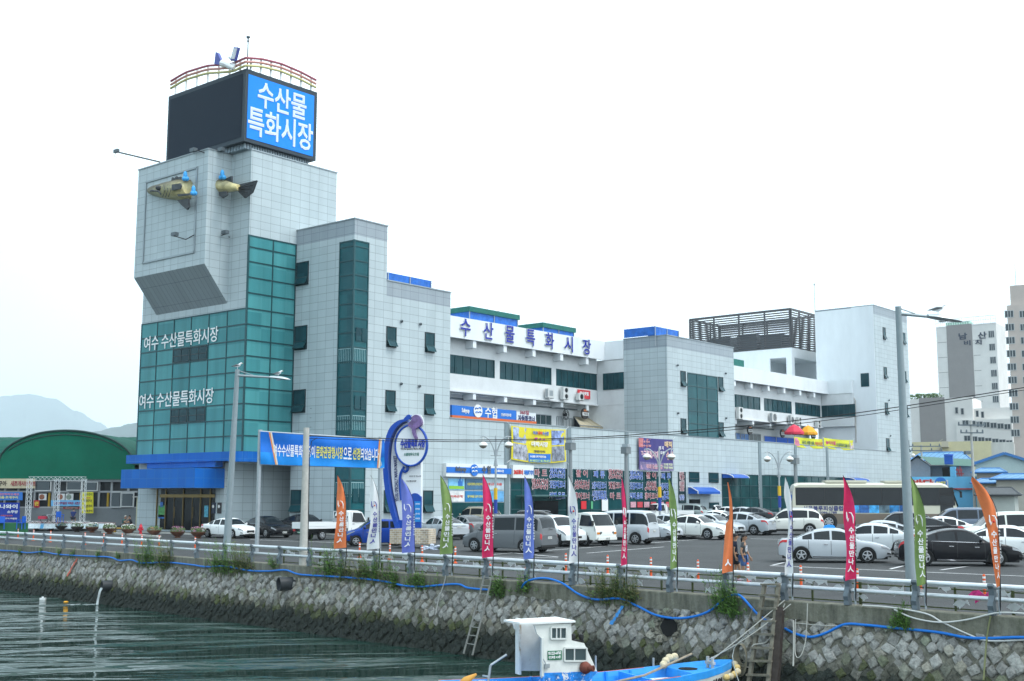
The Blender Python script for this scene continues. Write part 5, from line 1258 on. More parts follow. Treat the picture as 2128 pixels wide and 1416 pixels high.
    def P(x, j, f=0.0, out=0.0, sg=1):
        i = min(range(len(xs)), key=lambda k: abs(xs[k]-x)); a = q_pts[i][j]; b = q_pts[i][min(j+1,NP-1)]
        p = a.lerp(b, f); return Vector((p.x, p.y*sg, p.z))
    q_pts = [[Vector(bo.data.vertices[i].co) for i in r] for r in rings]
    def patch(nm, x0, x1, j0, j1, mm, off=.012, sg=1):
        """a lamp or trim piece that follows the body surface"""
        idx = [i for i, x in enumerate(xs) if x0-1e-6 <= x <= x1+1e-6]
        if len(idx) < 2: return
        m_ = MB()
        js = []
        k = j0
        while k < j1-1e-6: js.append(k); k = min(math.floor(k+1e-6)+1, j1)
        js.append(j1)
        def pt(i, j):
            a = int(min(j, NP-2)); p = q_pts[i][a].lerp(q_pts[i][a+1], j-a)
            nrm = Vector((.35 if xs[i] > h-.3 else (-.35 if xs[i] < -h+.3 else 0), 1, .1)).normalized()
            p = p+nrm*off; return Vector((p.x, p.y*sg, p.z))
        g_ = [[m_.vert(pt(i, j)) for j in js] for i in idx]
        for a in range(len(idx)-1):
            for b in range(len(js)-1):
                f = (g_[a][b], g_[a+1][b], g_[a+1][b+1], g_[a][b+1]); m_.face(f[::-1] if sg > 0 else f)
        return m_.build(nm, mm, t, world=False, smooth=60)
    def front(nm, z0, z1, yw, mm, e=1, off=.02, d=.04, chamfer=.0):
        m_ = MB(); x = e*(h+off-d/2); m_.box(x-d/2,-yw,z0,x+d/2,yw,z1); return m_.build(nm, mm, t, world=False)
    t['_L'] = L
    for hx, hz in handles:
        for sg in (1,-1):
            m_ = MB(); y = wd*.995; m_.box(hx-.09,sg*y-.02,hz-.014,hx+.09,sg*y+.02,hz+.014); m_.build('door_handle', chromed, t, world=False)
    if win:
        for sg in (1,-1):
            m_ = MB(); x = win[1]-.12; z = sinterp(belt, x)+.08; m_.ball((x+.02,sg*(wd*.95+.12),z+.03),.07,.11,.075,8,6); m_.bar((x+.02,sg*wd*.86,z-.02),(x+.02,sg*(wd*.95+.06),z+.01),.05); m_.build('wing_mirror', paint, t, world=False, smooth=60)
    return t, patch, front, h, wd
def plate(t, x, z, mm, e, w=.3, y=0):
    q = MB(); q.box(x-.012,y-w/2,z-.06,x+.012,y+w/2,z+.06); p = q.build('number_plate', mm, t, world=False)
    q = MB(); letters(q, random.choice(('12가 3845','38나 1207','27다 6419','52라 7130')), (x+e*.014,y,z), UY if e > 0 else NY, UZ, w*.86, .075, .003, bold=.03); q.build('plate_number', seam_m if mm is not plate_g else whitep, p, world=False)
PROTO = {}
def sedan():
    L, W_ = 4.78, 1.83; h = L/2
    belt = [(-h,.72),(-h+.05,.9),(-h+.2,.985),(-1.55,1.0),(-1.2,.985),(.9,.925),(1.15,.92),(1.7,.85),(h-.2,.71),(h-.05,.62),(h,.52)]
    roof = [(-h,.7),(-1.72,.99),(-1.15,1.25),(-.6,1.405),(-.1,1.45),(.25,1.43),(.65,1.27),(1.1,.965),(1.25,.9),(h,.5)]
    t, patch, front, h, wd = car_proto('parked_sedan', L, W_, belt, roof, (-1.42,1.38), .325, .22, (-1.36,.86), (-.9,-.14), (-1.1,-.14,.92), .70, .2, ws=(.5,1.08), rs=(-1.62,-.85), handles=((-.36,.8),(.62,.77)))
    for sg in (1,-1):
        patch('headlight', h-.62, h-.02, 3.0, 4.3, lampw, .012, sg); patch('taillight', -h+.0, -h+.42, 3.2, 4.3, lampr, .012, sg); patch('fog_lamp', h-.2, h-.02, 1.1, 1.7, trim, .012, sg)
        patch('window_trim', -1.5, .95, 5.0, 5.6, chromed, .006, sg); patch('sill_trim', -1.0, .95, .15, .5, chromed, .008, sg)
    front('grille', .42, .58, .34, trim, 1, .012, .06); front('grille_bar', .57, .6, .36, chromed, 1, .02, .05); front('bumper_intake', .24, .34, .5, trim, 1, .01, .06)
    plate(t, h+.02, .4, plate_w, 1, .33); plate(t, -h-.012, .82, plate_w, -1); front('boot_trim', .9, .925, .5, chromed, -1, .01, .04); front('rear_bumper_strip', .3, .36, .6, trim, -1, .006, .04)
    return t
def hatch():
    L, W_ = 3.6, 1.6; h = L/2
    belt = [(-h,.75),(-h+.06,.95),(-1.0,1.0),(.7,.95),(.95,.93),(h-.25,.78),(h-.05,.66),(h,.55)]
    roof = [(-h,.75),(-h+.1,1.02),(-1.45,1.35),(-1.1,1.46),(-.3,1.49),(.2,1.45),(.55,1.27),(.98,.97),(1.1,.92),(h,.5)]
    t, patch, front, h, wd = car_proto('parked_hatchback', L, W_, belt, roof, (-1.17,1.2), .29, .18, (-1.3,.8), (-.75,-.02), (-.82,-.02,.8), .76, .2, ws=(.36,.94), rs=(-h+.1,-1.3), handles=((-.2,.82),(.5,.8)))
    for sg in (1,-1):
        patch('headlight', h-.55, h-.02, 3.0, 4.4, lampw, .012, sg); patch('taillight', -h+.0, -h+.2, 3.0, 6.5, lampr, .012, sg)
    front('grille', .42, .52, .3, trim); plate(t, h+.02, .36, plate_w, 1); plate(t, -h-.012, .6, plate_w, -1)
    return t
def suv(name='parked_suv', Hh=1.72, L=4.6, rear=0):
    W_ = 1.86; h = L/2
    belt = [(-h,.8),(-h+.05,1.0),(-1.6,1.09),(.9,1.02),(1.2,1.0),(h-.35,.92),(h-.06,.76),(h,.6)]
    roof = [(-h,.8),(-h+.08,1.1),(-h+.32,1.46),(-1.5,Hh-.06),(-.6,Hh),(.1,Hh-.02),(.5,Hh-.16),(1.08,1.06),(1.3,1.0),(h,.6)]
    t, patch, front, h, wd = car_proto(name, L, W_, belt, roof, (-1.36,1.38), .36, .24, (-2.0,.85), (-1.28,-.12), (-1.0,-.12,.9), .76, .27, ws=(.34,1.04), rs=(-h+.08,-h+.42), handles=((-.3,.92),(.62,.9)))
    for sg in (1,-1):
        patch('headlight', h-.5, h-.02, 3.0, 4.3, lampw, .012, sg); patch('taillight', -h, -h+.24, 3.0, 5.6, lampr, .012, sg); patch('lower_cladding', -.95, .95, 0, .75, trim, .008, sg)
        q = MB(); q.tube([(-1.7,sg*.62,Hh-.02),(-1.4,sg*.64,Hh+.05),(.1,sg*.64,Hh+.06),(.3,sg*.62,Hh-.05)], .022, 6); q.build('roof_rail', alloy, t, world=False)
    front('grille', .6, .78, .42, trim); front('bumper_guard', .3, .44, .7, trim, 1, .012); front('bumper_guard', .3, .5, .75, trim, -1, .012); plate(t, h+.02, .5, plate_w, 1); plate(t, -h-.012, .88, plate_w, -1)
    return t
def van(old=False):
    L, W_ = (5.1, 1.92) if not old else (4.75, 1.82); h = L/2; Hh = 1.93 if not old else 1.94
    belt = [(-h,.85),(-h+.04,1.0),(-2.1,1.12),(1.2,1.08),(1.5,1.04),(h-.35,.9),(h-.08,.76),(h,.6)]
    roof = [(-h,.9),(-h+.07,1.25),(-h+.2,1.7),(-h+.42,Hh-.04),(-1.4,Hh),(.4,Hh-.03),(.8,Hh-.17),(1.5,1.2),(1.75,1.04),(h,.62)]
    t, patch, front, h, wd = car_proto('parked_van', L, W_, belt, roof, (-1.55,1.62), .34, .22, (-2.3,1.3), (-.95,.42) if not old else (-1.15,-.1,.55), (-.95,.42,1.42), .83, .24, ws=(.8,1.52), rs=(-h+.07,-h+.26), handles=((.2,.98),(.62,.98)), spokes=6)
    for sg in (1,-1):
        patch('headlight', h-.55, h-.02, 3.0, 4.3, lampw, .012, sg); patch('taillight', -h, -h+.12, 2.4, 5.0, lampr, .014, sg)
        if old: patch('lower_cladding', -.9, .95, 0, 1.0, trim, .008, sg)
    front('grille', .6, .72, .42, trim); plate(t, h+.02, .45, plate_w, 1); plate(t, -h-.012, .78, plate_w, -1, .36); front('rear_step', .3, .42, .8, trim, -1, .012)
    q = MB(); q.tube([(-h+.0,.1,1.25),(-h+.04,-.35,1.2)], .012, 4); q.build('rear_wiper', trim, t, world=False)
    return t
def wagon():
    L, W_ = 4.85, 1.98; h = L/2; Hh = 1.78
    belt = [(-h,.8),(-h+.05,1.0),(-2.1,1.05),(1.0,1.0),(1.3,.98),(h-.35,.85),(h-.08,.72),(h,.6)]
    roof = [(-h,.85),(-h+.08,1.15),(-h+.28,1.6),(-1.8,Hh-.02),(-.6,Hh),(.4,Hh-.04),(.75,Hh-.2),(1.4,1.05),(1.6,.98),(h,.6)]
    t, patch, front, h, wd = car_proto('parked_minivan', L, W_, belt, roof, (-1.45,1.5), .34, .22, (-2.25,1.2), (-1.2,.15), (-1.1,.15,1.25), .8, .22, ws=(.7,1.38), rs=(-h+.08,-h+.32), handles=((-.1,.92),(.5,.9)))
    for sg in (1,-1): patch('headlight', h-.5, h-.02, 3.0, 4.3, lampw, .012, sg); patch('taillight', -h, -h+.18, 2.8, 5.2, lampr, .014, sg)
    front('grille', .55, .68, .4, trim); plate(t, h+.02, .42, plate_w, 1); plate(t, -h-.012, .8, plate_w, -1)
    return t
def truck(old=False):
    """cab over engine pickup: cab, drop-side bed, chassis"""
    t = thing('pickup_truck', 'x', 'truck'); W_ = 1.74; wd = W_/2; h = 2.5
    L = 1.72; c0 = h-L                                           # cab from c0 to h
    prof = [(c0,.55),(c0,1.1),(c0+.02,1.55),(c0+.1,1.84),(c0+.32,1.93),(h-.72,1.92),(h-.5,1.8),(h-.14,1.16),(h-.03,.95),(h,.62),(h-.02,.4),(h-.2,.34)]
    # loft across the width: three slices of the side outline, the outer one drawn in at the roof
    q = MB(); G = {'windscreen': MB(), 'side_window': MB()}
    def sl(y):
        k = abs(y)/wd; out = []
        for x, z in prof:
            ins = 1-.11*max(0, (z-1.1)/.83)*1.0
            out.append(Vector((x-.07*k**4 if x > c0+.5 else x, y*ins, z-.05*(k**4)*(1 if z > 1.8 else 0))))
        return out
    ys = [-wd,-wd*.94,-wd*.6,0,wd*.6,wd*.94,wd]; S_ = [[q.vert(p) for p in sl(y)] for y in ys]; n = len(prof)
    for i in range(len(ys)-1):
        for j in range(n-1):
            f = (S_[i][j], S_[i+1][j], S_[i+1][j+1], S_[i][j+1])
            if j == 6 and 0 < i < 5: G['windscreen'].poly([q.v[a] for a in f])
            elif j == 1 and 0 < i < 5: G.setdefault('rear_window', MB()).poly([q.v[a] for a in f])
            else: q.face(f)
    for e in (0, -1):
        f = S_[e] if e == 0 else S_[e][::-1]; q.face(f[::-1] if False else f)
    q.build('cab', paint, t, world=False, smooth=32); G['windscreen'].build('windscreen', cglass, t, world=False); G['rear_window'].build('rear_window', cglass, t, world=False)
    for sg in (1,-1):
        q = MB(); yy = lambda z: sg*(wd*(1-.11*max(0,(z-1.1)/.83))+.008)
        pts = [(c0+.32,1.16),(h-.3,1.13),(h-.62,1.74),(c0+.42,1.78)]; pp_ = [(x,yy(z),z) for x, z in pts]; q.poly(pp_ if sg < 0 else pp_[::-1]); q.build('side_window', cglass, t, world=False)
        q = MB()
        for a, b in (((c0+.25,.6),(c0+.25,1.84)),((h-.22,.85),(h-.22,1.12)),((c0+.25,.6),(h-.62,.6))): q.bar((a[0],yy(a[1])-sg*.003,a[1]),(b[0],yy(b[1])-sg*.003,b[1]),.014)
        q.build('door_gap', seam_m, t, world=False)
        q = MB(); q.box(c0+.34,sg*wd-.015,1.0,c0+.5,sg*wd+.02,1.03); q.build('door_handle', trim, t, world=False)
        q = MB(); q.obox((h-.2,sg*(wd+.16),1.32),(.03,0,0),(0,.07,0),(0,0,.13)); q.bar((h-.3,sg*wd*.95,1.2),(h-.2,sg*(wd+.14),1.3),.025); q.build('wing_mirror', trim, t, world=False)
        q = MB()
        if old: q.lathe([(.1,0),(.1,.03),(0,.035)], (h-.05,sg*.52,.74), 14, axis=(1,0,0)); q.lathe([(.1,0),(.1,.03),(0,.035)], (h-.05,sg*.52,.74), 14, axis=(1,0,0))
        else: q.prism([(h-.05,sg*.36,.7),(h-.09,sg*.82,.72),(h-.12,sg*.82,.92),(h-.06,sg*.44,.84)][::sg], (.05,0,0))
        q.build('headlight', lampw, t, world=False)
        q = MB(); q.box(h-.09,sg*.72-.1,.68,h-.03,sg*.72+.1,.8) if old else q.box(h-.06,sg*.7-.06,.52,h-.01,sg*.7+.06,.58); q.build('indicator', lampo, t, world=False)
        q = MB(); q.box(-h-.03,sg*.62-.12,.56,-h+.02,sg*.62+.12,.7); q.build('taillight', lampr, t, world=False)
    q = MB(); q.box(h-.05,-.3,.72,h-.02,.3,.78); q.build('grille', trim, t, world=False); q = MB(); q.box(h-.03,-.8,.36,h+.03,.8,.52); q.build('bumper', paint if old else trim, t, world=False)
    plate(t, h+.045, .46, plate_w, 1, .33); plate(t, -h-.02, .5, plate_g, -1, .33)
    q = MB(); b1 = c0-.06
    q.box(-h,-wd,.78,b1,wd,.84); q.build('bed_floor', steel_dk, t, world=False)
    for sg in (1,-1):
        q = MB(); q.box(-h,sg*wd-.03,.74,b1,sg*wd+.03,1.16); q.box(-h+.02,sg*wd-.045,.92,b1-.02,sg*wd+.045,.96); q.build('side_board', paint, t, world=False)
    q = MB(); q.box(-h-.03,-wd,.74,-h+.03,wd,1.16); q.build('tailgate', paint, t, world=False)
    q = MB(); q.box(b1-.05,-wd,.84,b1,wd,1.4); q.build('headboard', alloy, t, world=False)
    q = MB()
    for y in (-wd*.9,-.3,.3,wd*.9): q.tube([(b1-.03,y,1.38),(b1-.03,y,1.85)], .022, 6)
    q.tube([(b1-.03,-wd*.9,1.85),(b1-.03,wd*.9,1.85)], .025, 6); q.build('rear_guard', paint, t, world=False)
    q = MB(); q.box(-h+.1,-.4,.42,h-.3,.4,.74); q.box(-.2,-.75,.4,.5,.75,.72); q.box(-h+.05,-.7,.42,-h+.15,.7,.55); q.box(c0,-.8,.35,h-.3,.8,.9); q.build('chassis', trim, t, world=False)
    for x, r in ((-1.25,.3),(h-.95,.3)):
        for sg in (1,-1): wheel_parts(t, x, sg*(wd*.97 if x < 0 else wd+.015), r, .2, 6)
        if x > 0:
            for sg in (1,-1): q = MB(); q.lathe([(.36,0),(0,.004)], (x,sg*(wd+.003),.33), 20, axis=(0,sg,0)); q.build('wheel_arch', trim, t, world=False)
    return t
PROTO['sedan'] = sedan(); PROTO['hatch'] = hatch(); PROTO['suv'] = suv(); PROTO['van'] = van(); PROTO['oldvan'] = van(True); PROTO['wagon'] = wagon(); PROTO['truck'] = truck(); PROTO['oldtruck'] = truck(True)
used_p = set(); CARS = []
CAT = {'sedan':'car','hatch':'car','suv':'car','van':'van','oldvan':'van','wagon':'van','truck':'truck','oldtruck':'truck'}
def paint_tree(o, c):
    o.color = (*c, 1)
    for k in KIDS(o): paint_tree(k, c)
def park(kind, label, px, py, phi, col, sc=1.0, dep=None, group='vehicles in the car park', zoff=0):
    """px, py: where the middle of the vehicle meets the ground; phi: heading on the picture, 0 = to the right, 90 = away"""
    if dep is None: P = onG(px, py)
    else:
        P = atD(px, 1034, dep); P.z = gz(P.x, P.y)
    o = PROTO[kind]
    if kind in used_p: o = copy_tree(o)
    used_p.add(kind)
    o.location = P; o.rotation_euler = (0, 0, math.atan2(RIGHT.y, RIGHT.x)+rad(phi)); o.scale = (sc, sc, sc)
    o['label'] = label; o['category'] = CAT[kind]; o['group'] = group
    if '_L' in o: del o['_L']
    paint_tree(o, col); CARS.append((o, label)); return o
WHT = (.72,.74,.74); SIL = (.42,.45,.48); PEA = (.62,.62,.58); BLK = (.008,.008,.01); GRY = (.16,.17,.18); DGR = (.05,.055,.06); BLU = (.01,.05,.3); TEA = (.3,.36,.36)
# ------------------------------------------------------------------ vehicles in their places
park('sedan','white older sedan parked in front of the gold entrance doors',476,1118,-37,WHT,.94)
park('sedan','black sedan with green number plate beside the white older sedan',553,1117,-47,BLK,1.0)
park('sedan','black sedan half hidden behind the white pickup bed',632,1110,-42,BLK,1.0)
park('truck','white pickup truck with empty bed behind the orange feather flag',688,1121,42,WHT,1.0)
park('hatch','small bright blue hatchback beside the marlin sign base',778,1134,196,BLU,1.02)
park('sedan','silver sedan showing its tail lamps beside the marlin sign base',918,1120,122,SIL,1.0)
park('sedan','silver grey sedan next in line behind the grey van',972,1116,118,GRY,1.0)
park('suv','pale gold off-roader with roof rails behind the two silver tails',985,1098,150,(.4,.36,.28),1.02)
park('sedan','dark sedan behind the pale gold off-roader',936,1092,150,DGR,1.0)
park('van','grey passenger van parked in front, its rear hatch facing the rail',1058,1147,146,(.13,.14,.15),1.0)
park('suv','black car with roof box behind the grey passenger van',1090,1115,160,BLK,1.0)
park('hatch','white compact with black grille tucked behind the grey van',1160,1134,-62,WHT,1.15)
park('oldtruck','white older light truck facing the rail between two vans',1196,1133,-46,(.7,.71,.68),1.0)
park('oldvan','silver older cargo van with dark lower half',1285,1130,148,SIL,1.0)
park('sedan','silver sedan with wide toothy grille beside the older cargo van',1345,1121,-45,SIL,1.0)
park('sedan','silver sedan with red tail lamps facing away near green flag',1390,1116,135,SIL,1.03)
park('sedan','pearl white sedan with chrome grille facing the rail',1445,1120,-40,(.68,.69,.66),1.04)
park('sedan','silver sedan with amber front lamp behind pearl white sedan',1478,1112,-42,SIL,1.0)
park('sedan','white sedan with red tail lamps behind orange flag',1490,1102,135,WHT,1.02)
park('sedan','silver luxury sedan with its large tail beside beige off-roader',1540,1111,140,(.36,.39,.42),1.05)
park('suv','large beige white off-roader with black lower trim near the coach',1640,1111,166,PEA,1.03)
park('suv','pale green grey off-roader with red tail lamps in the far row',1425,1082,148,TEA,1.0)
park('suv','white hatch off-roader beside the green grey one in the far row',1462,1080,140,WHT,.98)
park('truck','white truck cab in far row beside tall lamp post',1392,1084,205,WHT,.95)
park('sedan','white sedan at the left end of the far row below the blue awning',1512,1083,140,WHT,1.0)
park('sedan','silver sedan in the far row with bright red tail lamps',1543,1084,140,SIL,1.0)
park('sedan','dark grey sedan in the far row beside the blue grey minivan',1568,1086,140,DGR,1.0)
park('wagon','blue grey minivan in the far row beside the lamp post',1575,1074,155,(.2,.25,.33),1.0)
park('suv','black off-roader behind the lamp post with yellow band',1622,1076,150,BLK,1.0)
park('sedan','silver taxi with blue roof lamp parked along the roadside',1733,1168,-12,(.40,.43,.46),1.0,group='vehicles along the roadside')
park('sedan','white sedan parked behind the silver taxi',1812,1150,158,(.55,.58,.6),1.0,group='vehicles along the roadside')
park('sedan','glossy black sedan with chrome trim beside the thick lamp post',1990,1175,-10,BLK,1.03,group='vehicles along the roadside')
park('suv','boxy black car behind the white sedan near the coach',1865,1122,168,BLK,.95)
park('sedan','silver roofed sedan behind the taxi, mostly hidden',1830,1140,160,SIL,1.0)
park('sedan','black sedan with silver glint between black box car and white sedan',1915,1128,165,BLK,1.0)
park('sedan','white sedan beside the black one behind the green flag',1955,1126,165,WHT,1.0)
park('wagon','slate grey minivan roof behind the white sedan near orange flag',1990,1112,172,(.12,.15,.2),1.0)
park('wagon','white minivan behind orange flag at the picture edge',2088,1138,176,(.62,.65,.6),1.05)
park('sedan','white sedan facing out behind the glossy black sedan',2098,1160,-22,WHT,1.0)
park('suv','silver compact off-roader in front of the sky blue restaurant',2008,1079,160,SIL,.92)
park('suv','black off-roader in the row before the blue roofed houses',2058,1076,140,BLK,.95)
park('suv','beige off-roader in the row before the blue roofed houses',2083,1075,140,(.35,.31,.26),.95)
park('sedan','white sedan in the row before the blue roofed houses',2100,1074,140,WHT,.95)
park('sedan','silver sedan at the edge of the row before blue roofed houses',2122,1073,160,SIL,1.0)
park('sedan','grey car roof in front of the bank shop window',940,1082,150,GRY,1.0)
park('sedan','dark car nose beside the marlin sign behind the hatchback',795,1098,150,DGR,1.0)
taxi = [o for o, l in CARS if 'taxi' in l][0]
q = MB(); q.prism([(-.28,0,0),(.28,0,0),(.2,0,.13),(0,0,.17),(-.2,0,.13)], (0,.14,0)); tl = q.build('taxi_lamp', mat('taxi_lamp', (.03,.3,.75), .3), taxi, world=False); tl.location = (-.15,-.07,1.475)
# touring coach
def coach():
    t = thing('touring_coach', 'long beige and brown touring coach with dark windows and Korean lettering', 'bus'); L, W_, Hh = 12.0, 2.5, 3.35; h = L/2; wd = 1.25
    cb_ = mat('coach_beige', (.55,.53,.42), .35, coat=.4); br_ = mat('coach_brown', (.16,.125,.095), .35, coat=.4)
    prof = [(-h,.9),(-h,1.5),(-h+.05,2.6),(-h+.2,3.2),(-h+.5,Hh),(h-1.2,Hh),(h-.75,3.22),(h-.45,2.9),(h-.08,1.6),(h,1.1),(h,.55),(h-.2,.36)]
    q = MB(); ys = [-wd,-wd*.93,-wd*.5,wd*.5,wd*.93,wd]; S_ = []
    for y in ys:
        k = abs(y)/wd; S_.append([q.vert((x-(.12*k**3 if x > 0 and z < 3.3 else 0), y*(1-.05*max(0,(z-1.3)/2)), z-(.16*k**6 if z > 2.9 else 0))) for x, z in prof])
    for i in range(5):
        for j in range(len(prof)-1): q.face((S_[i][j], S_[i+1][j], S_[i+1][j+1], S_[i][j+1]))
    bot = [(-h,.9),(-h+.1,.36)]
    for e in (0,-1): 
        f = S_[e]; q.face(f if e == 0 else f[::-1])
    q.build('body', cb_, t, world=False, smooth=35)
    dk = mat('coach_glass', (.009,.012,.015), .06, spec=.25)
    for sg in (-1,1):
        y = lambda z: sg*(wd*(1-.05*max(0,(z-1.3)/2))+.012)
        q = MB(); p = [(-h+.25,y(1.72)-sg*.005,1.72),(h-.3,y(1.72)-sg*.005,1.72),(h-.42,y(3.0)-sg*.005,3.0),(-h+.25,y(3.0)-sg*.005,3.0)]; q.poly(p if sg < 0 else p[::-1]); q.build('window_band', trim, t, world=False)
        for k in range(5):
            a = -h+.35+k*2.05; b = a+2.0; q = MB(); p = [(a,y(1.78),1.78),(b,y(1.78),1.78),(b,y(2.95),2.95),(a,y(2.95),2.95)]; q.poly(p if sg < 0 else p[::-1]); q.build('side_window', dk, t, world=False)
        q = MB(); p = [(h-1.4,y(.8),.8),(h-.42,y(.8),.8),(h-.5,y(2.4),2.4),(h-1.38,y(2.4),2.4)]; q.poly(p if sg < 0 else p[::-1]); q.build('front_door', dk, t, world=False)
        q = MB(); q.box(-h+.05,sg*wd*1.004-.01,.38,h-1.5,sg*wd*1.004+.01,1.12); q.build('lower_panel', br_, t, world=False)
        for i, c in enumerate(((.05,.3,.6),(.03,.12,.35),(.06,.35,.7),(.1,.16,.2),(.03,.2,.45),(.02,.1,.3))):
            q = MB(); a = -h+4.1+i*.72; p = [(a,y(1.2)+sg*.004,1.18),(a+.7,y(1.2)+sg*.004,1.18),(a+.7,y(1.2)+sg*.004,1.72),(a,y(1.2)+sg*.004,1.72)]; q.poly(p if sg < 0 else p[::-1]); q.build('photo_panel', mat('coach_photo_%d' % i, c, .4, noise=.7, nscale=2.5), t, world=False)
        for x in (-h+2.6, h-2.7):
            wheel_parts(t, x, sg*(wd+.02), .5, .3, 8); q = MB(); q.lathe([(.62,0),(0,.004)], (x,sg*(wd*1.004+.012),.52), 24, axis=(0,sg,0)); q.build('wheel_arch', trim, t, world=False)
        q = MB(); q.obox((h+.15,sg*1.1,2.5),(.06,0,0),(0,.1,0),(0,0,.22)); q.bar((h-.5,sg*1.1,3.0),(h+.15,sg*1.1,2.7),.05); q.build('wing_mirror', trim, t, world=False)
        q = MB(); q.obox((h-.02,sg*.85,.85),(.05,0,0),(0,.2,0),(0,0,.12)); q.build('headlight', lampw, t, world=False); q = MB(); q.box(-h-.02,sg*1.05-.1,1.2,-h+.02,sg*1.05+.1,1.6); q.build('taillight', lampr, t, world=False)
    nv_ = mat('coach_navy', (.02,.03,.16), .5)
    for sg in (-1,1):
        q = MB(); letters(q, '서울블루피싱클럽', (-h+2.2,sg*(wd+.02),1.5), UX*(-sg), UZ, 2.9, .36, .012, bold=.03); letters(q, '010-3086-1788', (-h+2.3,sg*(wd+.02),1.2), UX*(-sg), UZ, 1.8, .15, .006, bold=.02); q.build('lettering', nv_, t, world=False)
    q = MB(); q.poly([(h-.03,-1.05,1.62),(h-.03,1.05,1.62),(h-.4,1.0,2.85),(h-.4,-1.0,2.85)]); o = q.build('windscreen', dk, t, world=False); 
    q = MB(); q.poly([(-h-.012,1.0,1.9),(-h-.012,-1.0,1.9),(-h+.06,-1.0,2.7),(-h+.06,1.0,2.7)]); q.build('rear_window', dk, t, world=False)
    q = MB(); q.box(-h+2.5,-.9,Hh,-h+5.5,.9,Hh+.18); q.box(h-5.2,-.9,Hh,h-3.2,.9,Hh+.15); q.build('roof_unit', cb_, t, world=False)
    plate(t, h+.02, .6, plate_w, 1, .5)
    return t
bus = coach(); P = atD(1812, 1034, 93.5); bus.location = (P.x, P.y, gz(P.x,P.y)); bus.rotation_euler = (0,0,math.atan2(RIGHT.y,RIGHT.x)+rad(-6)); bus.scale = (1.05,1.05,1.07); bus['group'] = 'vehicles in the car park'
# ------------------------------------------------------------------ quay rail
POSTS = [-25,18,56,95,136,177,221,266,312,360,413,470,527,585,647,713,782,856,930,1013,1100,1193,1291,1396,1511,1634,1765,1906,2065]
ss = [q_at(px,.16,.35) for px in POSTS]; ss += [ss[-1]+2.25*k for k in range(1, 6)]
gr = thing('guard_rail', 'silver two pipe guard rail with curved grey posts along the quay', 'guard rail', qp(ss[14],.16,0))
gpost = mat('rail_post_grey', (.13,.158,.18), .5, .2, noise=.12, nscale=6); pipe = mat('aluminium_pipe', (.66,.68,.7), .35, .6, noise=.08, nscale=5)
prof = [(.0,0),(.02,.14),(.07,.24),(.03,.34),(-.03,.48),(.0,.64),(.09,.76),(.17,.8),(.2,.74),(.14,.66),(.12,.5),(.2,.34),(.24,.24),(.2,.12),(.21,0)]
for s in ss:
    q = MB(); q.prism([qp(s-.075,.17-x,z+.012) for x, z in prof], QD*.15); q.build('post', gpost, gr)
for z, r, nn in ((.72,.075,.13),(.4,.06,.15)):
    q = MB(); pts = []
    s = ss[0]-12
    while s < ss[-1]+3: pts.append(qp(s, nn-.0, z+.012)); s += 2.0
    q.tube(pts, r, 10); q.build('rail_pipe', pipe, gr, smooth=180)
# green mossy fence with fish shaped plates behind it
gf = thing('fish_fence', 'thin mossy green fence hung with clear fish shaped plates behind the guard rail', 'fence', qp(q_at(1400,.5),.5,0))
gfm = mat('mossy_green', (.05,.065,.02), .8, noise=.4, nscale=8); sA, sB = q_at(590,.5,.2), S1-2
for z in (.07,.34,.58):
    q = MB(); q.bar(qp(sA,.5,z), qp(sB,.5,z), .035); q.build('rail', gfm, gf)
s = sA; k = 0
while s < sB:
    q = MB(); q.bar(qp(s,.5,0), qp(s,.5,.68), .07 if k % 3 == 2 else .05); q.build('post', gfm, gf); s += 1.55 if k % 3 else 1.25; k += 1
clear = mat('clear_plate', (.6,.63,.64), .25, spec=.5, alpha=.72)
fish_o = [(-.2,0),(-.1,.08),(.02,.1),(.1,.05),(.15,.02),(.24,.1),(.22,0),(.24,-.1),(.15,-.02),(.08,-.07),(.0,-.1),(-.06,-.14),(-.06,-.08)]
random.seed(12)
s = sA+.4; k = 0
while s < sB-.4 and k < 95:
    z = random.choice((.13,.22,.45,.56,.6)); sc = rnd(.7,1.15); fl = random.choice((-1,1)); tl_ = rnd(-.3,.3); q = MB()
    q.prism([qp(s+fl*(x*math.cos(tl_)-y*math.sin(tl_))*sc, .455, max(.02,z+(x*math.sin(tl_)+y*math.cos(tl_))*sc)) for x, y in fish_o], QN*.012); q.build('fish_plate', clear, gf); s += rnd(.3,.8); k += 1
q = MB(); P = qp(q_at(2032,.45,.45),.44,.45); q.prism([P+QD*x*1.3+UZ*y*1.5 for x, y in fish_o], QN*.02); q.build('pink_fish_plate', mat('fish_pink', (.6,.03,.2), .4, noise=.5, nscale=12), gf)
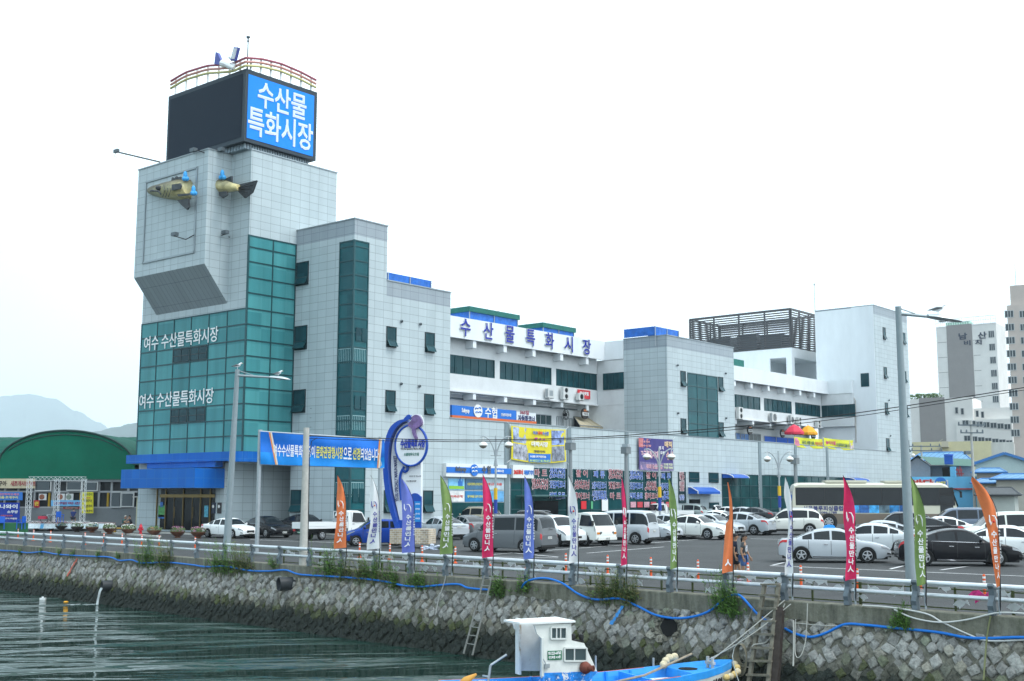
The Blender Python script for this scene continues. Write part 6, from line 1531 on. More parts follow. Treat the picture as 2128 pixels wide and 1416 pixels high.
# feather flags
ink_w = mat('flag_white', (.8,.8,.8), .7); ink_b = mat('flag_ink', (.05,.05,.3), .7)
FC = {'orange':(.75,.2,.07),'white':(.74,.74,.78),'violet':(.16,.2,.6),'green':(.22,.32,.1),'pink':(.72,.03,.13),'blue':(.14,.2,.58)}
flags = [('orange',701,987,720,1138,26,14,'first orange feather flag, in front of the white pickup cab'),('white',770,988,789,1140,27,20,'white feather flag in front of the small blue hatchback'),('violet',833,993,862,1147,26,14,'violet feather flag in front of the marlin sign'),('green',915,988,941,1150,26,20,'green feather flag before the two silver sedan tails'),('pink',1003,986,1025,1157,22,12,'pink feather flag in front of the grey passenger van'),('blue',1090,989,1110,1160,22,12,'blue feather flag before the rear of the grey van'),('white',1181,988,1202,1168,20,14,'white feather flag in front of the older light truck'),('pink',1292,990,1303,1173,11,14,'narrow pink feather flag beside the older cargo van'),('green',1389,990,1408,1180,16,10,'green feather flag beside the pearl white sedan'),('orange',1514,1003,1524,1188,22,0,'orange feather flag wrapped tight at the top beside the walkers'),('white',1632,990,1648,1192,17,14,'white feather flag furled before the silver taxi'),('pink',1752,988,1779,1203,22,16,'tall pink feather flag before the silver taxi bonnet'),('green',1893,990,1925,1214,20,16,'green feather flag beside the thick grey lamp post'),('orange',2020,990,2079,1217,26,30,'large orange feather flag leaning near the glossy black sedan')]
for col, tx, ty, bx, by, wpx, dx, lab in flags:
    s = q_at(bx,-.02,.3); B0 = qp(s,-.06,.05); dep = (B0-CAMP).dot(_f)
    t = thing('feather_flag', lab, 'flag', B0, 0, 'feather flags along the guard rail'); ppm = FPX/dep
    R3 = (RIGHT*.86+FWD*random.choice((.35,.5)) ).normalized()
    def pt(px, py, o=0.0): P = atD(px,py,dep); return P+FWD*o
    bot = pt(bx,by); top = pt(tx,ty); H_ = top.z-bot.z; tw = col == 'orange' and 1500 < tx < 1530
    n = 24; q = MB(); rows = []; pole = []; fu, fq = rnd(.0,.26), rnd(2.5,6)
    for i in range(n+1):
        u = i/n; py = by+(ty-by)*u
        # pole line leans and bows over to the tip
        k = max(0, (u-.72)/.28); pxp = bx+(tx-bx)*u*.15+(tx+wpx*.0-bx)*0
        k = max(0, (u-.55)/.45); pxp = bx-((bx-tx)*(.1*u+.9*k**2.3)); lf_ = bx-wpx+(tx-bx+wpx)*u+1.6*math.sin(u*8+tx)*(1-u)
        base = max(.0, pxp-lf_)*(1-fu*math.sin(u*fq)**2)
        if tw: base = wpx*(1-u)**.8*(1 if u < .55 else .5)+2.2
        elif tx == 1632: base = wpx*(1.0 if u < .12 else .66+.2*math.sin(u*9))*(1 if u < .75 else max(0,1-((u-.75)/.25)**1.6))
        elif tx == 2020: base = 7+(wpx-5)*min(1,u*1.6)*(1 if u < .75 else max(0,1-((u-.75)/.25)**1.6)) if u < .999 else 0
        pole.append(pt(pxp, py)); w_ = base/ppm; row = []
        drop = .05*math.sin(u*7)
        for j in range(7):
            f = j/6; row.append(q.vert(pole[-1]-RIGHT*w_*f+FWD*(.2*math.sin(f*5+u*fq*1.6+tx)*w_+.02)-UZ*(.06*f if i == 0 else 0)))
        rows.append(row)
    for a, b in zip(rows, rows[1:]):
        for j in range(6): q.face((a[j], a[j+1], b[j+1], b[j]))
    cl = q.build('cloth', mat('flag_'+col, FC[col], .75, noise=.08, nscale=4), t, smooth=180)
    ex = [B0-UZ*.0]+[bot.lerp(B0,.5)]; q = MB(); q.tube([B0, pole[0]+FWD*.01]+[p+FWD*.015 for p in pole[1:]], [.02]*2+[.016-.010*i/n for i in range(n)], 6); q.build('pole', black if tx != 701 else black, t)
    q = MB(); q.tube([B0, B0+UZ*.62], .03, 8); q.build('ground_socket', steel, t)
    # calligraphy down the cloth
    ik = ink_b if col == 'white' else ink_w; q = MB()
    def onflag(u, f):
        i = min(n-1, int(u*n)); r = u*n-i; a = Vector(q_v[rows[i][min(6,int(f*6))]]).lerp(Vector(q_v[rows[i+1][min(6,int(f*6))]]), r); return a-FWD*.05
    q_v = [v.co+t.location for v in cl.data.vertices]
    if not tw:
        for i, chh in enumerate('수산물만나人'):
            u = .47-.075*i; c_ = onflag(u,.52); w_ = (q_v[rows[int(u*n)][0]]-q_v[rows[int(u*n)][6]]).length
            letters(q, chh, c_, RIGHT, UZ, w_*.52*(1.15 if chh == '人' else 1), H_*.062, .012, bold=.03)
        for i, chh in enumerate('여수수산물특화시장'):
            u = .5-.033*i; c_ = onflag(u,.16); w_ = (q_v[rows[int(u*n)][0]]-q_v[rows[int(u*n)][6]]).length; letters(q, chh, c_, RIGHT, UZ, w_*.15, H_*.022, .012, bold=.01)
        w_ = (q_v[rows[14][0]]-q_v[rows[14][6]]).length; c_ = onflag(.585,.5)
        q.tube([c_+RIGHT*w_*a+UZ*H_*b for a, b in ((-.3,.06),(-.28,0),(-.2,-.03),(-.12,0))], [.012,.02,.02,.008], 5); q.tube([c_+RIGHT*w_*a+UZ*H_*b for a, b in ((-.1,.055),(.1,.05),(.24,.01),(.26,-.05))], [.008,.018,.02,.008], 5)
        q.build('calligraphy', ik, cl)
        if col in ('white','orange'): q = MB(); q.ball(c_+RIGHT*w_*.03, .03); q.build('red_dot', mat('dot_red', (.6,.02,.02), .6), cl)
    else:
        c_ = onflag(.1,.5); letters(q, '人', c_, RIGHT, UZ, .2, .2, .012, bold=.04); q.build('calligraphy', ik, cl)
# orange delineator posts along the roadside
dor = mat('delineator_orange', (.72,.1,.02), .5); band = mat('reflector_white', (.75,.75,.75), .4)
dl = None
DEL = [(37,1121),(69,1124),(104.5,1127),(176,1132),(215,1134),(253,1135),(294,1138),(330,1140),(405,1144),(747,1159),(810,1163),(877,1168),(946,1171),(1018,1176),(1095,1182),(1176,1189),(1263,1194),(1353,1200),(1451,1207),(1555,1215),(1665,1222),(1783,1231),(1914,1239),(2047,1247)]
for i, (px, py) in enumerate(DEL):
    P = onG(px, py)
    if dl is None:
        dl = thing('delineator_post', 'x', 'road marker', (0,0,0)); q = MB(); q.lathe([(.1,0),(.1,.03),(.045,.05),(.04,.7),(.03,.74),(0,.75)], (0,0,0), 12); q.build('post', dor, dl, world=False)
        for z in (.5,.62): q = MB(); q.lathe([(.043,z),(.045,z+.002),(.045,z+.058),(.043,z+.06)], (0,0,0), 12); q.build('reflective_band', band, dl, world=False)
        o = dl
    else: o = copy_tree(dl)
    o.location = P; o['group'] = 'orange roadside markers'
    o['label'] = 'orange flexible road marker with white bands standing behind the guard rail'
# ------------------------------------------------------------------ street lamps with gulls
gull_w = mat('gull_white', (.72,.73,.74), .7); gull_g = mat('gull_grey', (.12,.13,.14), .7)
def gull(label, P, d, s=1.0):
    t = thing('seagull', label, 'bird', P); d = Vector((d.x,d.y,0)).normalized(); q = MB()
    q.tube([P+d*x*s+UZ*z*s for x, z in ((-.24,.17),(-.14,.18),(0,.2),(.1,.24),(.15,.31),(.2,.345),(.25,.34))], [.01*s,.055*s,.085*s,.075*s,.05*s,.045*s,.02*s], 10); 
    for k in (-1,1): q.tube([P+Vector((-d.y,d.x,0))*.03*k*s+UZ*.14*s, P+Vector((-d.y,d.x,0))*.03*k*s], .008*s, 5)
    q.build('gull_body', gull_w, t, smooth=180)
    for k in (-1,1):
        q = MB(); n_ = Vector((-d.y,d.x,0))*k; q.tube([P+d*.1*s+n_*.065*s+UZ*.24*s, P-d*.05*s+n_*.085*s+UZ*.225*s, P-d*.34*s+n_*.04*s+UZ*.16*s], [.03*s,.05*s,.008*s], 8); q.build('wing', gull_g, t, smooth=180)
    q = MB(); q.tube([P+d*.24*s+UZ*.338*s, P+d*.31*s+UZ*.325*s], [.014*s,.004*s], 6); q.build('beak', mat('beak_yellow', (.6,.4,.05), .5), t)
def big_lamp(label, px, yt, dep, hx, hy, r):
    B = atD(px, 1034, dep); B.z = gz(B.x,B.y); top = atD(*yt, dep); t = thing('street_lamp', label, 'street lamp', B)
    lm = mat('lamp_pole_grey', (.27,.32,.34), .45, .3, noise=.05); q = MB(); q.tube([B, B+UZ*.35, Vector((top.x,top.y,top.z))], [r*1.35, r*1.25, r*.72], 12); q.build('pole', lm, t, smooth=60)
    hd = atD(hx, hy, dep); a = Vector((top.x,top.y,hd.z+.12)); q = MB(); q.tube([a, hd-(hd-a).normalized()*.3], [r*.42, r*.34], 8); q.tube([Vector((top.x,top.y,top.z-.05)), a.lerp(hd,.42)+UZ*.05], r*.16, 6); q.build('arm', lm, t)
    d = (hd-a).normalized(); q = MB(); L_ = 1.15; prev = None; side = d.cross(UZ).normalized()
    for k in range(9):
        u = k/8; w_ = .22*math.sin(math.pi*min(1,.12+u*.88))**.6+.015; c = hd-d*.35+d*L_*u-UZ*.06*u
        ring = [q.vert(c+side*w_*math.cos(j*math.pi/5)+UZ*(w_*.55*math.sin(j*math.pi/5)*(1 if j < 5.5 else .4))) for j in range(10)]
        if prev:
            for j in range(10): q.face((prev[j], prev[(j+1)%10], ring[(j+1)%10], ring[j]))
        else: q.face(ring[::-1])
        prev = ring
    q.face(prev); q.build('lamp_head', mat('lamp_head', (.45,.5,.52), .3, .4), t, smooth=60)
    q = MB(); q.lathe([(0,-.02),(.12,0),(.1,.03)], hd+d*.12-UZ*.12, 12); q.build('lamp_glass', mat('lamp_glass', (.6,.62,.65), .2), t)
    return t, top, hd, d
t1, top1, hd1, d1 = big_lamp('grey street lamp rising before the teal glass tower', 475, (493.5,768), 66, 574, 785.5, .17)
t2, top2, hd2, d2 = big_lamp('thick grey street lamp near the glossy black sedan', 1886, (1866.5,637), 37.5, 1950, 660.5, .13)
gull('gull standing on the pole top before the teal glass tower', top1, RIGHT, 1.0); gull('gull sitting on lamp head before the teal glass tower', hd1+d1*.1+UZ*.06, RIGHT, .95); gull('gull perched on the lamp head above the glossy black sedan', hd2+d2*.0+UZ*.08, RIGHT, .95)
def twin_lamp(label, px, ytop, yarm, dep, span, gl=3.0):
    B = atD(px, 1034, dep); B.z = gz(B.x,B.y); t = thing('twin_globe_lamp', label, 'street lamp', B, 0, 'twin globe lamps in the car park'); z1 = atD(px,ytop,dep).z; za = atD(px,yarm,dep).z
    q = MB(); q.tube([B, Vector((B.x,B.y,z1))], [.085,.055], 10); q.lathe([(.11,0),(.12,.35),(.085,.42)], B, 10); q.build('pole', steel, t)
    sp = span/FPX*dep
    for k in (-1,1):
        D = RIGHT*k; q = MB(); q.tube([Vector((B.x,B.y,za-1.9))+D*.1]+[Vector((B.x,B.y,0))+D*(sp*(1-math.cos(a)))*1.0+UZ*(za-1.7+1.75*math.sin(a)) for a in (.2,.5,.8,1.1,1.35,1.5)], .045, 8); q.tube([Vector((B.x,B.y,0))+D*(sp*.93)+UZ*(za+.05), Vector((B.x,B.y,0))+D*(sp*1.2)+UZ*(za-.0)], .035, 6)
        q.tube([Vector((B.x,B.y,za-1.2)), Vector((B.x,B.y,za-1.2))+D*.35], .03, 6); q.build('curved_arm', steel, t)
        q = MB(); c = Vector((B.x,B.y,za-.55))+D*sp*.98; q.tube([c+UZ*.25, c+UZ*.6], .02, 5); q.lathe([(.3,.0),(.28,.12),(.1,.24),(0,.26)], c, 14); g_ = q.build('lamp_shade', mat('shade_white', (.7,.7,.66), .4), t, smooth=60); q = MB(); q.lathe([(0,-.2),(.15,-.16),(.24,-.06),(.27,0)], c, 14); q.build('globe', mat('globe_smoke', (.25,.24,.2), .2), g_, smooth=180)
    q = MB(); zb = B.z+2.6; q.lathe([(.12,0),(.12,.9)], (B.x,B.y,zb-.9), 10); q.build('band_lower', mat('band_blue', (.02,.05,.3), .5), t); q = MB(); q.lathe([(.125,0),(.125,.75)], (B.x,B.y,zb), 10); q.build('band_upper', mat('band_yellow', (.65,.4,.02), .5), t)
twin_lamp('twin globe lamp behind the pink flag before the bank front', 1030, 905, 908, 78, 27); twin_lamp('twin globe lamp standing before the purple sales banner', 1371, 931, 934, 84, 26); twin_lamp('twin globe lamp beside the coach tail', 1620, 937, 940, 92, 24); twin_lamp('single lamp arm rising behind the marlin sign', 838, 893, 897, 70, 18)
def mast(label, px, yt, yb_, dep, r=.12):
    B = atD(px, yb_, dep); B.z = gz(B.x,B.y); t = thing('floodlight_mast', label, 'mast', B, 0, 'grey masts before the market front'); z1 = atD(px,yt,dep).z; q = MB(); q.tube([B, Vector((B.x,B.y,z1))], r, 10); q.build('pole', mat('mast_grey', (.22,.24,.25), .5, .3), t)
    q = MB(); q.box(B.x-.3,B.y-.25,z1-.1,B.x+.3,B.y+.25,z1+.4); q.build('lamp_box', mat('mast_box', (.16,.18,.19), .5), t)
    q = MB(); q.box(B.x-.22,B.y-.3,z1+.4,B.x+.12,B.y+.2,z1+.62); q.build('camera', steel, t)
mast('grey mast with square box beside the picture collage banner', 1186, 932, 1060, 82); mast('grey mast before the lettered shop windows', 1302, 940, 1060, 88); mast('grey mast with box before the dark shop windows by the coach', 1655, 962, 1060, 96)
sm = Fr(1894, 118, 0); t = thing('security_lamp', 'slim post with small globe lamp beside grey gabled house', 'lamp', sm.o); q = MB(); q.tube([sm.P(0,.3), sm.P(0,sm.z(1894,944))], .08, 8); q.tube([sm.P(0,sm.z(1894,944)), sm.P(.35,sm.z(1894,945))], .04, 6); q.build('pole', steel, t); q = MB(); q.ball(sm.P(.35,sm.z(1894,947)), .2); q.build('globe', mat('shade_white', (.7,.7,.66), .4), t)
# wires across the front
fW = atD(640, 905, 58)
cp = thing('concrete_pole', 'weathered concrete pole with black cable in front of the blue street banner', 'utility pole', onG(630,1175)); P = onG(630,1175); dpp = (P-CAMP).dot(_f); T_ = atD(630, 887, dpp); q = MB(); q.tube([P, Vector((P.x,P.y,T_.z))], [.19,.13], 14); q.build('pole', pale_concrete, cp, smooth=60)
q = MB(); zt = T_.z; q.tube([P+RIGHT*.2+UZ*.1, Vector((P.x,P.y,zt-1.2))+RIGHT*.17, Vector((P.x,P.y,zt-.6))+RIGHT*.25, Vector((P.x,P.y,zt-.45))+RIGHT*.5], .018, 6); q.build('cable', black, cp)
q = MB()
for k in range(14): zz = P.z+1.5+k*.42; q.bar(Vector((P.x,P.y,zz))+RIGHT*.14, Vector((P.x,P.y,zz))+RIGHT*.22-FWD*.05, .02)
q.build('step_bolt', steel_dk, cp)
for lab, pts, r in (('upper black overhead wire crossing in front of the market', ((640,906,58),(800,912,58),(1020,914.5,58),(1300,905,56),(1700,869,54),(2140,804,52)), .022), ('lower black overhead wire crossing in front of the market', ((640,911,58),(850,917.5,58),(1060,917,58),(1330,907,56),(1700,876,54),(2140,809,52)), .016)):
    q = MB(); P_ = [atD(*p) for p in pts]; fine = []
    for i in range(len(P_)-1):
        for k in range(8):
            u = k/8; p0 = P_[max(0,i-1)]; p1 = P_[i]; p2 = P_[i+1]; p3 = P_[min(len(P_)-1,i+2)]
            fine.append(.5*((2*p1)+(p2-p0)*u+(2*p0-5*p1+4*p2-p3)*u*u+(3*p1-p0-3*p2+p3)*u**3))
    fine.append(P_[-1]); q.tube(fine, r, 5); tag(q.build('overhead_wire', black), lab, 'wire', 'overhead wires')
# blue street banner on two steel posts
fb = Fr(538, 61, 3, .2); bn = thing('street_banner', 'wide blue cloth banner with white and yellow Korean lettering between steel posts', 'banner', fb.o)
for px in (536, 789):
    q = MB(); u = fb.u(px); q.tube([fb.P(u,.1,-.12), fb.P(u,fb.z(px,893 if px < 600 else 908),-.12)], .11, 8); q.build('post', steel, bn)
q = MB(); q.tube([fb.at(538,897,-.05), fb.at(798,914,-.05)], .05, 8); q.tube([fb.at(541,966,-.05), fb.at(798,973,-.05)], .03, 6); q.build('crossbar', steel, bn)
q = MB(); n, m_ = 40, 8; gridp = []
def bpt(u, v):
    px = 541+(799-541)*u; yt = 897+(914-897)*u+1.5*math.sin(math.pi*u); yb = 965+(973.5-965)*u
    return fb.at(px, yb+(yt-yb)*v, .05+.05*math.sin(u*23+v*3)*(1-v*.5)+.06*math.sin(v*7+u*4))
for j in range(m_+1): gridp.append([q.vert(bpt(i/n, j/m_)) for i in range(n+1)])
for j in range(m_):
    for i in range(n):
        px = 541+258*((i+.5)/n); sl = 563-(j/m_)*7; q.face((gridp[j][i],gridp[j][i+1],gridp[j+1][i+1],gridp[j+1][i]), 1 if j < 3 else 0)
cl = q.build('cloth', [mat('banner_blue', (.01,.16,.62), .6, noise=.05), mat('banner_sky', (.008,.25,.72), .6, noise=.05)], bn, smooth=180)
q = MB(); q2 = MB()
for a, b in ((559,565),(788,793)):
    for k, mm in ((0,q),(1,q2)):
        c = [(bpt((a-541)/258+(.004*k),1)), (bpt((a+3-541)/258+.004*k,1)), (bpt((b+11-541)/258 if a < 600 else (b-6-541)/258,0)), (bpt((b+8-541)/258 if a < 600 else (b-9-541)/258,0))]
        dx = RIGHT*(.06*k); mm.poly([p+fb.n*.1+dx for p in c])
q.build('orange_stripe', mat('stripe_orange', (.7,.25,.05), .6), cl); q2.build('pale_stripe', mat('stripe_pale', (.7,.6,.5), .6), cl)
qw, qy = MB(), MB()
lay = [('여수수산물특화시장이',568,655,0),('문화관광형시장',657,713,1),('으로',714,731,0),('선정',733,749,1),('되었습니다',750,787,0)]
for tx, a, b, k in lay:
    c = (a+b)/2; y = 934+(c-541)/258*12; P_ = fb.at(c, y, .17); w_ = fb.u(b)-fb.u(a); V2 = UZ; U2 = (fb.at(b, 934+(b-541)/258*12, .17)-fb.at(a, 934+(a-541)/258*12, .17)).normalized()
    letters(qy if k else qw, tx, P_, U2, V2, w_, .62, .01, bold=.018)
qw.build('white_lettering', ink_w, cl); qy.build('yellow_lettering', mat('letter_yellow', (.75,.68,.08), .6), cl)
# marlin sign
fs = Fr(806, 69, -12, .18); ms_ = thing('marlin_sign', 'tall blue and white market sign with round panel and purple marlin on top', 'sign', fs.at(850,1100))
sgb = mat('sign_deep_blue', (.008,.06,.36), .35); sgw = mat('sign_white', (.74,.76,.78), .4); F_ = fs.at
def shape(nm, pts, o0, o1, mm): q = MB(); q.prism([F_(x,y,o0) for x, y in pts], fs.n*(o1-o0)); return q.build(nm, mm, ms_)
def arcpts(pts, n=6):
    out = []
    for i in range(len(pts)-1):
        p0 = pts[max(0,i-1)]; p1 = pts[i]; p2 = pts[i+1]; p3 = pts[min(len(pts)-1,i+2)]
        for k in range(n):
            u = k/n; out.append(tuple(.5*((2*p1[a])+(p2[a]-p0[a])*u+(2*p0[a]-5*p1[a]+4*p2[a]-p3[a])*u*u+(3*p1[a]-p0[a]-3*p2[a]+p3[a])*u**3) for a in (0,1)))
    return out+[pts[-1]]
Lc = arcpts([(852,873),(835,877),(818,893),(808,925),(805,965),(808,1010),(816,1050),(830,1097)])
Ri = arcpts([(838,1097),(826,1050),(818,1010),(815,965),(818,925),(828,897),(842,882),(852,878)])
shape('blue_blade', Lc+Ri, -.1, .75, sgb)
shape('white_body', arcpts([(852,879),(842,884),(829,899),(820,925),(817,965),(820,1010),(828,1050),(836,1085)])+[(878,1085),(879,930),(870,885)], -.05, .35, sgw)
shape('blue_foot', [(845,1097),(845,1052)]+arcpts([(848,1040),(858,1027),(868,1026),(877,1033)])+[(876,1097)], .3, .48, sgb)
shape('blue_foot', [(830,1097),(826,1080),(876,1083),(876,1097)], -.1, .45, sgb)
q = MB(); c = F_(855.5,926,.5); rx = (F_(888,926).x-F_(823,926).x)*.5/fs.d.x; rz = (F_(855,884).z-F_(855,968).z)/2
ell = [c+fs.d*rx*math.cos(k*math.pi/18)+UZ*rz*math.sin(k*math.pi/18) for k in range(36)]
q.prism(ell, fs.n*.14); q.build('round_panel', sgw, ms_); q = MB(); q.tube(ell+[ell[0]], .06, 6, cap=False); q2 = [p+fs.n*.14 for p in ell]; q.tube(q2+[q2[0]], .06, 6, cap=False); q.build('panel_rim', sgb, ms_)
q = MB()
for pts in (arcpts([(838,962),(846,968),(847,976),(842,981),(838,977)]), arcpts([(823,930),(826,905),(838,896),(843,903)]), arcpts([(840,970),(833,985),(831,1005),(834,1040)])): q.tube([F_(x,y,.42) for x, y in pts], .08, 6)
q.build('wave_curl', sgb, ms_)
q = MB(); letters(q, '수산물특화시장', F_(858,922,.66), fs.d, UZ, rx*1.55, .5, .05, bold=.04); q.build('name_lettering', mat('sign_ink_blue', (.02,.05,.4), .4), ms_)
q = MB(); letters(q, 'YEOSU Specialty Marine Market', F_(857,933.5,.65), fs.d, UZ, rx*1.5, .14, .012, bold=.02); letters(q, '수산물판매장', F_(855,1000,.4), fs.d, UZ, .6, .1, .01); letters(q, '바다의 맛 여수시장', F_(863,990,.4), fs.d, UZ, .7, .1, .01); q.build('small_lettering', mat('ink_black', (.02,.02,.025), .6), ms_)
q = MB(); letters(q, '水産物特化市場', F_(855,944.5,.65), fs.d, UZ, rx*.95, .2, .012, bold=.02); q.build('green_lettering', mat('ink_green', (.02,.16,.12), .6), ms_)
q = MB(); d_ = (F_(823,947,.37)-F_(827,1045,.37)).normalized(); letters(q, 'YEOSU SPECIALLY MARLIN MARKET', F_(823,995,.37), d_, fs.n.cross(d_), (F_(820,947).z-F_(820,1042).z), .2, .01, bold=.03); q.build('side_lettering', mat('sign_ink_navy', (.01,.02,.12), .5), ms_)
q = MB(); q.prism([F_(x,y,.5) for x, y in ((862,1042),(874,1042),(874,1085),(862,1085))], fs.n*.04); pb = q.build('notice_panel', mat('notice_blue', (.01,.22,.6), .4), ms_)
q = MB()
for k, y in enumerate((1048,1058,1068,1078)): letters(q, ('yeosu','판매장','시장 안내','주차장')[k], F_(868,y,.56), fs.d, UZ, .26, .1, .006); 
q.build('lettering', ink_w, pb)
mr = thing('marlin_sculpture', 'purple leaping marlin fish figure crowning the market sign', 'sculpture', F_(865,885)); q = MB()
q.prism([F_(x,y,.6) for x, y in arcpts([(858,868),(866,863),(874,866),(879,876),(878,884),(872,889),(866,893),(866,902),(869,911),(865,913),(860,902),(858,892),(851,886),(852,880),(858,874),(858,868)])], fs.n*.3); q.build('fish_body', mat('marlin_purple', (.16,.1,.24), .5, noise=.5, nscale=4), mr)
q = MB(); q.prism([F_(x,y,.5) for x, y in arcpts([(856,866),(866,861),(876,864),(881,876),(880,885),(873,891),(868,894),(868,902),(871,912),(865,915),(858,903),(856,893),(849,887),(850,879),(856,873),(856,866)])], fs.n*.12); q.build('outline_plate', sgw, mr)
q = MB(); q.prism([F_(x,y,.3) for x, y in arcpts([(846,868),(843,872),(845,876),(853,874),(858,868),(855,863),(850,864),(846,868)])], fs.n*.4); q.build('blue_wave', sgb, mr)
bse = MB(); fs.rect(bse, 811, 891, 1100, 1131, -.6, 1.0); stn = tile_mat('stone_cladding', (.5,.4,.28), (.3,.24,.18), (.55,.52,.46), .26, .12, .03, .8, .5, .25); tag(bse.build('stone_plinth', stn), 'rough cream stone block base under the marlin sign', 'plinth')
gp = MB(); random.seed(4)
for k in range(260): c = F_(rnd(890,945), rnd(1126,1140), rnd(.2,1.2)); c.z = gz(c.x,c.y); gp.cc = random.choice(GR); d = Vector((rnd(-.1,.1),rnd(-.1,.1),rnd(.08,.22))); gp.poly([c-RIGHT*.03, c+RIGHT*.03, c+d])
gp_o = gp.build('grass', leafm); gp_o['kind'] = 'stuff'
nn_ = MB()
for k in range(26): nn_.ball(F_(rnd(878,912), rnd(1136,1146), 2.2)+UZ*rnd(-.05,.1), rnd(.08,.2), rnd(.08,.2), rnd(.04,.08), 7, 5)
nn_o = tag(nn_.build('net_heap', mat('net_white', (.5,.55,.65), .8, noise=.5, nscale=14)), 'crumpled heap of blue and white fishing net beside the sign base', 'net')
# ------------------------------------------------------------------ signs, banners and machines on the market front
def sgn(name, label, cat, px0, px1, py0, py1, y, d, mm, group=None):
    a, b = onY(px0,(py0+py1)/2,y), onY(px1,(py0+py1)/2,y); pm = (px0+px1)/2; zt, zb = onY(pm,py0,y).z, onY(pm,py1,y).z
    t = thing(name, label, cat, (a.x, y, zb), 0, group); q = MB(); q.box(a.x,y-d,zb,b.x,y,zt); q.build('board', mm, t); return t, a.x, b.x, zb, zt
def emblem(t, c, r, m1, m2):
    q = MB(); q.lathe([(r,0),(r,.05),(0,.05)], c, 24, axis=(0,-1,0)); e = q.build('emblem', m1, t); q = MB()
    for k in range(4):
        x, z = ((-.38,.28),(.3,.38),(-.3,-.3),(.38,-.26))[k]; q.tube([c+Vector((r*(x+.3*math.cos(a)*(1 if k%2 else -1)),-.06,r*(z+.17*math.sin(a)))) for a in (-.6,.2,1.0,1.8,2.6,3.4)], [r*.03,r*.09,r*.11,r*.1,r*.07,r*.02], 5)
    q.build('wave_mark', m2, e)
sb_ = mat('bank_blue', (.01,.15,.56), .4); sor = mat('bank_orange', (.65,.14,.04), .5)
t, a, b, z0, z1 = sgn('bank_sign', 'long blue bank signboard with round emblem and orange lower stripe on the terrace', 'sign', 935, 1069, 848, 868, Yr+.4, .25, sb_)
zt, zb = z1, z0; q = MB(); q.box(a,Yr+.1,zb-.42,onY(1110,868,Yr+.4).x,Yr+.38,zb-.02); q.build('orange_stripe', sor, t)
q = MB(); x2 = onY(1110,868,Yr+.4).x; q.box(b+.05,Yr+.16,zb,x2,Yr+.39,zt-.1); q.build('white_box', mat('sign_box_white', (.68,.72,.76), .5), t)
yf = Yr+.13; q = MB(); mid = (zt+zb)/2; w_ = b-a
letters(q, 'Suhyup', (a+w_*.20,yf,mid), UX, UZ, w_*.115, .52, .02, bold=.03); letters(q, '수협', (a+w_*.59,yf,mid+.05), UX, UZ, w_*.19, 1.1, .02, bold=.015); letters(q, '전남정치망수협', (a+w_*.83,yf,mid-.05), UX, UZ, w_*.16, .3, .015, bold=.02); q.build('lettering', ink_w, t)
emblem(t, Vector((a+w_*.385,yf,mid+.1)), .62, ink_w, sb_)
q = MB(); letters(q, '365일', (b+(x2-b)*.4,Yr+.13,mid+.35), UX, UZ, (x2-b)*.45, .42, .015, 0, bold=.03); letters(q, '자동화코너', (b+(x2-b)*.5,Yr+.13,mid-.25), UX, UZ, (x2-b)*.84, .62, .015, 1, bold=.03); q.build('corner_lettering', [mat('sign_maroon', (.3,.05,.08), .5), mat('sign_ink_navy', (.01,.02,.12), .5)], t)
t, a, b, z0, z1 = sgn('bank_fascia', 'white bank fascia with blue band and emblem over street windows', 'sign', 921, 1047, 965, 992, Yb-.02, .35, mat('fascia_white', (.7,.72,.72), .4))
q = MB(); mid = (z0+z1)/2+.05; q.box(a,Yb-.4,mid-.28,b+.6,Yb-.37,mid+.2); q.build('blue_band', sb_, t); emblem(t, Vector((a+(b-a)*.44,Yb-.41,mid-.02)), .5, sb_, ink_w)
q = MB(); letters(q, 'Suhyup', (a+(b-a)*.22,Yb-.42,mid), UX, UZ, (b-a)*.17, .5, .04, bold=.03); letters(q, '수 협', (a+(b-a)*.64,Yb-.42,mid+.05), UX, UZ, (b-a)*.14, .66, .04, bold=.05); q.build('name_lettering', mat('letter_steel', (.1,.11,.13), .4), t)
q = MB(); letters(q, '여수특화시장', (a+(b-a)*.86,Yb-.41,mid-.04), UX, UZ, (b-a)*.16, .24, .01, bold=.03); q.build('small_lettering', ink_w, t)
t, a, b, z0, z1 = sgn('corner_shop_fascia', 'white fascia with red and blue lettering beside bank fascia', 'sign', 1061, 1104, 967, 994, Yb-.02, .3, mat('fascia_white', (.7,.72,.72), .4))
q = MB(); letters(q, '365코너', (a+(b-a)*.24,Yb-.34,(z0+z1)/2-.05), UX, UZ, (b-a)*.42, .48, .02, 0, bold=.05); letters(q, '자동화기기', (a+(b-a)*.74,Yb-.34,(z0+z1)/2-.08), UX, UZ, (b-a)*.46, .44, .02, 1, bold=.05); q.build('lettering', [mat('sign_red', (.6,.04,.03), .5), mat('sign_blue', (.02,.16,.55), .5)], t)
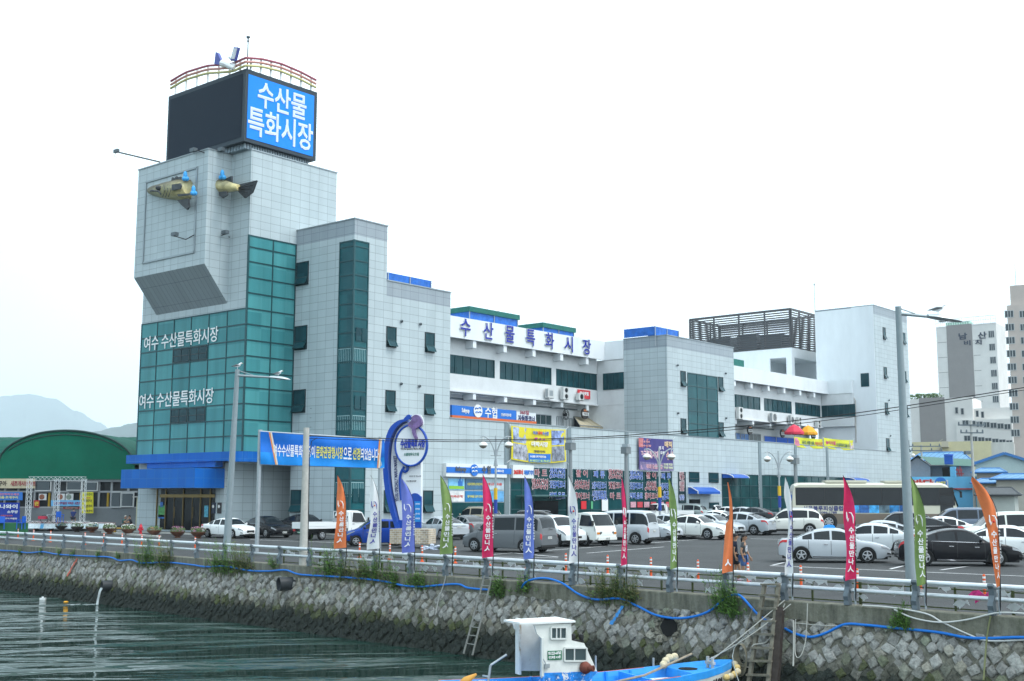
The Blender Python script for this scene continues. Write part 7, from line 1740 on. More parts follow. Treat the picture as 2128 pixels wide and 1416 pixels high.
for px0, px1, py0, py1, c, tx, lab in ((931,964,995,1018,(.2,.5,.75),'','poster of green field and blue city on the bank window'),(966,1005,995,1018,(.05,.14,.25),'수협과 함께하는 행복한 바다','poster of a dark bay with yellow lettering on bank window'),(1007,1046,995,1018,(.45,.55,.6),'예금·대출','pale poster with blue building on bank window'),(931,964,1021,1043,(.65,.65,.65),'저축은행','white poster with red numerals on the bank window'),(966,1005,1021,1043,(.02,.18,.42),'정기예금 금리 안내','blue poster with interest table on the bank window'),(1007,1046,1021,1043,(.12,.35,.62),'','blue poster with a little ship on the bank window')):
    t, a, b, z0, z1 = sgn('window_poster', lab, 'poster', px0, px1, py0, py1, Yb-.01, .06, mat('bank_poster_%d_%d' % (px0,py0), c, .35, noise=.35, nscale=1.1), 'posters on the bank windows')
    if tx: q = MB(); letters(q, tx, ((a+b)/2,Yb-.08,(z0+z1)/2), UX, UZ, (b-a)*.8, (z1-z0)*.25, .01, bold=.02); q.build('lettering', mat('letter_yellow', (.75,.68,.08), .6) if c[0] < .1 else mat('sign_red', (.6,.04,.03), .5), t)
    if px0 == 931 and py0 == 995: q = MB(); q.box(a+.05,Yb-.085,z0+.05,b-.05,Yb-.072,z0+(z1-z0)*.35); q.build('green_field', mat('field_green', (.25,.5,.05), .5), t); q = MB(); [q.box(a+(b-a)*(.6+.06*k),Yb-.09,z0+.3,a+(b-a)*(.64+.06*k),Yb-.074,z0+.7+.2*(k%3)) for k in range(5)]; q.build('city', mat('sign_blue', (.02,.16,.55), .5), t)
q = MB(); q.box(onY(925,1046,Yb).x,Yb-.03,.4,onY(1047,1046,Yb).x,Yb-.004,onY(990,1045,Yb).z); q.build('shop_window', shop_glass, MK)
# printed cloth banners tied to the front
def cloth(label, px0, px1, py0, py1, y, parts, texts, sag=.25):
    """parts: (u0,u1,v0,v1,colour,noise) fields of the print; texts: (string,u,v,w,h,colour)"""
    t = thing('printed_banner', label, 'banner', onY(px0,py1,y)); A = onY(px0,(py0+py1)/2,y); B = onY(px1,(py0+py1)/2,y); zt = onY(px0,py0,y).z; zb = onY(px0,py1,y).z; W_ = B.x-A.x; H_ = zt-zb
    def p(u, v, o=0): return Vector((A.x+W_*u, y-.12-.05*math.sin(u*9+v*3)-o, zb+H_*v-sag*math.sin(math.pi*u)*(.4+.6*(1-v) if sag > 0 else v)))
    for i, (u0,u1,v0,v1,c,nz) in enumerate(parts):
        q = MB(); n = 8
        for k in range(n):
            a, b = u0+(u1-u0)*k/n, u0+(u1-u0)*(k+1)/n
            for j in range(3): va, vb = v0+(v1-v0)*j/3, v0+(v1-v0)*(j+1)/3; q.poly([p(a,va,.006*i), p(b,va,.006*i), p(b,vb,.006*i), p(a,vb,.006*i)])
        q.build('cloth' if i == 0 else 'printed_picture' if nz > .3 else 'printed_field', mat('print_%s_%s' % (str(c), nz), c, .7, noise=nz, nscale=2.2), t)
    ms = {}
    for tx, u, v, w_, h_, c in texts: letters(ms.setdefault(c, MB()), tx, p(u,v,.06), UX, UZ, W_*w_, H_*h_, .01, bold=.04)
    for c, mb in ms.items(): mb.build('lettering', mat('ink_%s' % str(c), c, .6), t)
    q = MB()
    for u in (0,1):
        for v in (0,1): q.tube([p(u,v), p(u,v)+Vector((.5*(1 if u else -1),.05,.3*(1 if v else -1)))], .015, 4)
    q.build('tie_rope', whitep, t); return t
RD, BL_, WH_, YL, DK = (.6,.03,.05), (.02,.12,.55), (.75,.75,.75), (.75,.62,.03), (.04,.03,.05)
cloth('yellow market banner with fish photographs on both sides', 1060, 1174, 885, 955, Yb-.1, [(0,1,0,1,(.68,.58,.03),.08),(.03,.28,.53,.97,(.3,.36,.5),.9),(.03,.29,.04,.49,(.32,.33,.38),.95),(.72,.97,.53,.97,(.2,.27,.5),.9),(.72,.97,.04,.49,(.2,.22,.27),.95),(.3,.7,.02,.27,(.02,.16,.55),.05)],
  [('여수',.42,.87,.09,.12,BL_),('대박',.5,.87,.09,.12,RD),('수산장',.6,.87,.12,.12,BL_),('대박시장',.5,.55,.3,.16,WH_),('♥ ◆ ▲',.5,.7,.2,.08,(.5,.05,.3)),('착한가격',.5,.34,.2,.07,DK),('수산물 도매 직판장·활어회',.5,.19,.34,.07,WH_),('061-663-2111',.41,.07,.17,.07,(.5,.7,.2)),('061-700-4472',.6,.07,.17,.07,(.5,.7,.2))])
cloth('purple and pink sales banner with crowded Korean lettering', 1325, 1397, 909, 976, Yb-.1, [(0,1,0,1,(.06,.05,.2),.1),(0,.35,.7,.98,(.5,.15,.16),.3),(.02,.98,.0,.25,(.2,.16,.3),.5)],
  [('고소한 맛의',.17,.88,.28,.07,(.65,.3,.3)),('여수시장',.2,.76,.3,.07,(.65,.3,.3)),('고급횟집시대',.3,.5,.5,.24,(.7,.45,.5)),('태 지',.62,.72,.14,.12,(.7,.65,.7)),('모듬',.66,.57,.14,.1,WH_),('매직',.85,.84,.22,.2,(.7,.5,.3)),('수산',.88,.48,.22,.28,(.7,.4,.35)),('전국최대 모듬회장',.36,.13,.62,.15,(.65,.35,.4)),('도매 직판',.82,.2,.26,.08,(.55,.6,.4)),('주문 택배',.82,.1,.26,.08,(.55,.6,.4))], .1)
yy = Yb+.1
cloth('yellow banner about safe play beside the parasols on terrace edge', 1648, 1708, 908, 928, yy, [(0,1,0,1,(.62,.62,.03),.05),(.02,.18,.1,.9,(.6,.2,.3),.6)], [('우리 시장 2층,',.48,.55,.42,.42,(.05,.12,.08)),('어린이안전',.84,.5,.28,.4,(.5,.1,.05))], .12)
cloth('yellow banner about play facilities at right end of the terrace edge', 1710, 1772, 910, 930, yy, [(0,1,0,1,(.62,.62,.03),.05),(.86,1,.05,.95,(.5,.4,.4),.7)], [('놀이시설',.22,.6,.32,.42,(.5,.05,.15)),('이 설치되어 있습니다',.62,.48,.46,.4,(.05,.12,.08))], .2)
# air conditioners and fan
ac_w = mat('unit_white', (.6,.61,.6), .5); ac_d = mat('unit_grille', (.05,.055,.06), .5)
def ac(label, px, py, w_, h_, fans, y=Yw-.22, side=False):
    y = y if px < 1400 else Yw2-.22
    P = onY(px,py,y); t = thing('air_conditioner', label, 'air conditioner', P-UZ*h_/2, 0, 'outdoor air conditioner units'); q = MB(); q.box(P.x-w_/2,P.y-.42,P.z-h_/2,P.x+w_/2,P.y,P.z+h_/2); q.build('casing', ac_w, t)
    for k in range(fans):
        q = MB(); c = Vector((P.x+w_*.05,P.y-.425,P.z+(k-(fans-1)/2)*h_/max(1,fans)*1.0)); r = min(w_,h_/max(1,fans))*.38; q.lathe([(r,0),(r,.02),(r*.8,.022)], c, 16, axis=(0,-1,0)); q.lathe([(r*.8,.004),(0,.005)], c, 16, 1, axis=(0,-1,0))
        for j in range(4): a = j*math.pi/4; q.bar(c+Vector((math.cos(a)*r,-.025,math.sin(a)*r)), c-Vector((math.cos(a)*r,.025,math.sin(a)*r)), .02, m=0)
        q.build('fan_grille', [ac_d, black], t)
    if side: q = MB(); q.box(P.x-w_/2-.012,P.y-.36,P.z-h_*.4,P.x-w_/2-.002,P.y-.06,P.z+h_*.4); q.box(P.x-w_*.3,P.y-.43,P.z-h_*.3,P.x+w_*.3,P.y-.422,P.z+h_*.3); q.build('grille', ac_d if False else steel, t)
    q = MB(); q.bar((P.x-w_*.4,P.y,P.z-h_/2-.03),(P.x-w_*.4,P.y-.45,P.z-h_/2-.03),.05); q.bar((P.x+w_*.4,P.y,P.z-h_/2-.03),(P.x+w_*.4,P.y-.45,P.z-h_/2-.03),.05); q.build('bracket', steel, t)
ac('boxy white air conditioner with side grille under the second window band', 1139, 818, 1.0, .95, 0, side=True); ac('tall twin fan air conditioner under the third window band', 1170, 818, .95, 1.3, 2); ac('small single fan air conditioner below red food poster', 1202, 825, .95, .75, 1)
ac('twin fan air conditioner close beside the glazed stair block', 1534, 859, 1.1, 1.5, 2); ac('white air conditioner below first window of the far wing', 1604, 868, 1.3, 1.2, 1, side=True); ac('air conditioner with dark side below middle far window', 1641, 873, .9, 1.3, 1, side=True); ac('twin fan air conditioner over the red parasol', 1657, 876, .9, 1.1, 2); ac('dark sided air conditioner near the far drain pipe', 1697, 882, 1.0, 1.1, 2); ac('pale air conditioner nearest the far drain pipe', 1722, 882, 1.4, 1.3, 2)
t, a, b, z0, z1 = sgn('food_poster', 'red food poster above the small air conditioner', 'poster', 1200, 1226, 811, 829, Yw-.12, .05, mat('poster_food_red', (.6,.05,.06), .5, noise=.4, nscale=2))
q = MB(); letters(q, '여수맛집', ((a+b)/2,Yw-.18,(z0+z1)/2+.1), UX, UZ, (b-a)*.7, .4, .01, bold=.05); q.build('lettering', ink_w, t)
P = onY(1176,862,Yv-.6); t = thing('pedestal_fan', 'round black industrial fan hanging under terrace roof', 'fan', P); q = MB()
for r in (.55,.4,.2): q.tube([P+Vector((math.cos(a)*r,0,math.sin(a)*r)) for a in [k*math.pi/8 for k in range(17)]], .03, 5)
for k in range(8): a = k*math.pi/4; q.bar(P, P+Vector((math.cos(a)*.55,0,math.sin(a)*.55)), .025)
q.build('guard', black, t); q = MB(); q.lathe([(.0,-.3),(.15,-.3),(.15,.05),(0,.05)], P, 10, axis=(0,-1,0)); q.bar(P, P+UZ*1.2+Vector((-.5,0,0)), .05); q.build('motor', black, t)
# awning and hanging round signs of the terrace eateries
a, b = onY(1193,868,Yv-.2), onY(1256,890,Yv-1.6); t = thing('striped_awning', 'beige striped awning over a terrace eatery', 'awning', b); awm = tile_mat('awning_stripes', (.48,.42,.3), (.36,.3,.2), (.5,.46,.36), .25, 30, .0, .8)
c0 = onY(1193,866,Yv-.1); c1 = onY(1255,873,Yv-.1); d0 = onY(1205,884,Yv-2.0); d1 = onY(1272,889,Yv-2.0); q = MB(); q.poly([d0,d1,c1,c0]); q.poly([d0-UZ*.45,d1-UZ*.45,d1,d0]); q.poly([c0-UZ*.06,c1-UZ*.06,d1-UZ*.06,d0-UZ*.06]); q.build('canvas', awm, t); q = MB(); q.tube([d0,d1], .04, 6); q.tube([c0,d0], .03, 6); q.tube([c1,d1], .03, 6); q.build('frame', steel, t)
for lab, px, py in (('round hanging eatery sign over the beige striped awning',1215,860),('round eatery sign hanging beside the wide glazed stair',1558,894.5),('round eatery sign hanging left of the red parasol',1626,901),('round eatery sign half behind the orange parasol',1690,905)):
    P = onY(px,py,Yv-1.2); t = thing('round_sign', lab, 'sign', P, 0, 'round signs along the terrace'); q = MB(); q.lathe([(.0,-.12),(.58,-.12),(.62,0),(.58,.12),(0,.12)], P, 22, axis=(0,-1,0)); q.build('disc', mat('disc_dark', (.05,.045,.045), .4), t, smooth=40)
    q = MB(); q.box(P.x-.56,P.y-.15,P.z-.22,P.x+.56,P.y-.121,P.z+.12); e = q.build('name_band', ink_w, t); q = MB(); letters(q, '맛집식당', P+Vector((0,-.16,-.05)), UX, UZ, .85, .22, .01, bold=.03); q.build('lettering', mat('ink_black', (.02,.02,.025), .6), e)
    q = MB(); q.box(P.x-.3,P.y-.14,P.z+.24,P.x+.3,P.y-.12,P.z+.42); q.build('upper_mark', mat('disc_orange', (.5,.15,.05), .5), t); q = MB(); q.bar(P+UZ*.55, P+UZ*1.3, .05); q.build('hanger', steel, t)
t, a, b, z0, z1 = sgn('eatery_sign', 'red eatery sign with white lettering beside the awning', 'sign', 1270, 1295, 876, 891, Yv-1.0, .15, mat('sign_food_red', (.5,.04,.04), .5, noise=.3, nscale=3)); q = MB(); letters(q, '여수맛집', ((a+b)/2,Yv-1.17,(z0+z1)/2), UX, UZ, (b-a)*.75, .42, .01, bold=.05); q.build('lettering', ink_w, t); q = MB(); q.box(a-.3,Yv-1.12,z1+.02,b+.2,Yv-.9,z1+.4); q.build('top_board', mat('sign_box_white', (.68,.72,.76), .5), t)
t, a, b, z0, z1 = sgn('small_blue_sign', 'small blue sign on the terrace wall above yellow banner end', 'sign', 1734, 1756, 908, 914, Yv-.2, .1, sb_); q = MB(); letters(q, '수산물 식당', ((a+b)/2,Yv-.32,(z0+z1)/2), UX, UZ, (b-a)*.8, .22, .01); q.build('lettering', ink_w, t)
def parasol(label, px, py, c, y):
    P = onY(px, py, y); t = thing('parasol', label, 'parasol', (P.x,P.y,9.0), 0, 'parasols on the terrace'); r = 1.22; q = MB(); n = 8; top = q.vert(P)
    mid = [q.vert(P+Vector((r*.5*math.cos(k*math.pi/4+.4),r*.5*math.sin(k*math.pi/4+.4),-.32))) for k in range(n)]; lo = [q.vert(P+Vector((r*math.cos(k*math.pi/4+.4),r*math.sin(k*math.pi/4+.4),-1.0))) for k in range(n)]; va = [q.vert(P+Vector((r*1.0*math.cos(k*math.pi/4+.4),r*1.0*math.sin(k*math.pi/4+.4),-1.3))) for k in range(n)]
    for k in range(n): j = (k+1)%n; q.face((top,mid[k],mid[j])); q.face((mid[k],lo[k],lo[j],mid[j])); q.face((lo[k],va[k],va[j],lo[j]))
    q.build('canopy', mat('parasol_'+label[:3], c, .6), t); q = MB(); q.tube([(P.x,P.y,8.6),(P.x,P.y,P.z+.12)], .04, 6); q.build('pole', steel, t)
    q = MB(); [q.bar(P+UZ*-.9, P+Vector((r*.95*math.cos(k*math.pi/4+.4),r*.95*math.sin(k*math.pi/4+.4),-1.0)), .03) for k in range(n)]; q.build('ribs', steel, t)
parasol('red parasol open on the terrace edge', 1650, 882, (.62,.03,.07), Yb+2.2); parasol('orange parasol open beside the red one on terrace', 1679, 884, (.75,.33,.01), Yb+3.4)
# ------------------------------------------------------------------ flower bowls, hydrant, people by the entrance
bowl_d = mat('bowl_dark', (.045,.035,.03), .45); bowl_b = mat('bowl_brown', (.14,.055,.03), .4, noise=.15)
random.seed(21); bowls = []
for i, (px, py, br, fl, lab) in enumerate(((76.5,1103,0,0,'dark flower bowl with sparse pink flowers before the stage corner'),(106,1102,1,0,'brown flower bowl with pink flowers half behind a dark bowl'),(128,1104,0,0,'dark flower bowl with pink flowers before the brown one'),(160,1106,0,1,'dark flower bowl of white flowers overlapping a brown bowl'),(191,1107,1,1,'brown flower bowl of white flowers beside dark white flowered bowl'),(227,1110,1,1,'brown flower bowl heaped with white flowers between two gaps'),(266,1112,1,1,'brown flower bowl of white flowers before the two seated people'),(320,1115,1,2,'brown flower bowl with low green and rust plants beside hydrant'),(369,1118,1,0,'brown flower bowl with full mauve flowers before the gold doors'),(411,1119,1,0,'brown flower bowl with mauve flowers behind white sedan bumper'))):
    P = onG(px, py); t = thing('flower_bowl', lab, 'planter', P, 0, 'flower bowls along the forecourt'); q = MB(); q.lathe([(.2,0),(.22,.06),(.18,.1),(.3,.16),(.5,.36),(.54,.43),(.5,.44),(.46,.38),(0,.36)], P, 20); q.build('bowl', bowl_b if br else bowl_d, t, smooth=45)
    q = MB(); leaf_blob(q, P+UZ*.54, .5, 190, .085, GR, .42); q.build('leaves', leafm, t); q = MB(); fc = ([(.3,.12,.2),(.22,.1,.13),(.4,.2,.28)],[(.75,.75,.72),(.65,.66,.62)],[(.3,.12,.06),(.35,.2,.1)])[fl]; leaf_blob(q, P+UZ*(.62 if fl < 2 else .5), .5, 130 if fl == 1 else 110, .065, fc, .42); q.build('flowers', leafm, t)
P = onG(292,1112); t = thing('fire_hydrant', 'red fire hydrant between the flower bowls', 'hydrant', P); hr = mat('hydrant_red', (.5,.02,.04), .4); q = MB(); q.lathe([(.16,0),(.16,.05),(.1,.07),(.1,.5),(.14,.52),(.14,.58),(.12,.6),(.1,.72),(.04,.78),(.04,.84),(0,.85)], P, 14); q.build('barrel', hr, t, smooth=40); q = MB()
for s_ in (-1,1): q.tube([P+UZ*.42, P+UZ*.42+RIGHT*.2*s_], [.06,.075], 10)
q.tube([P+UZ*.36, P+UZ*.36-FWD*.2], [.07,.085], 10); q.build('outlet', hr, t)
# figures grown on a jointed skeleton
def _eval(o):
    tmpS.collection.objects.link(o); tmpS.view_layers[0].update(); dg = tmpS.view_layers[0].depsgraph; dg.update(); me = bpy.data.meshes.new_from_object(o.evaluated_get(dg)); return me
def skin(chains, sub=1):
    """chains: lists of (point, radius or (rx, ry)); shared points are welded"""
    vs, rs, es, key = [], [], [], {}
    for ch in chains:
        prev = None
        for p, r in ch:
            k = tuple(round(a,4) for a in p)
            if k not in key: key[k] = len(vs); vs.append(p); rs.append(r if isinstance(r, tuple) else (r, r))
            if prev is not None and prev != key[k]: es.append((prev, key[k]))
            prev = key[k]
    me = bpy.data.meshes.new('figure'); me.from_pydata(vs, es, []); o = bpy.data.objects.new('figure', me)
    sm = o.modifiers.new('skin', 'SKIN'); sm.use_smooth_shade = True; sv = me.skin_vertices[0].data if me.skin_vertices else None
    if sv is None:
        bm_ = bmesh.new(); bm_.from_mesh(me); bm_.verts.layers.skin.verify(); bm_.to_mesh(me); bm_.free(); sv = me.skin_vertices[0].data
    for i, r in enumerate(rs): sv[i].radius = r
    sv[0].use_root = True
    ss_ = o.modifiers.new('sub', 'SUBSURF'); ss_.levels = sub; ss_.render_levels = sub
    r_ = _eval(o); bpy.data.objects.remove(o); q = MB(); q.v = [v.co.copy() for v in r_.vertices]
    for p in r_.polygons: q.face(list(p.vertices))
    bpy.data.meshes.remove(r_); return q
def person(label, P, yaw, J, top_c, leg_c, skin_c=(.32,.18,.11), hair_c=(.012,.01,.01), shoe_c=(.25,.25,.27), hair='short', scale=1.0, longlegs=False, print_=False):
    """J: joint positions in metres, facing +x, y to the left"""
    t = thing('person', label, 'person', P, yaw); V = {k: Vector(v)*scale for k, v in J.items()}; s = scale; sk = mat('skin', skin_c, .55)
    def hand(side):
        w, d = V['wrist'+side], (V['wrist'+side]-V['elbow'+side]).normalized(); f = Vector((1,0,0)); f = (f-d*f.dot(d)).normalized(); out = []
        out.append([(w, .026*s), (w+d*.05*s, (.038*s,.02*s))]); 
        for k, (o_, l_) in enumerate(((-.028,.075),(-.01,.085),(.01,.082),(.028,.065))): b = w+d*.085*s+f*o_*s; out.append([(w+d*.05*s,(.038*s,.02*s)), (b,.011*s), (b+d*l_*.6*s+f*.008*s,.009*s), (b+d*l_*s*.9+f*.03*s,.007*s)])
        out.append([(w+d*.05*s,(.038*s,.02*s)), (w+d*.05*s+f*.05*s,.012*s), (w+d*.09*s+f*.062*s,.009*s)]); return out
    ch = [[(V['pelvis'],(.14*s,.11*s)),(V['waist'],(.12*s,.095*s)),(V['chest'],(.15*s,.105*s)),(V['neck0'],.062*s),(V['neck'],.05*s),(V['head0'],.065*s),(V['head'],(.088*s,.095*s)),(V['head1'],(.07*s,.078*s))]]
    for sd in 'LR':
        ch.append([(V['chest'],(.15*s,.105*s)),(V['shoulder'+sd],.06*s),(V['elbow'+sd],.042*s),(V['wrist'+sd],.026*s)]); ch += hand(sd)
        ch.append([(V['pelvis'],(.14*s,.11*s)),(V['hip'+sd],.092*s),((V['hip'+sd]+V['knee'+sd])/2,.078*s),(V['knee'+sd],.056*s),((V['knee'+sd]*.62+V['ankle'+sd]*.38),.055*s),(V['ankle'+sd],.036*s)])
    q = skin(ch); q.build('body', sk, t, world=False, smooth=180)
    fd = Vector(J.get('face',(1,0,0))).normalized(); up = (V['head1']-V['head0']).normalized(); sdv = up.cross(fd).normalized(); h = V['head']; q = MB()
    q.tube([h+fd*.088*s+up*.03*s, h+fd*.115*s-up*.012*s, h+fd*.09*s-up*.022*s], [.009*s,.016*s,.01*s], 6)
    for k in (-1,1): q.ball(h+sdv*.088*s*k-up*.005*s, .016*s, .02*s, .03*s, 6, 5)
    q.build('nose_and_ears', sk, t, world=False, smooth=180); q = MB()
    for k in (-1,1): q.ball(h+fd*.083*s+sdv*.034*s*k+up*.018*s, .012*s, .012*s, .008*s, 6, 4); q.bar(h+fd*.087*s+sdv*.02*s*k+up*.04*s, h+fd*.08*s+sdv*.052*s*k+up*.04*s, .008*s)
    q.build('eyes', mat('eye_dark', (.02,.015,.012), .3), t, world=False); q = MB(); q.bar(h+fd*.088*s+sdv*.026*s-up*.052*s, h+fd*.088*s-sdv*.026*s-up*.052*s, .012*s); q.build('mouth', mat('lips', (.3,.09,.08), .5), t, world=False)
    q = MB(); c = h+up*.035*s-fd*.016*s
    for i in range(1,8):
        th = i*math.pi/8.5
    n, kk = 14, 7; rings = []
    for i in range(kk):
        th = .05+i*(2.05 if hair == 'long' else 1.75)/(kk-1); ring = []
        for j in range(n):
            a = 2*math.pi*j/n; front = max(0, math.cos(a)); tt = th*(1-.42*front); d = fd*math.cos(a)*math.sin(tt)+sdv*math.sin(a)*math.sin(tt)+up*math.cos(tt); ring.append(q.vert(c+Vector((d.x,d.y,d.z))*(.108*s)+d*rnd(-.003,.003)))
        rings.append(ring)
    for a, b in zip(rings, rings[1:]):
        for j in range(n): q.face((a[j], b[j], b[(j+1)%n], a[(j+1)%n]))
    q.face(rings[0])
    if hair == 'long': q.tube([h-fd*.1*s+up*.0*s, h-fd*.15*s-up*.06*s, h-fd*.14*s-up*.17*s], [.04*s,.045*s,.015*s], 8)
    q.build('hair', mat('hair_'+str(hair_c), hair_c, .6), t, world=False, smooth=180)
    tc_ = mat('top_'+str(top_c), top_c, .85, noise=.1, nscale=9); ch = [[(V['pelvis']+up*.02*s,(.155*s,.13*s)),(V['waist'],(.145*s,.12*s)),(V['chest'],(.165*s,.12*s)),(V['neck0']-up*.02*s,.08*s)]]
    for sd in 'LR': m_ = V['shoulder'+sd].lerp(V['elbow'+sd],.62); ch.append([(V['chest'],(.165*s,.12*s)),(V['shoulder'+sd],.075*s),(m_,.066*s)])
    q = skin(ch); to = q.build('shirt', tc_, t, world=False, smooth=180)
    if print_: q = MB(); c = V['chest']*.6+V['waist']*.4+fd*.135*s; q.obox(c, sdv*.05*s, up*.11*s, fd*.004); q.build('shirt_print', mat('print_pale', (.4,.42,.45), .8, noise=.6, nscale=20), to, world=False)
    lc = mat('legwear_'+str(leg_c), leg_c, .85, noise=.2, nscale=12); ch = []
    for sd in 'LR':
        e = V['hip'+sd].lerp(V['knee'+sd],.8); c_ = [(V['pelvis'],(.155*s,.13*s)),(V['hip'+sd],.108*s),(e,.095*s)]
        if longlegs: c_ += [(V['knee'+sd],.075*s),(V['ankle'+sd]+UZ*.03*s,.06*s)]
        ch.append(c_)
    q = skin(ch); q.build('shorts' if not longlegs else 'trousers', lc, t, world=False, smooth=180)
    sh_ = mat('shoe_'+str(shoe_c), shoe_c, .6)
    for sd in 'LR': a = V['ankle'+sd]; q = skin([[(a-UZ*.02*s-fd*.03*s,(.045*s,.05*s)),(a-UZ*.045*s+Vector((.06*s,0,0)),(.044*s,.035*s)),(a-UZ*.055*s+Vector((.15*s,0,0)),(.038*s,.025*s))]]); q.build('shoe', sh_, t, world=False, smooth=180)
    return t
walk = dict(pelvis=(0,0,.9), waist=(.01,0,1.06), chest=(.02,0,1.28), neck0=(.015,0,1.4), neck=(.03,0,1.45), head0=(.045,0,1.5), head=(.06,0,1.565), head1=(.05,0,1.63), shoulderL=(.02,.17,1.36), elbowL=(.1,.22,1.1), wristL=(.2,.2,.88), shoulderR=(.02,-.17,1.36), elbowR=(-.05,-.23,1.1), wristR=(.02,-.24,.87), hipL=(0,.09,.86), kneeL=(.17,.09,.5), ankleL=(.12,.08,.1), hipR=(0,-.09,.86), kneeR=(.0,-.09,.47), ankleR=(-.22,-.08,.13), face=(.8,-.6,0))
yw = math.atan2(RIGHT.y,RIGHT.x)
PW = onG(1546,1211)
person('woman in grey T-shirt and denim shorts walking along the road behind the rail', PW, yw-rad(18), walk, (.06,.065,.07), (.06,.12,.28), hair='long', shoe_c=(.3,.2,.25), print_=True)
walk2 = dict(walk); walk2.update(wristL=(.1,.22,.86), elbowL=(.0,.23,1.1), kneeL=(.05,.09,.48), ankleL=(-.15,.09,.11), kneeR=(.16,-.09,.5), ankleR=(.15,-.09,.1), face=(1,0,0))
person('walker in dark navy clothes half hidden behind the woman', PW+FWD*.75-RIGHT*.17, yw-rad(8), walk2, (.012,.015,.03), (.012,.014,.02), hair='short', scale=1.0)
sit = dict(pelvis=(0,0,.5), waist=(.04,0,.66), chest=(.1,0,.88), neck0=(.13,0,1.0), neck=(.15,0,1.05), head0=(.17,0,1.1), head=(.19,0,1.165), head1=(.18,0,1.23), shoulderL=(.11,.17,.95), elbowL=(.28,.2,.75), wristL=(.46,.1,.72), shoulderR=(.11,-.17,.95), elbowR=(.3,-.2,.78), wristR=(.4,-.05,.98), hipL=(.02,.09,.47), kneeL=(.42,.13,.5), ankleL=(.42,.12,.09), hipR=(.02,-.09,.47), kneeR=(.42,-.12,.5), ankleR=(.48,-.12,.09), face=(1,.1,0))
sb0 = atD(259,1034,93.5); sb0.z = gz(sb0.x,sb0.y)+.12; person('seated man in dark teal top with hand at his face, beside the flower bowls', sb0, yw-rad(25), sit, (.015,.08,.085), (.02,.025,.035), hair_c=(.3,.28,.25))
sb1 = atD(276,1034,93.5); sb1.z = gz(sb1.x,sb1.y)+.12; sit2 = dict(sit); sit2.update(wristR=(.5,-.1,.7)); person('seated man in black T-shirt next to the lean to wall', sb1, yw+rad(200), sit2, (.012,.012,.016), (.02,.02,.025))
sb2 = f9.at(151,1086,.2); sb2.z = .75; person('man in dark blue shirt sitting on the stage seen from behind', sb2, yw+rad(100), sit, (.02,.035,.13), (.02,.02,.03))
bn_ = MB(); Q_ = atD(258,1034,94); bn_.obox(Vector((Q_.x,Q_.y,.55)), RIGHT*.75, FWD*.2, UZ*.035); bn_.obox(Vector((Q_.x,Q_.y,.35))-RIGHT*.6, RIGHT*.05, FWD*.2, UZ*.18); bn_.obox(Vector((Q_.x,Q_.y,.35))+RIGHT*.6, RIGHT*.05, FWD*.2, UZ*.18); tag(bn_.build('bench', mat('bench_yellow', (.55,.33,.02), .6)), 'low yellow bench under the two seated men', 'bench')
# ------------------------------------------------------------------ boat moored under the quay
bh = rot(RIGHT, 25); bs = Vector((bh.y, -bh.x, 0)); BOW = onZ(1520, 1371, WATER+1.0)      # bow direction, starboard (towards the viewer)
def bp_(u, v, z): return Vector((BOW.x, BOW.y, 0))-bh*u+bs*v+UZ*z
bt = thing('fishing_boat', 'small blue and white fishing boat with white wheelhouse moored under the quay wall', 'boat', bp_(4, 0, WATER))
bw = mat('boat_white', (.66,.67,.64), .5, noise=.1, nscale=3); bbl = mat('boat_blue', (.03,.29,.74), .45, noise=.12, nscale=3); bred = mat('boat_red', (.36,.07,.03), .6, noise=.25, nscale=6)
LB = 8.9; worn('boat_white', (.3,.19,.1), 2.2, .63, .08, .3); worn('boat_blue', (.5,.56,.6), 5, .66, .03); worn('boat_red', (.45,.35,.3), 6, .6, .05)
st_ = [(0,.04,1.0),(.25,.3,.98),(.7,.58,.93),(1.4,.84,.86),(2.4,1.02,.79),(3.6,1.1,.74),(5.2,1.1,.72),(7.2,1.04,.76),(LB,.9,.84)]
q = MB(); q2 = MB(); q3 = MB(); q4 = MB(); prev = None
for u, w, g in st_:
    zg = WATER+g; zk = WATER-.3; bow = max(0, 1-u/1.2)
    out = [bp_(u+bow*.75, 0, zk+bow*.2), bp_(u+bow*.4, w*.62, WATER-.1+bow*.2), bp_(u+bow*.12, w*.9, WATER+.3), bp_(u, w*.985, zg-.2), bp_(u, w, zg-.19), bp_(u, w+.0, zg)]
    inn = [bp_(u+.0, w-.09, zg), bp_(u+.04, w-.14, zg-.14), bp_(u+.1, max(.02,w-.2), WATER+.34)]
    mo = [bp_(u+bow*.75,0,zk+bow*.2)]+[p-bs*2*((p-Vector((BOW.x,BOW.y,0)))+bh*0).dot(bs) for p in out[1:]]; mi = [p-bs*2*(p-Vector((BOW.x,BOW.y,0))).dot(bs) for p in inn]
    cur = (out, inn, mo, mi)
    if prev:
        for a, b, fl in ((prev[0],out,0),(prev[2],mo,1)):
            for k in range(5):
                f = [a[k], b[k], b[k+1], a[k+1]]; (q if k < 3 else q2).poly(f[::-1] if fl else f)
        for a, b, c, d, fl in ((prev[1],inn,prev[0],out,0),(prev[3],mi,prev[2],mo,1)):
            f = [c[5], d[5], b[0], a[0]]; (q3 if u > 2.4 else q4).poly(f[::-1] if fl else f)
            for k in range(2): f = [a[k], b[k], b[k+1], a[k+1]]; q4.poly(f[::-1] if fl else f)
        q4.poly([prev[1][2], inn[2], mi[2], prev[3][2]])
    prev = cur
o_, i_, mo, mi = prev
q.poly([o_[0],o_[1],o_[2],o_[3],o_[5],mo[5],mo[3],mo[2],mo[1]])
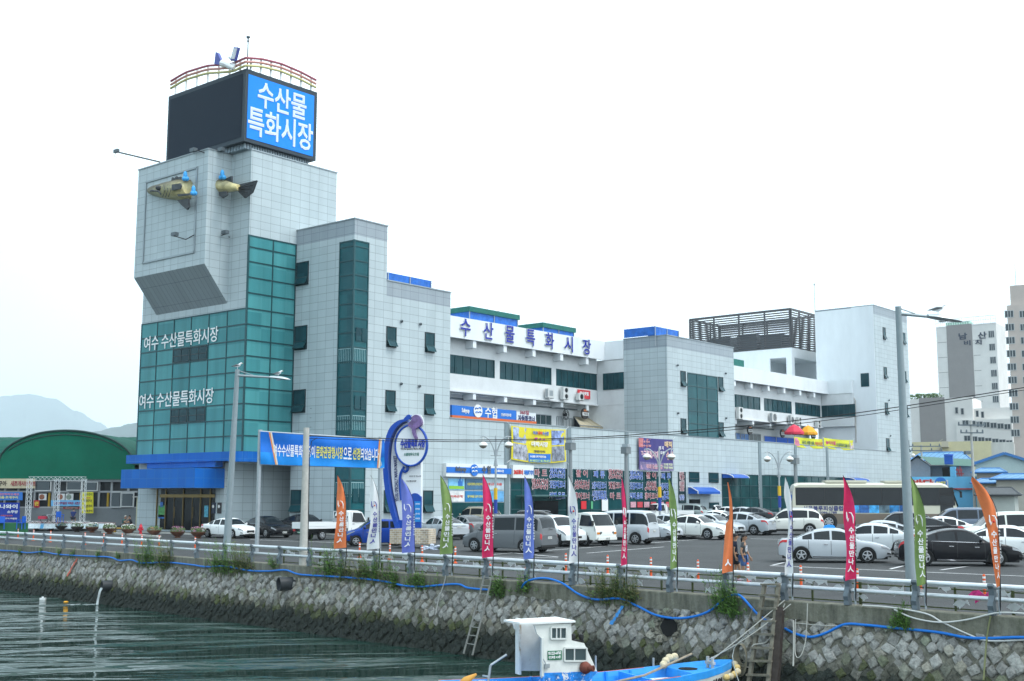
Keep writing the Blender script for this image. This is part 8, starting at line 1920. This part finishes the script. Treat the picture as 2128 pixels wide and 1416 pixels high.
q.build('hull', bw, bt, smooth=40); q2.build('blue_strake', bbl, bt); q3.build('red_gunwale', bred, bt); q4.build('inner_deck', bbl, bt)
q = MB(); f_ = [(.35,.22),(.8,.48),(1.4,.66),(1.75,.7)]; q.poly([bp_(u,w,WATER+.8) for u, w in f_]+[bp_(u,-w,WATER+.8) for u, w in f_[::-1]]); q.box(0,0,0,.001,.001,.001); q.build('foredeck', bbl, bt)
q = MB(); q.obox(bp_(1.78,0,WATER+.58), bh*.03, bs*.72, UZ*.22); q.obox(bp_(3.3,0,WATER+.55), bh*.04, bs*.85, UZ*.2)
for k in range(6):
    for sg in (-1,1): q.obox(bp_(2.1+k*.8, sg*.93, WATER+.55), bh*.03, bs*.05, UZ*.2)
q.build('bulkhead', bbl, bt)
q = MB(); q.obox(bp_(2.6,.1,WATER+.5), bh*.62, bs*.5, UZ*.06); q.build('hatch_cover', mat('hatch_white', (.7,.74,.76), .5, noise=.08), bt)
q = MB(); q.lathe([(.28,0),(.28,.01),(0,.012)], bp_(1.45,-.1,WATER+.805), 14); q.build('dark_hatch', mat('dark_void', (.01,.01,.01), 1), bt)
q = MB(); 
for v in (-.12,.12): q.tube([bp_(.75,v,WATER+.8), bp_(.75,v,WATER+1.12)], .05, 8)
q.obox(bp_(.75,0,WATER+.95), bh*.05, bs*.2, UZ*.04); q.build('mooring_bitt', mat('bitt_grey', (.4,.4,.38), .7, noise=.3), bt)
q = MB(); q.tube([bp_(5.2,.78,WATER+.62), bp_(3.2,.35,WATER+.78), bp_(1.15,-.35,WATER+1.18)], .035, 7); q.build('long_oar', mat('oar_wood', (.28,.23,.17), .8, noise=.25), bt); q = MB(); q.tube([bp_(4.0,-1.0,WATER+.7), bp_(4.0,-1.0,WATER+1.2)], .03, 6); q.tube([bp_(2.1,-.94,WATER+.8), bp_(2.1,-.94,WATER+1.05)], .035, 6); q.build('thole_pin', steel, bt)
# coloured chevrons and name on the bow, laid on the hull's own side
def hull_pt(u, k): # k 0 at strake, 1 near the water
    for (a, b) in zip(st_, st_[1:]):
        if a[0] <= u <= b[0]:
            f = (u-a[0])/(b[0]-a[0]); w = a[1]+(b[1]-a[1])*f; g = a[2]+(b[2]-a[2])*f; bow = max(0,1-u/1.2); A = bp_(u, w*.985, WATER+g-.2); B = bp_(u+bow*.12, w*.9, WATER+.3); return A.lerp(B,k)+bs*.012+UZ*.004
for u0, c in ((3.05,(.3,.03,.06)),(2.75,(.75,.4,.03)),(2.45,(.02,.15,.5))):
    q = MB(); q.poly([hull_pt(u0+.3,1), hull_pt(u0,1), hull_pt(u0-.3,0), hull_pt(u0,0)]); q.build('bow_stripe', mat('stripe_%s' % str(c), c, .5), bt)
q = MB(); letters(q, '성원', hull_pt(.98,.55)+bs*.02, (hull_pt(.75,.5)-hull_pt(1.2,.5)).normalized(), UZ, .5, .25, .012, bold=.06); q.build('boat_name', mat('ink_black', (.02,.02,.025), .6), bt)
# wheelhouse
q = MB()
for k in range(14): u_ = 1.2+.12*k; q.tube([bp_(u_,-.25+.2*math.sin(k*2.3),WATER+.5), bp_(u_+.2,-.1+.2*math.cos(k*1.7),WATER+.56), bp_(u_+.35,-.3+.2*math.sin(k),WATER+.5)], .02, 5)
tag(q.build('fishing_net', mat('net_pale', (.5,.5,.46), .9, noise=.3)), 'pale heap of net and line on the boat fore deck', 'net')
V0 = .78; class_ = Fr(1100, 33, 25); cs = Fr.__new__(Fr); cs.o = bp_(5.2, V0, WATER+.4); cs.d = bh; cs.n = bs; cs.nrm = bs
A_ = lambda px, py, o=0: cs.at(px, py, o)
cab = MB(); side = [A_(1126,1409),(A_(1228,1409)),A_(1241,1395),A_(1214,1337),A_(1188,1331),A_(1187,1296),A_(1110,1299),A_(1116,1318),A_(1126,1328)]
fullW = 2*V0-.1
cab.prism(side, -bs*.05); cab.prism([p-bs*fullW for p in side], bs*.05)
fr = [A_(1240,1396),A_(1214,1337),A_(1188,1331),A_(1187,1296)]
for a, b in zip(fr, fr[1:]): cab.poly([a, a-bs*fullW, b-bs*fullW, b])
cab.poly([A_(1228,1409), A_(1228,1409)-bs*fullW, A_(1241,1395)-bs*fullW, A_(1241,1395)])
bk0, bk1 = A_(1110,1299), A_(1126,1409)
cab.obox((A_(1122,1355)-bs*fullW*.92), bh*.03, bs*fullW*.09, UZ*.75)
wh = cab.build('wheelhouse', bw, bt)
q = MB(); r0, r1 = A_(1196,1294,.08), A_(1080,1298,.08); tk_ = UZ*.05
q.prism([r0, A_(1112,1297,.08), r1, r1-bs*(fullW*.55)-bh*.1, r0-bs*(fullW*.8)], tk_); q.build('roof', mat('boat_roof', (.75,.76,.75), .5), wh)
q = MB(); q.prism([A_(1128,1400,-.3), A_(1128,1310,-.3), A_(1128,1310,-fullW+.1), A_(1128,1400,-fullW+.1)], bh*.9, 0); q.build('dark_inside', mat('cabin_grey', (.34,.35,.35), .8, noise=.2), wh)
q = MB(); q.bar(A_(1127,1326), A_(1127,1406), .07); q.bar(A_(1127,1406,.0), A_(1127,1406,-fullW), .08); q.bar(A_(1126,1310,-fullW), A_(1127,1406,-fullW), .1); q.build('door_frame', mat('boat_trim', (.6,.62,.6), .5), wh)
def bwin(px0, px1, py0, py1, split):
    q = MB(); c = [(px0,py1),(px1,py1),(px1,py0),(px0,py0)]; q.poly([A_(x,y,.015) for x, y in c]); w = q.build('window', mat('boat_glass', (.05,.075,.08), .08, spec=.5), wh); e = MB()
    for k in range(4): e.bar(A_(*c[k],.03), A_(*c[(k+1)%4],.03), .05, .04)
    for s_ in split: x = px0+(px1-px0)*s_; e.bar(A_(x,py0,.028), A_(x,py1,.028), .03)
    e.build('frame', mat('boat_trim', (.6,.62,.6), .5), w)
bwin(1145,1177,1304,1328,(.36,.62)); bwin(1173,1219,1347,1374,(.45,))
q = MB(); q.prism([A_(1127,1411,.012),A_(1229,1411,.012),A_(1242,1395,.012),A_(1128,1399,.012)], bs*.008); q.prism([A_(1126,1440,.012),A_(1236,1440,.012),A_(1229,1411,.012),A_(1127,1411,.012)], -bs*.3); q.build('blue_base', mat('boat_blue_worn', (.015,.2,.6), .6, noise=.5, nscale=7), wh)
q = MB(); q.prism([A_(1138,1372,.01),A_(1167,1371,.01),A_(1167,1352,.01),A_(1138,1353,.01)], bs*.015); worn('boat_blue_worn', (.62,.64,.63), 6, .55, .03); gp_ = q.build('number_board', mat('board_green', (.005,.14,.06), .5), wh)
q = MB(); letters(q, '951223-64765', A_(1152.5,1357.5,.03), bh, UZ, .38, .085, .006, bold=.04); letters(q, '연안복합 4.30톤', A_(1152.5,1366,.03), bh, UZ, .36, .08, .006, bold=.03); q.build('lettering', ink_w, gp_)
q = MB(); a = A_(1216,1388,.08); q.lathe([(.0,-.1),(.14,-.08),(.17,.02),(.13,.12),(.085,.16)], a, 14, axis=tuple((bh*.3+bs).normalized())); q.lathe([(.075,0),(.085,.16),(.06,.165),(.05,.05),(0,.05)], a+(bh*.3+bs).normalized()*.12, 14, axis=tuple((bh*.6+bs*.8).normalized())); q.build('exhaust', mat('rust_red', (.16,.045,.03), .7, noise=.3, nscale=9), wh, smooth=40)
q = MB(); q.obox(A_(1136,1384,.05), bh*.07, bs*.05, UZ*.05); q.tube([A_(1136,1383,.08), A_(1129,1370,.12)], .012, 5); q.build('throttle_box', steel, wh); q = MB()
for px in (1191,1208): q.lathe([(0,.1),(.06,.08),(.07,0),(.05,-.08),(0,-.09)], A_(px,1323 if px < 1200 else 1323,-.3)-UZ*.02, 10)
q.bar(A_(1189,1331,-.3), A_(1212,1332,-.3), .05); q.build('nav_lamp', black, wh)
q = MB(); s0 = bp_(8.0,.2,WATER+.3); q.tube([s0, s0+UZ*1.0+bh*.15], .035, 8); q.tube([s0+UZ*1.0+bh*.15, s0+UZ*1.25+bh*.62], .03, 7); q.tube([s0+UZ*.72-bs*.15, s0+UZ*.74+bs*.15], .025, 6); q.build('tiller', steel, bt)
buo_y = mat('float_yellow', (.55,.4,.16), .7, noise=.3, nscale=9); buo_o = mat('float_cream', (.55,.47,.32), .7, noise=.3, nscale=9)
flo = [(.12,.42,.72),(.3,.5,.66),(.5,.6,.63),(.02,.25,.8),(-.02,.08,.88),(.7,.68,.62)]
for i, (u,v,z) in enumerate(flo): q = MB(); q.ball(bp_(u-.02, v+.02, WATER+z), .12, .1, .1, 10, 7); tag(q.build('float', buo_y if i % 2 else buo_o, smooth=180), 'old foam float roped in the string round the boat bow', 'float', 'floats roped to the boat')
for u,v,z in ((1.75,-.82,1.0),(1.6,-.86,1.08),(1.43,-.84,1.1),(1.9,-.7,.92)): q = MB(); q.ball(bp_(u,v,WATER+z-.05), .13, .12, .12, 10, 7); tag(q.build('float', buo_o, smooth=180), 'old cream float lying on the far rail of the boat', 'float', 'floats on the boat rail')
yb0 = bp_(8.6,.3,WATER+.95); q = MB(); q.tube([yb0-bh*.25-UZ*.1, yb0, yb0+bh*.3+UZ*.16], [.05,.12,.03], 8); tag(q.build('float', mat('float_ochre', (.5,.25,.05), .7), smooth=180), 'ochre spindle float lying at the boat stern', 'float')
q = MB(); random.seed(8)
for k in range(5): c = bp_(8.1+.1*k,.35,WATER+.86); q.tube([c+bh*.35*math.cos(a)+bs*.2*math.sin(a)+UZ*.05*math.sin(3*a+k) for a in [j*.42 for j in range(16)]], .018, 5)
tag(q.build('rope_coil', mat('rope_pale', (.5,.49,.44), .9)), 'loose coil of pale rope on the boat stern', 'rope')
# ------------------------------------------------------------------ quay ladders, ropes, hoses, pipes
NW = Vector((-QN.x, -QN.y, .3)).normalized(); W0 = wall_pt(0, 0)
def on_wall(px, py, out=.0):
    d = ray(px, py); P = qp(0,-.05,0); k = (P-CAMP).dot(QN)/d.dot(QN); R = CAMP+d*k
    if R.z < ZT:
        nrm = (wall_pt(1,0)-wall_pt(0,0)).cross(wall_pt(0,1)-wall_pt(0,0)).normalized(); k = (wall_pt(0,0)-CAMP).dot(nrm)/d.dot(nrm); R = CAMP+d*k; return R+NW*(out+.07)
    return R-QN*out
def spline(pts, n=6):
    o = []
    for i in range(len(pts)-1):
        p0 = pts[max(0,i-1)]; p1 = pts[i]; p2 = pts[i+1]; p3 = pts[min(len(pts)-1,i+2)]
        for k in range(n): u = k/n; o.append(.5*((2*p1)+(p2-p0)*u+(2*p0-5*p1+4*p2-p3)*u*u+(3*p1-p0-3*p2+p3)*u**3))
    return o+[pts[-1]]
hose_b = mat('hose_blue', (.01,.17,.6), .45)
for lab, pts in (('long blue hose looping along the left half of the quay wall', [(-30,1143),(25,1145),(60,1149),(90,1147),(120,1152),(180,1156),(228,1158),(250,1165),(275,1164),(298,1170),(350,1169),(400,1174),(430,1178),(470,1177),(520,1186),(560,1187),(596,1185),(625,1194),(690,1198),(760,1203),(810,1210),(840,1217),(880,1219),(950,1214),(975,1222),(1020,1226)]),
    ('blue hose sagging over the wall hollow to wooden ladder', [(1085,1222),(1100,1207),(1135,1202),(1170,1212),(1205,1235),(1240,1246),(1290,1244),(1330,1262),(1370,1281),(1420,1287),(1470,1273),(1510,1243),(1530,1236),(1545,1242),(1575,1275),(1603,1296)]),
    ('blue hose running right along the quay from the wooden ladder', [(1635,1308),(1660,1320),(1690,1326),(1720,1318),(1760,1300),(1800,1299),(1850,1306),(1950,1316),(2010,1327),(2060,1329),(2140,1325),(2300,1338),(2480,1352)])):
    q = MB(); q.tube(spline([on_wall(x,y,.05) for x, y in pts]), .038, 8); tag(q.build('blue_hose', hose_b, smooth=180), lab, 'hose', 'blue hoses along the quay')
def rope(lab, pts, r=.016, c=(.45,.44,.4), nm='rope', grp='ropes about the quay'):
    q = MB(); q.tube(spline(pts), r, 6); tag(q.build(nm, mat('rope_%s' % str(c), c, .9)), lab, 'rope', grp)
K = on_wall(1637,1254,.15); bt0 = bp_(.75,0,WATER+1.02)
def sagl(a, b, s_): return [a, a.lerp(b,.33)-UZ*s_*.8, a.lerp(b,.66)-UZ*s_*.8, b]
rope('upper mooring rope from the boat bitts to the rail', sagl(bt0+bs*.05, K+UZ*.1, .02)); rope('second mooring rope from the boat bitts to the rail', sagl(bt0-bs*.1, K+QD*.2, .12))
rope('slack white rope from the boat bow to the dark quay pile', [bp_(.1,.1,WATER+.95), bp_(-.6,.15,WATER+.78), on_wall(1585,1352,.5), on_wall(1612,1335,.3), K])
rope('long thin rope slanting down from the pile into the water', [K-UZ*.3, on_wall(1560,1360,.8), bp_(1.0,1.9,WATER+.1), bp_(2.6,2.6,WATER-.2)], .012, (.3,.33,.33))
rope('rope end hanging down the right of the dark pile', [on_wall(1655,1292,.1), on_wall(1657,1330,.12), on_wall(1657,1388,.15)], .025); rope('loop of rope hanging by the concrete cap', [on_wall(1682,1254,.1), on_wall(1682,1330,.12), on_wall(1672,1367,.15), on_wall(1661,1360,.15), on_wall(1660,1290,.1)], .014)
rope('thin line along the concrete cap right of the pile', [on_wall(1655,1297,.1), on_wall(1700,1301,.05), on_wall(1768,1304,.05)], .012)
rope('white rope sagging under the rail and down the wall', [on_wall(1795,1258,.05), on_wall(1850,1262,.03), on_wall(1925,1275,.05), on_wall(1960,1293,.05), on_wall(2020,1322,.05), on_wall(2060,1334,.05), on_wall(2140,1332,.05)], .022, (.6,.6,.58)); rope('white hose sagging between two rail posts', [on_wall(1860,1267,.04), on_wall(1900,1284,.06), on_wall(1955,1293,.08), on_wall(2010,1288,.06), on_wall(2060,1276,.02), on_wall(2090,1273,.02), on_wall(2140,1276,.02)], .022, (.6,.6,.58))
rope('mossy rope hanging straight down at the right end of the wall', [on_wall(2060,1280,.04), on_wall(2056,1330,.08), on_wall(2050,1416,.1)], .022, (.2,.21,.1)); rope('pair of grey ropes tied to a rail post above the wall', [on_wall(928,1196,.05), on_wall(926,1210,.06), on_wall(917,1250,.08), on_wall(912,1280,.1)], .022, (.35,.35,.33))
q = MB(); c = on_wall(1560,1366,.35)
for k in range(9): w_ = .2+.015*k; q.tube([c+QD*w_*math.cos(a)*.75+UZ*(w_*1.45*math.sin(a)-.02*k)-QN*.02*k for a in [j*.4 for j in range(17)]], .014, 5)
q.tube([c+UZ*.5, on_wall(1560,1330,.3), on_wall(1572,1262,.2)], .014, 5); tag(q.build('rope_coil', mat('rope_brown', (.2,.18,.13), .9)), 'coil of brown rope hanging beside the wooden ladder', 'rope')
# aluminium ladder
la, lb = on_wall(1012,1196,.12), on_wall(981,1345,.25); lc_, ld_ = on_wall(1028,1196,.12), on_wall(999,1348,.25); lmm = mat('ladder_metal', (.3,.3,.28), .5, .4, noise=.2); t = thing('metal_ladder', 'light metal ladder leaning on the quay wall into water', 'ladder', lb); q = MB()
ext = lambda a, b: b+(b-a)*.12
q.bar(la, ext(la,lb), .035, .055); q.build('stile', lmm, t); q = MB(); q.bar(lc_, ext(lc_,ld_), .035, .055); q.build('stile', lmm, t)
for k in range(9): f = .03+k*.118; q = MB(); q.tube([la.lerp(lb,f), lc_.lerp(ld_,f)], .016, 7); q.build('rung', lmm, t)
# wooden ladder and dark pile
wd_ = mat('ladder_wood', (.17,.155,.12), .9, noise=.35, nscale=5); t = thing('wooden_ladder', 'weathered grey timber ladder hanging down quay beside dark pile', 'ladder', on_wall(1590,1400,.3))
A0, A1 = on_wall(1593,1218,.1)+UZ*.05, on_wall(1577,1425,.45); B0, B1 = on_wall(1622,1218,.1)+UZ*.05, on_wall(1617,1425,.45)
for a, b in ((A0,A1),(B0,B1)): q = MB(); q.bar(a, b, .11, .1); q.build('stile', wd_, t)
for y in (1218,1241,1270,1297,1325,1354,1381,1410): f = (y-1218)/207; q = MB(); q.bar(A0.lerp(A1,f)-QN*.06-QD*.08, B0.lerp(B1,f)-QN*.06+QD*.08, .1, .06); q.build('rung', wd_, t)
q = MB(); a, b = on_wall(1632,1262,.25), on_wall(1626,1425,.3); q.bar(a, b, .2, .2); tag(q.build('mooring_pile', mat('pile_dark', (.045,.035,.03), .9, noise=.3)), 'dark square timber pile standing against the quay beside the wooden ladder', 'pile')
# drain pipes and the running water
def drain(lab, px, py, r, ln):
    c = on_wall(px,py,.0); d = (-QN*1.0-QD*.25).normalized(); t = thing('drain_pipe', lab, 'pipe', c, 0, 'drain pipes in the quay wall'); q = MB(); q.lathe([(r,-.4),(r,ln),(r*.88,ln),(r*.86,ln-.3),(0,ln-.32)], c, 20, axis=tuple(d)); q.build('pipe', mat('pipe_dark', (.035,.04,.045), .5), t, smooth=40); return c+d*ln, d
drain('black drain pipe sticking dry out of the middle of the wall', 604, 1214, .3, .5)
mo_, d_ = drain('black drain pipe pouring water into the harbour', 230, 1218, .28, .4)
q = MB(); fall = [mo_+d_*(.2*math.sqrt(k/8))-UZ*(.12+ (mo_.z-.12-WATER)*(k/8)) for k in range(9)]
for o_ in (-.09,-.03,.03,.09): q.tube([p+QD*o_+Vector((0,0,.02*math.sin(k*2+o_*40))) for k, p in enumerate(fall)], [.03,.022,.018,.014,.012,.012,.014,.02,.03], 6)
q.build('water_stream', mat('white_water', (.7,.75,.76), .25, alpha=.85)); w__ = bpy.data.objects['water_stream']; w__['kind'] = 'stuff'
q = MB(); c = fall[-1]
for k in range(30): an = rnd(0,6.3); rr = rnd(.1,1.0); P = Vector((c.x,c.y,WATER+.012))-RIGHT*rr*1.8*abs(math.cos(an))+FWD*math.sin(an)*rr*.45; q.poly([P+RIGHT*math.cos(j)*rnd(.04,.16)+FWD*math.sin(j)*.05 for j in (0,1.2,2.4,3.6,4.9)])
f_o = q.build('foam', mat('foam_white', (.6,.66,.68), .6)); f_o['kind'] = 'stuff'
for lab, px, py, c in (('yellow ring buoy floating near the foot of the wall',137,1251,(.7,.33,.02)),):
    P = onZ(px,py+2,WATER); q = MB(); q.tube([P+UZ*.1+RIGHT*.08*math.cos(a)+FWD*.08*math.sin(a)-UZ*.06 for a in [j*.45 for j in range(15)]], .05, 8); tag(q.build('ring_buoy', mat('buoy_yellow', c, .5), smooth=180), lab, 'buoy')
P = onZ(89,1247,WATER); q = MB(); q.obox(P+UZ*.05, RIGHT*.15, FWD*.1, UZ*.06); q.obox(P+UZ*.14-FWD*.02, RIGHT*.05, FWD*.03, UZ*.04); tag(q.build('marker_buoy', mat('buoy_white', (.7,.72,.72), .5)), 'small white marker float near the foot of the wall', 'buoy')
# weeds on the cap and in the joints
random.seed(31); wk = 0
def weed(px, py, h, n, label, dry=False, spread=.35, grp='weeds growing on the quay cap'):
    P = on_wall(px, py, -.02); t = thing('weed', label, 'plant', P, 0, grp); q = MB(); lf = MB(); cols = [(.09,.19,.03),(.12,.24,.045),(.06,.14,.025)] if not dry else [(.17,.16,.06),(.12,.13,.05),(.11,.18,.05)]
    for k in range(n):
        a = rnd(0,6.28); b = P+QD*random.gauss(0,spread*.75)-QN*rnd(.0,.1)-UZ*rnd(0,.35)*h; hh = h*rnd(.35,1.25); tip_ = b+UZ*hh+QD*rnd(-.35,.35)*hh-QN*rnd(-.1,.3)*hh; m_ = b.lerp(tip_,.5)+QD*rnd(-.05,.05); q.tube([b,m_,tip_], [.008,.006,.003], 4)
        for j in range(int(16+hh*24)):
            f = rnd(.12,1); p = b.lerp(tip_,f); d = (QD*rnd(-.8,.8)-QN*rnd(-.5,.8)+UZ*rnd(.1,1.3)).normalized(); l_ = rnd(.09,.2)*(1.15-f*.6); s_ = d.orthogonal().normalized()*l_*.13; lf.cc = random.choice(cols); lf.poly([p, p+d*l_*.5+s_, p+d*l_, p+d*l_*.5-s_])
    q.build('stem', mat('stem_green', (.07,.11,.03), .8), t); lf.build('foliage', leafm, t)
big = [(310,1168,1.1,22,'tall bushy green weed clump overhanging the cap, left of the grey lamp',False,.9),(345,1172,.9,18,'broad green and brown weed clump hanging low over the wall',True,.6),(468,1182,1.0,26,'dense weed clump hanging down the wall below the grey lamp post',False,.8),(505,1180,.95,20,'tall yellowish weeds beside the grey lamp post',True,.6),(570,1176,.45,8,'single small weed tuft under the street banner post',False,.2),(688,1188,1.0,20,'tall loose weed before the orange flag',False,.6),(745,1200,.7,28,'dry brown and green weed row under the rail',True,1.3),(775,1198,.6,16,'short green weeds beside the dry row',False,.5),(822,1215,.9,8,'thin upright weed below the violet flag',False,.2),(862,1218,.6,9,'small weed hanging in the cap joint',False,.3),(885,1221,.5,9,'leafy low weed before the green flag',False,.4),(1035,1236,.55,14,'green weed beside the metal ladder',False,.3),(1092,1226,.5,9,'small weed at the hose end',False,.25),(1265,1240,.75,26,'dark dry weed heap on the cap',True,.6),(1305,1248,.7,16,'dark weed trailing down the cap beside the dry heap',True,.3),(1510,1262,.8,18,'green weed trailing down the cap above the hollow',False,.3),(1530,1278,.5,10,'small trailing green weed beside the hose',False,.25),(1875,1300,.5,10,'green weed growing on the cap face under rail',False,.15)]
for px, py, h, n, lab, dry, sp in big: weed(px, py, h*1.3, int(n*2.1), lab, dry, sp)
for px, py, h in ((45,1152,.45),(86,1150,.4),(126,1154,.55),(152,1157,.5),(205,1158,.5),(246,1160,.35)): weed(px, py, h, 6, 'small weed sprig on the far left stretch of the cap', False, .15, 'small sprigs on the far cap')
q = MB(); a = on_wall(40,1120,-.2); 
for k in range(8): u0, u1 = k/8, (k+1)/8; q.poly([qp(ss[0]-1.2+1.9*u0,.02,.14), qp(ss[0]-1.2+1.9*u1,.02,.14), qp(ss[0]-1.2+1.9*u1,.0+.03*math.sin(k),.14+.62*min(1,u1*1.4)), qp(ss[0]-1.2+1.9*u0,.0+.03*math.sin(k-1),.14+.62*min(1,u0*1.4))])
tag(q.build('rail_cloth', mat('cloth_grey', (.5,.53,.55), .8)), 'grey white cloth tied over the rail at the far left', 'cloth')
bpy.data.scenes.remove(tmpS)
for o in list(bpy.data.objects):
    if '_L' in o: del o['_L']
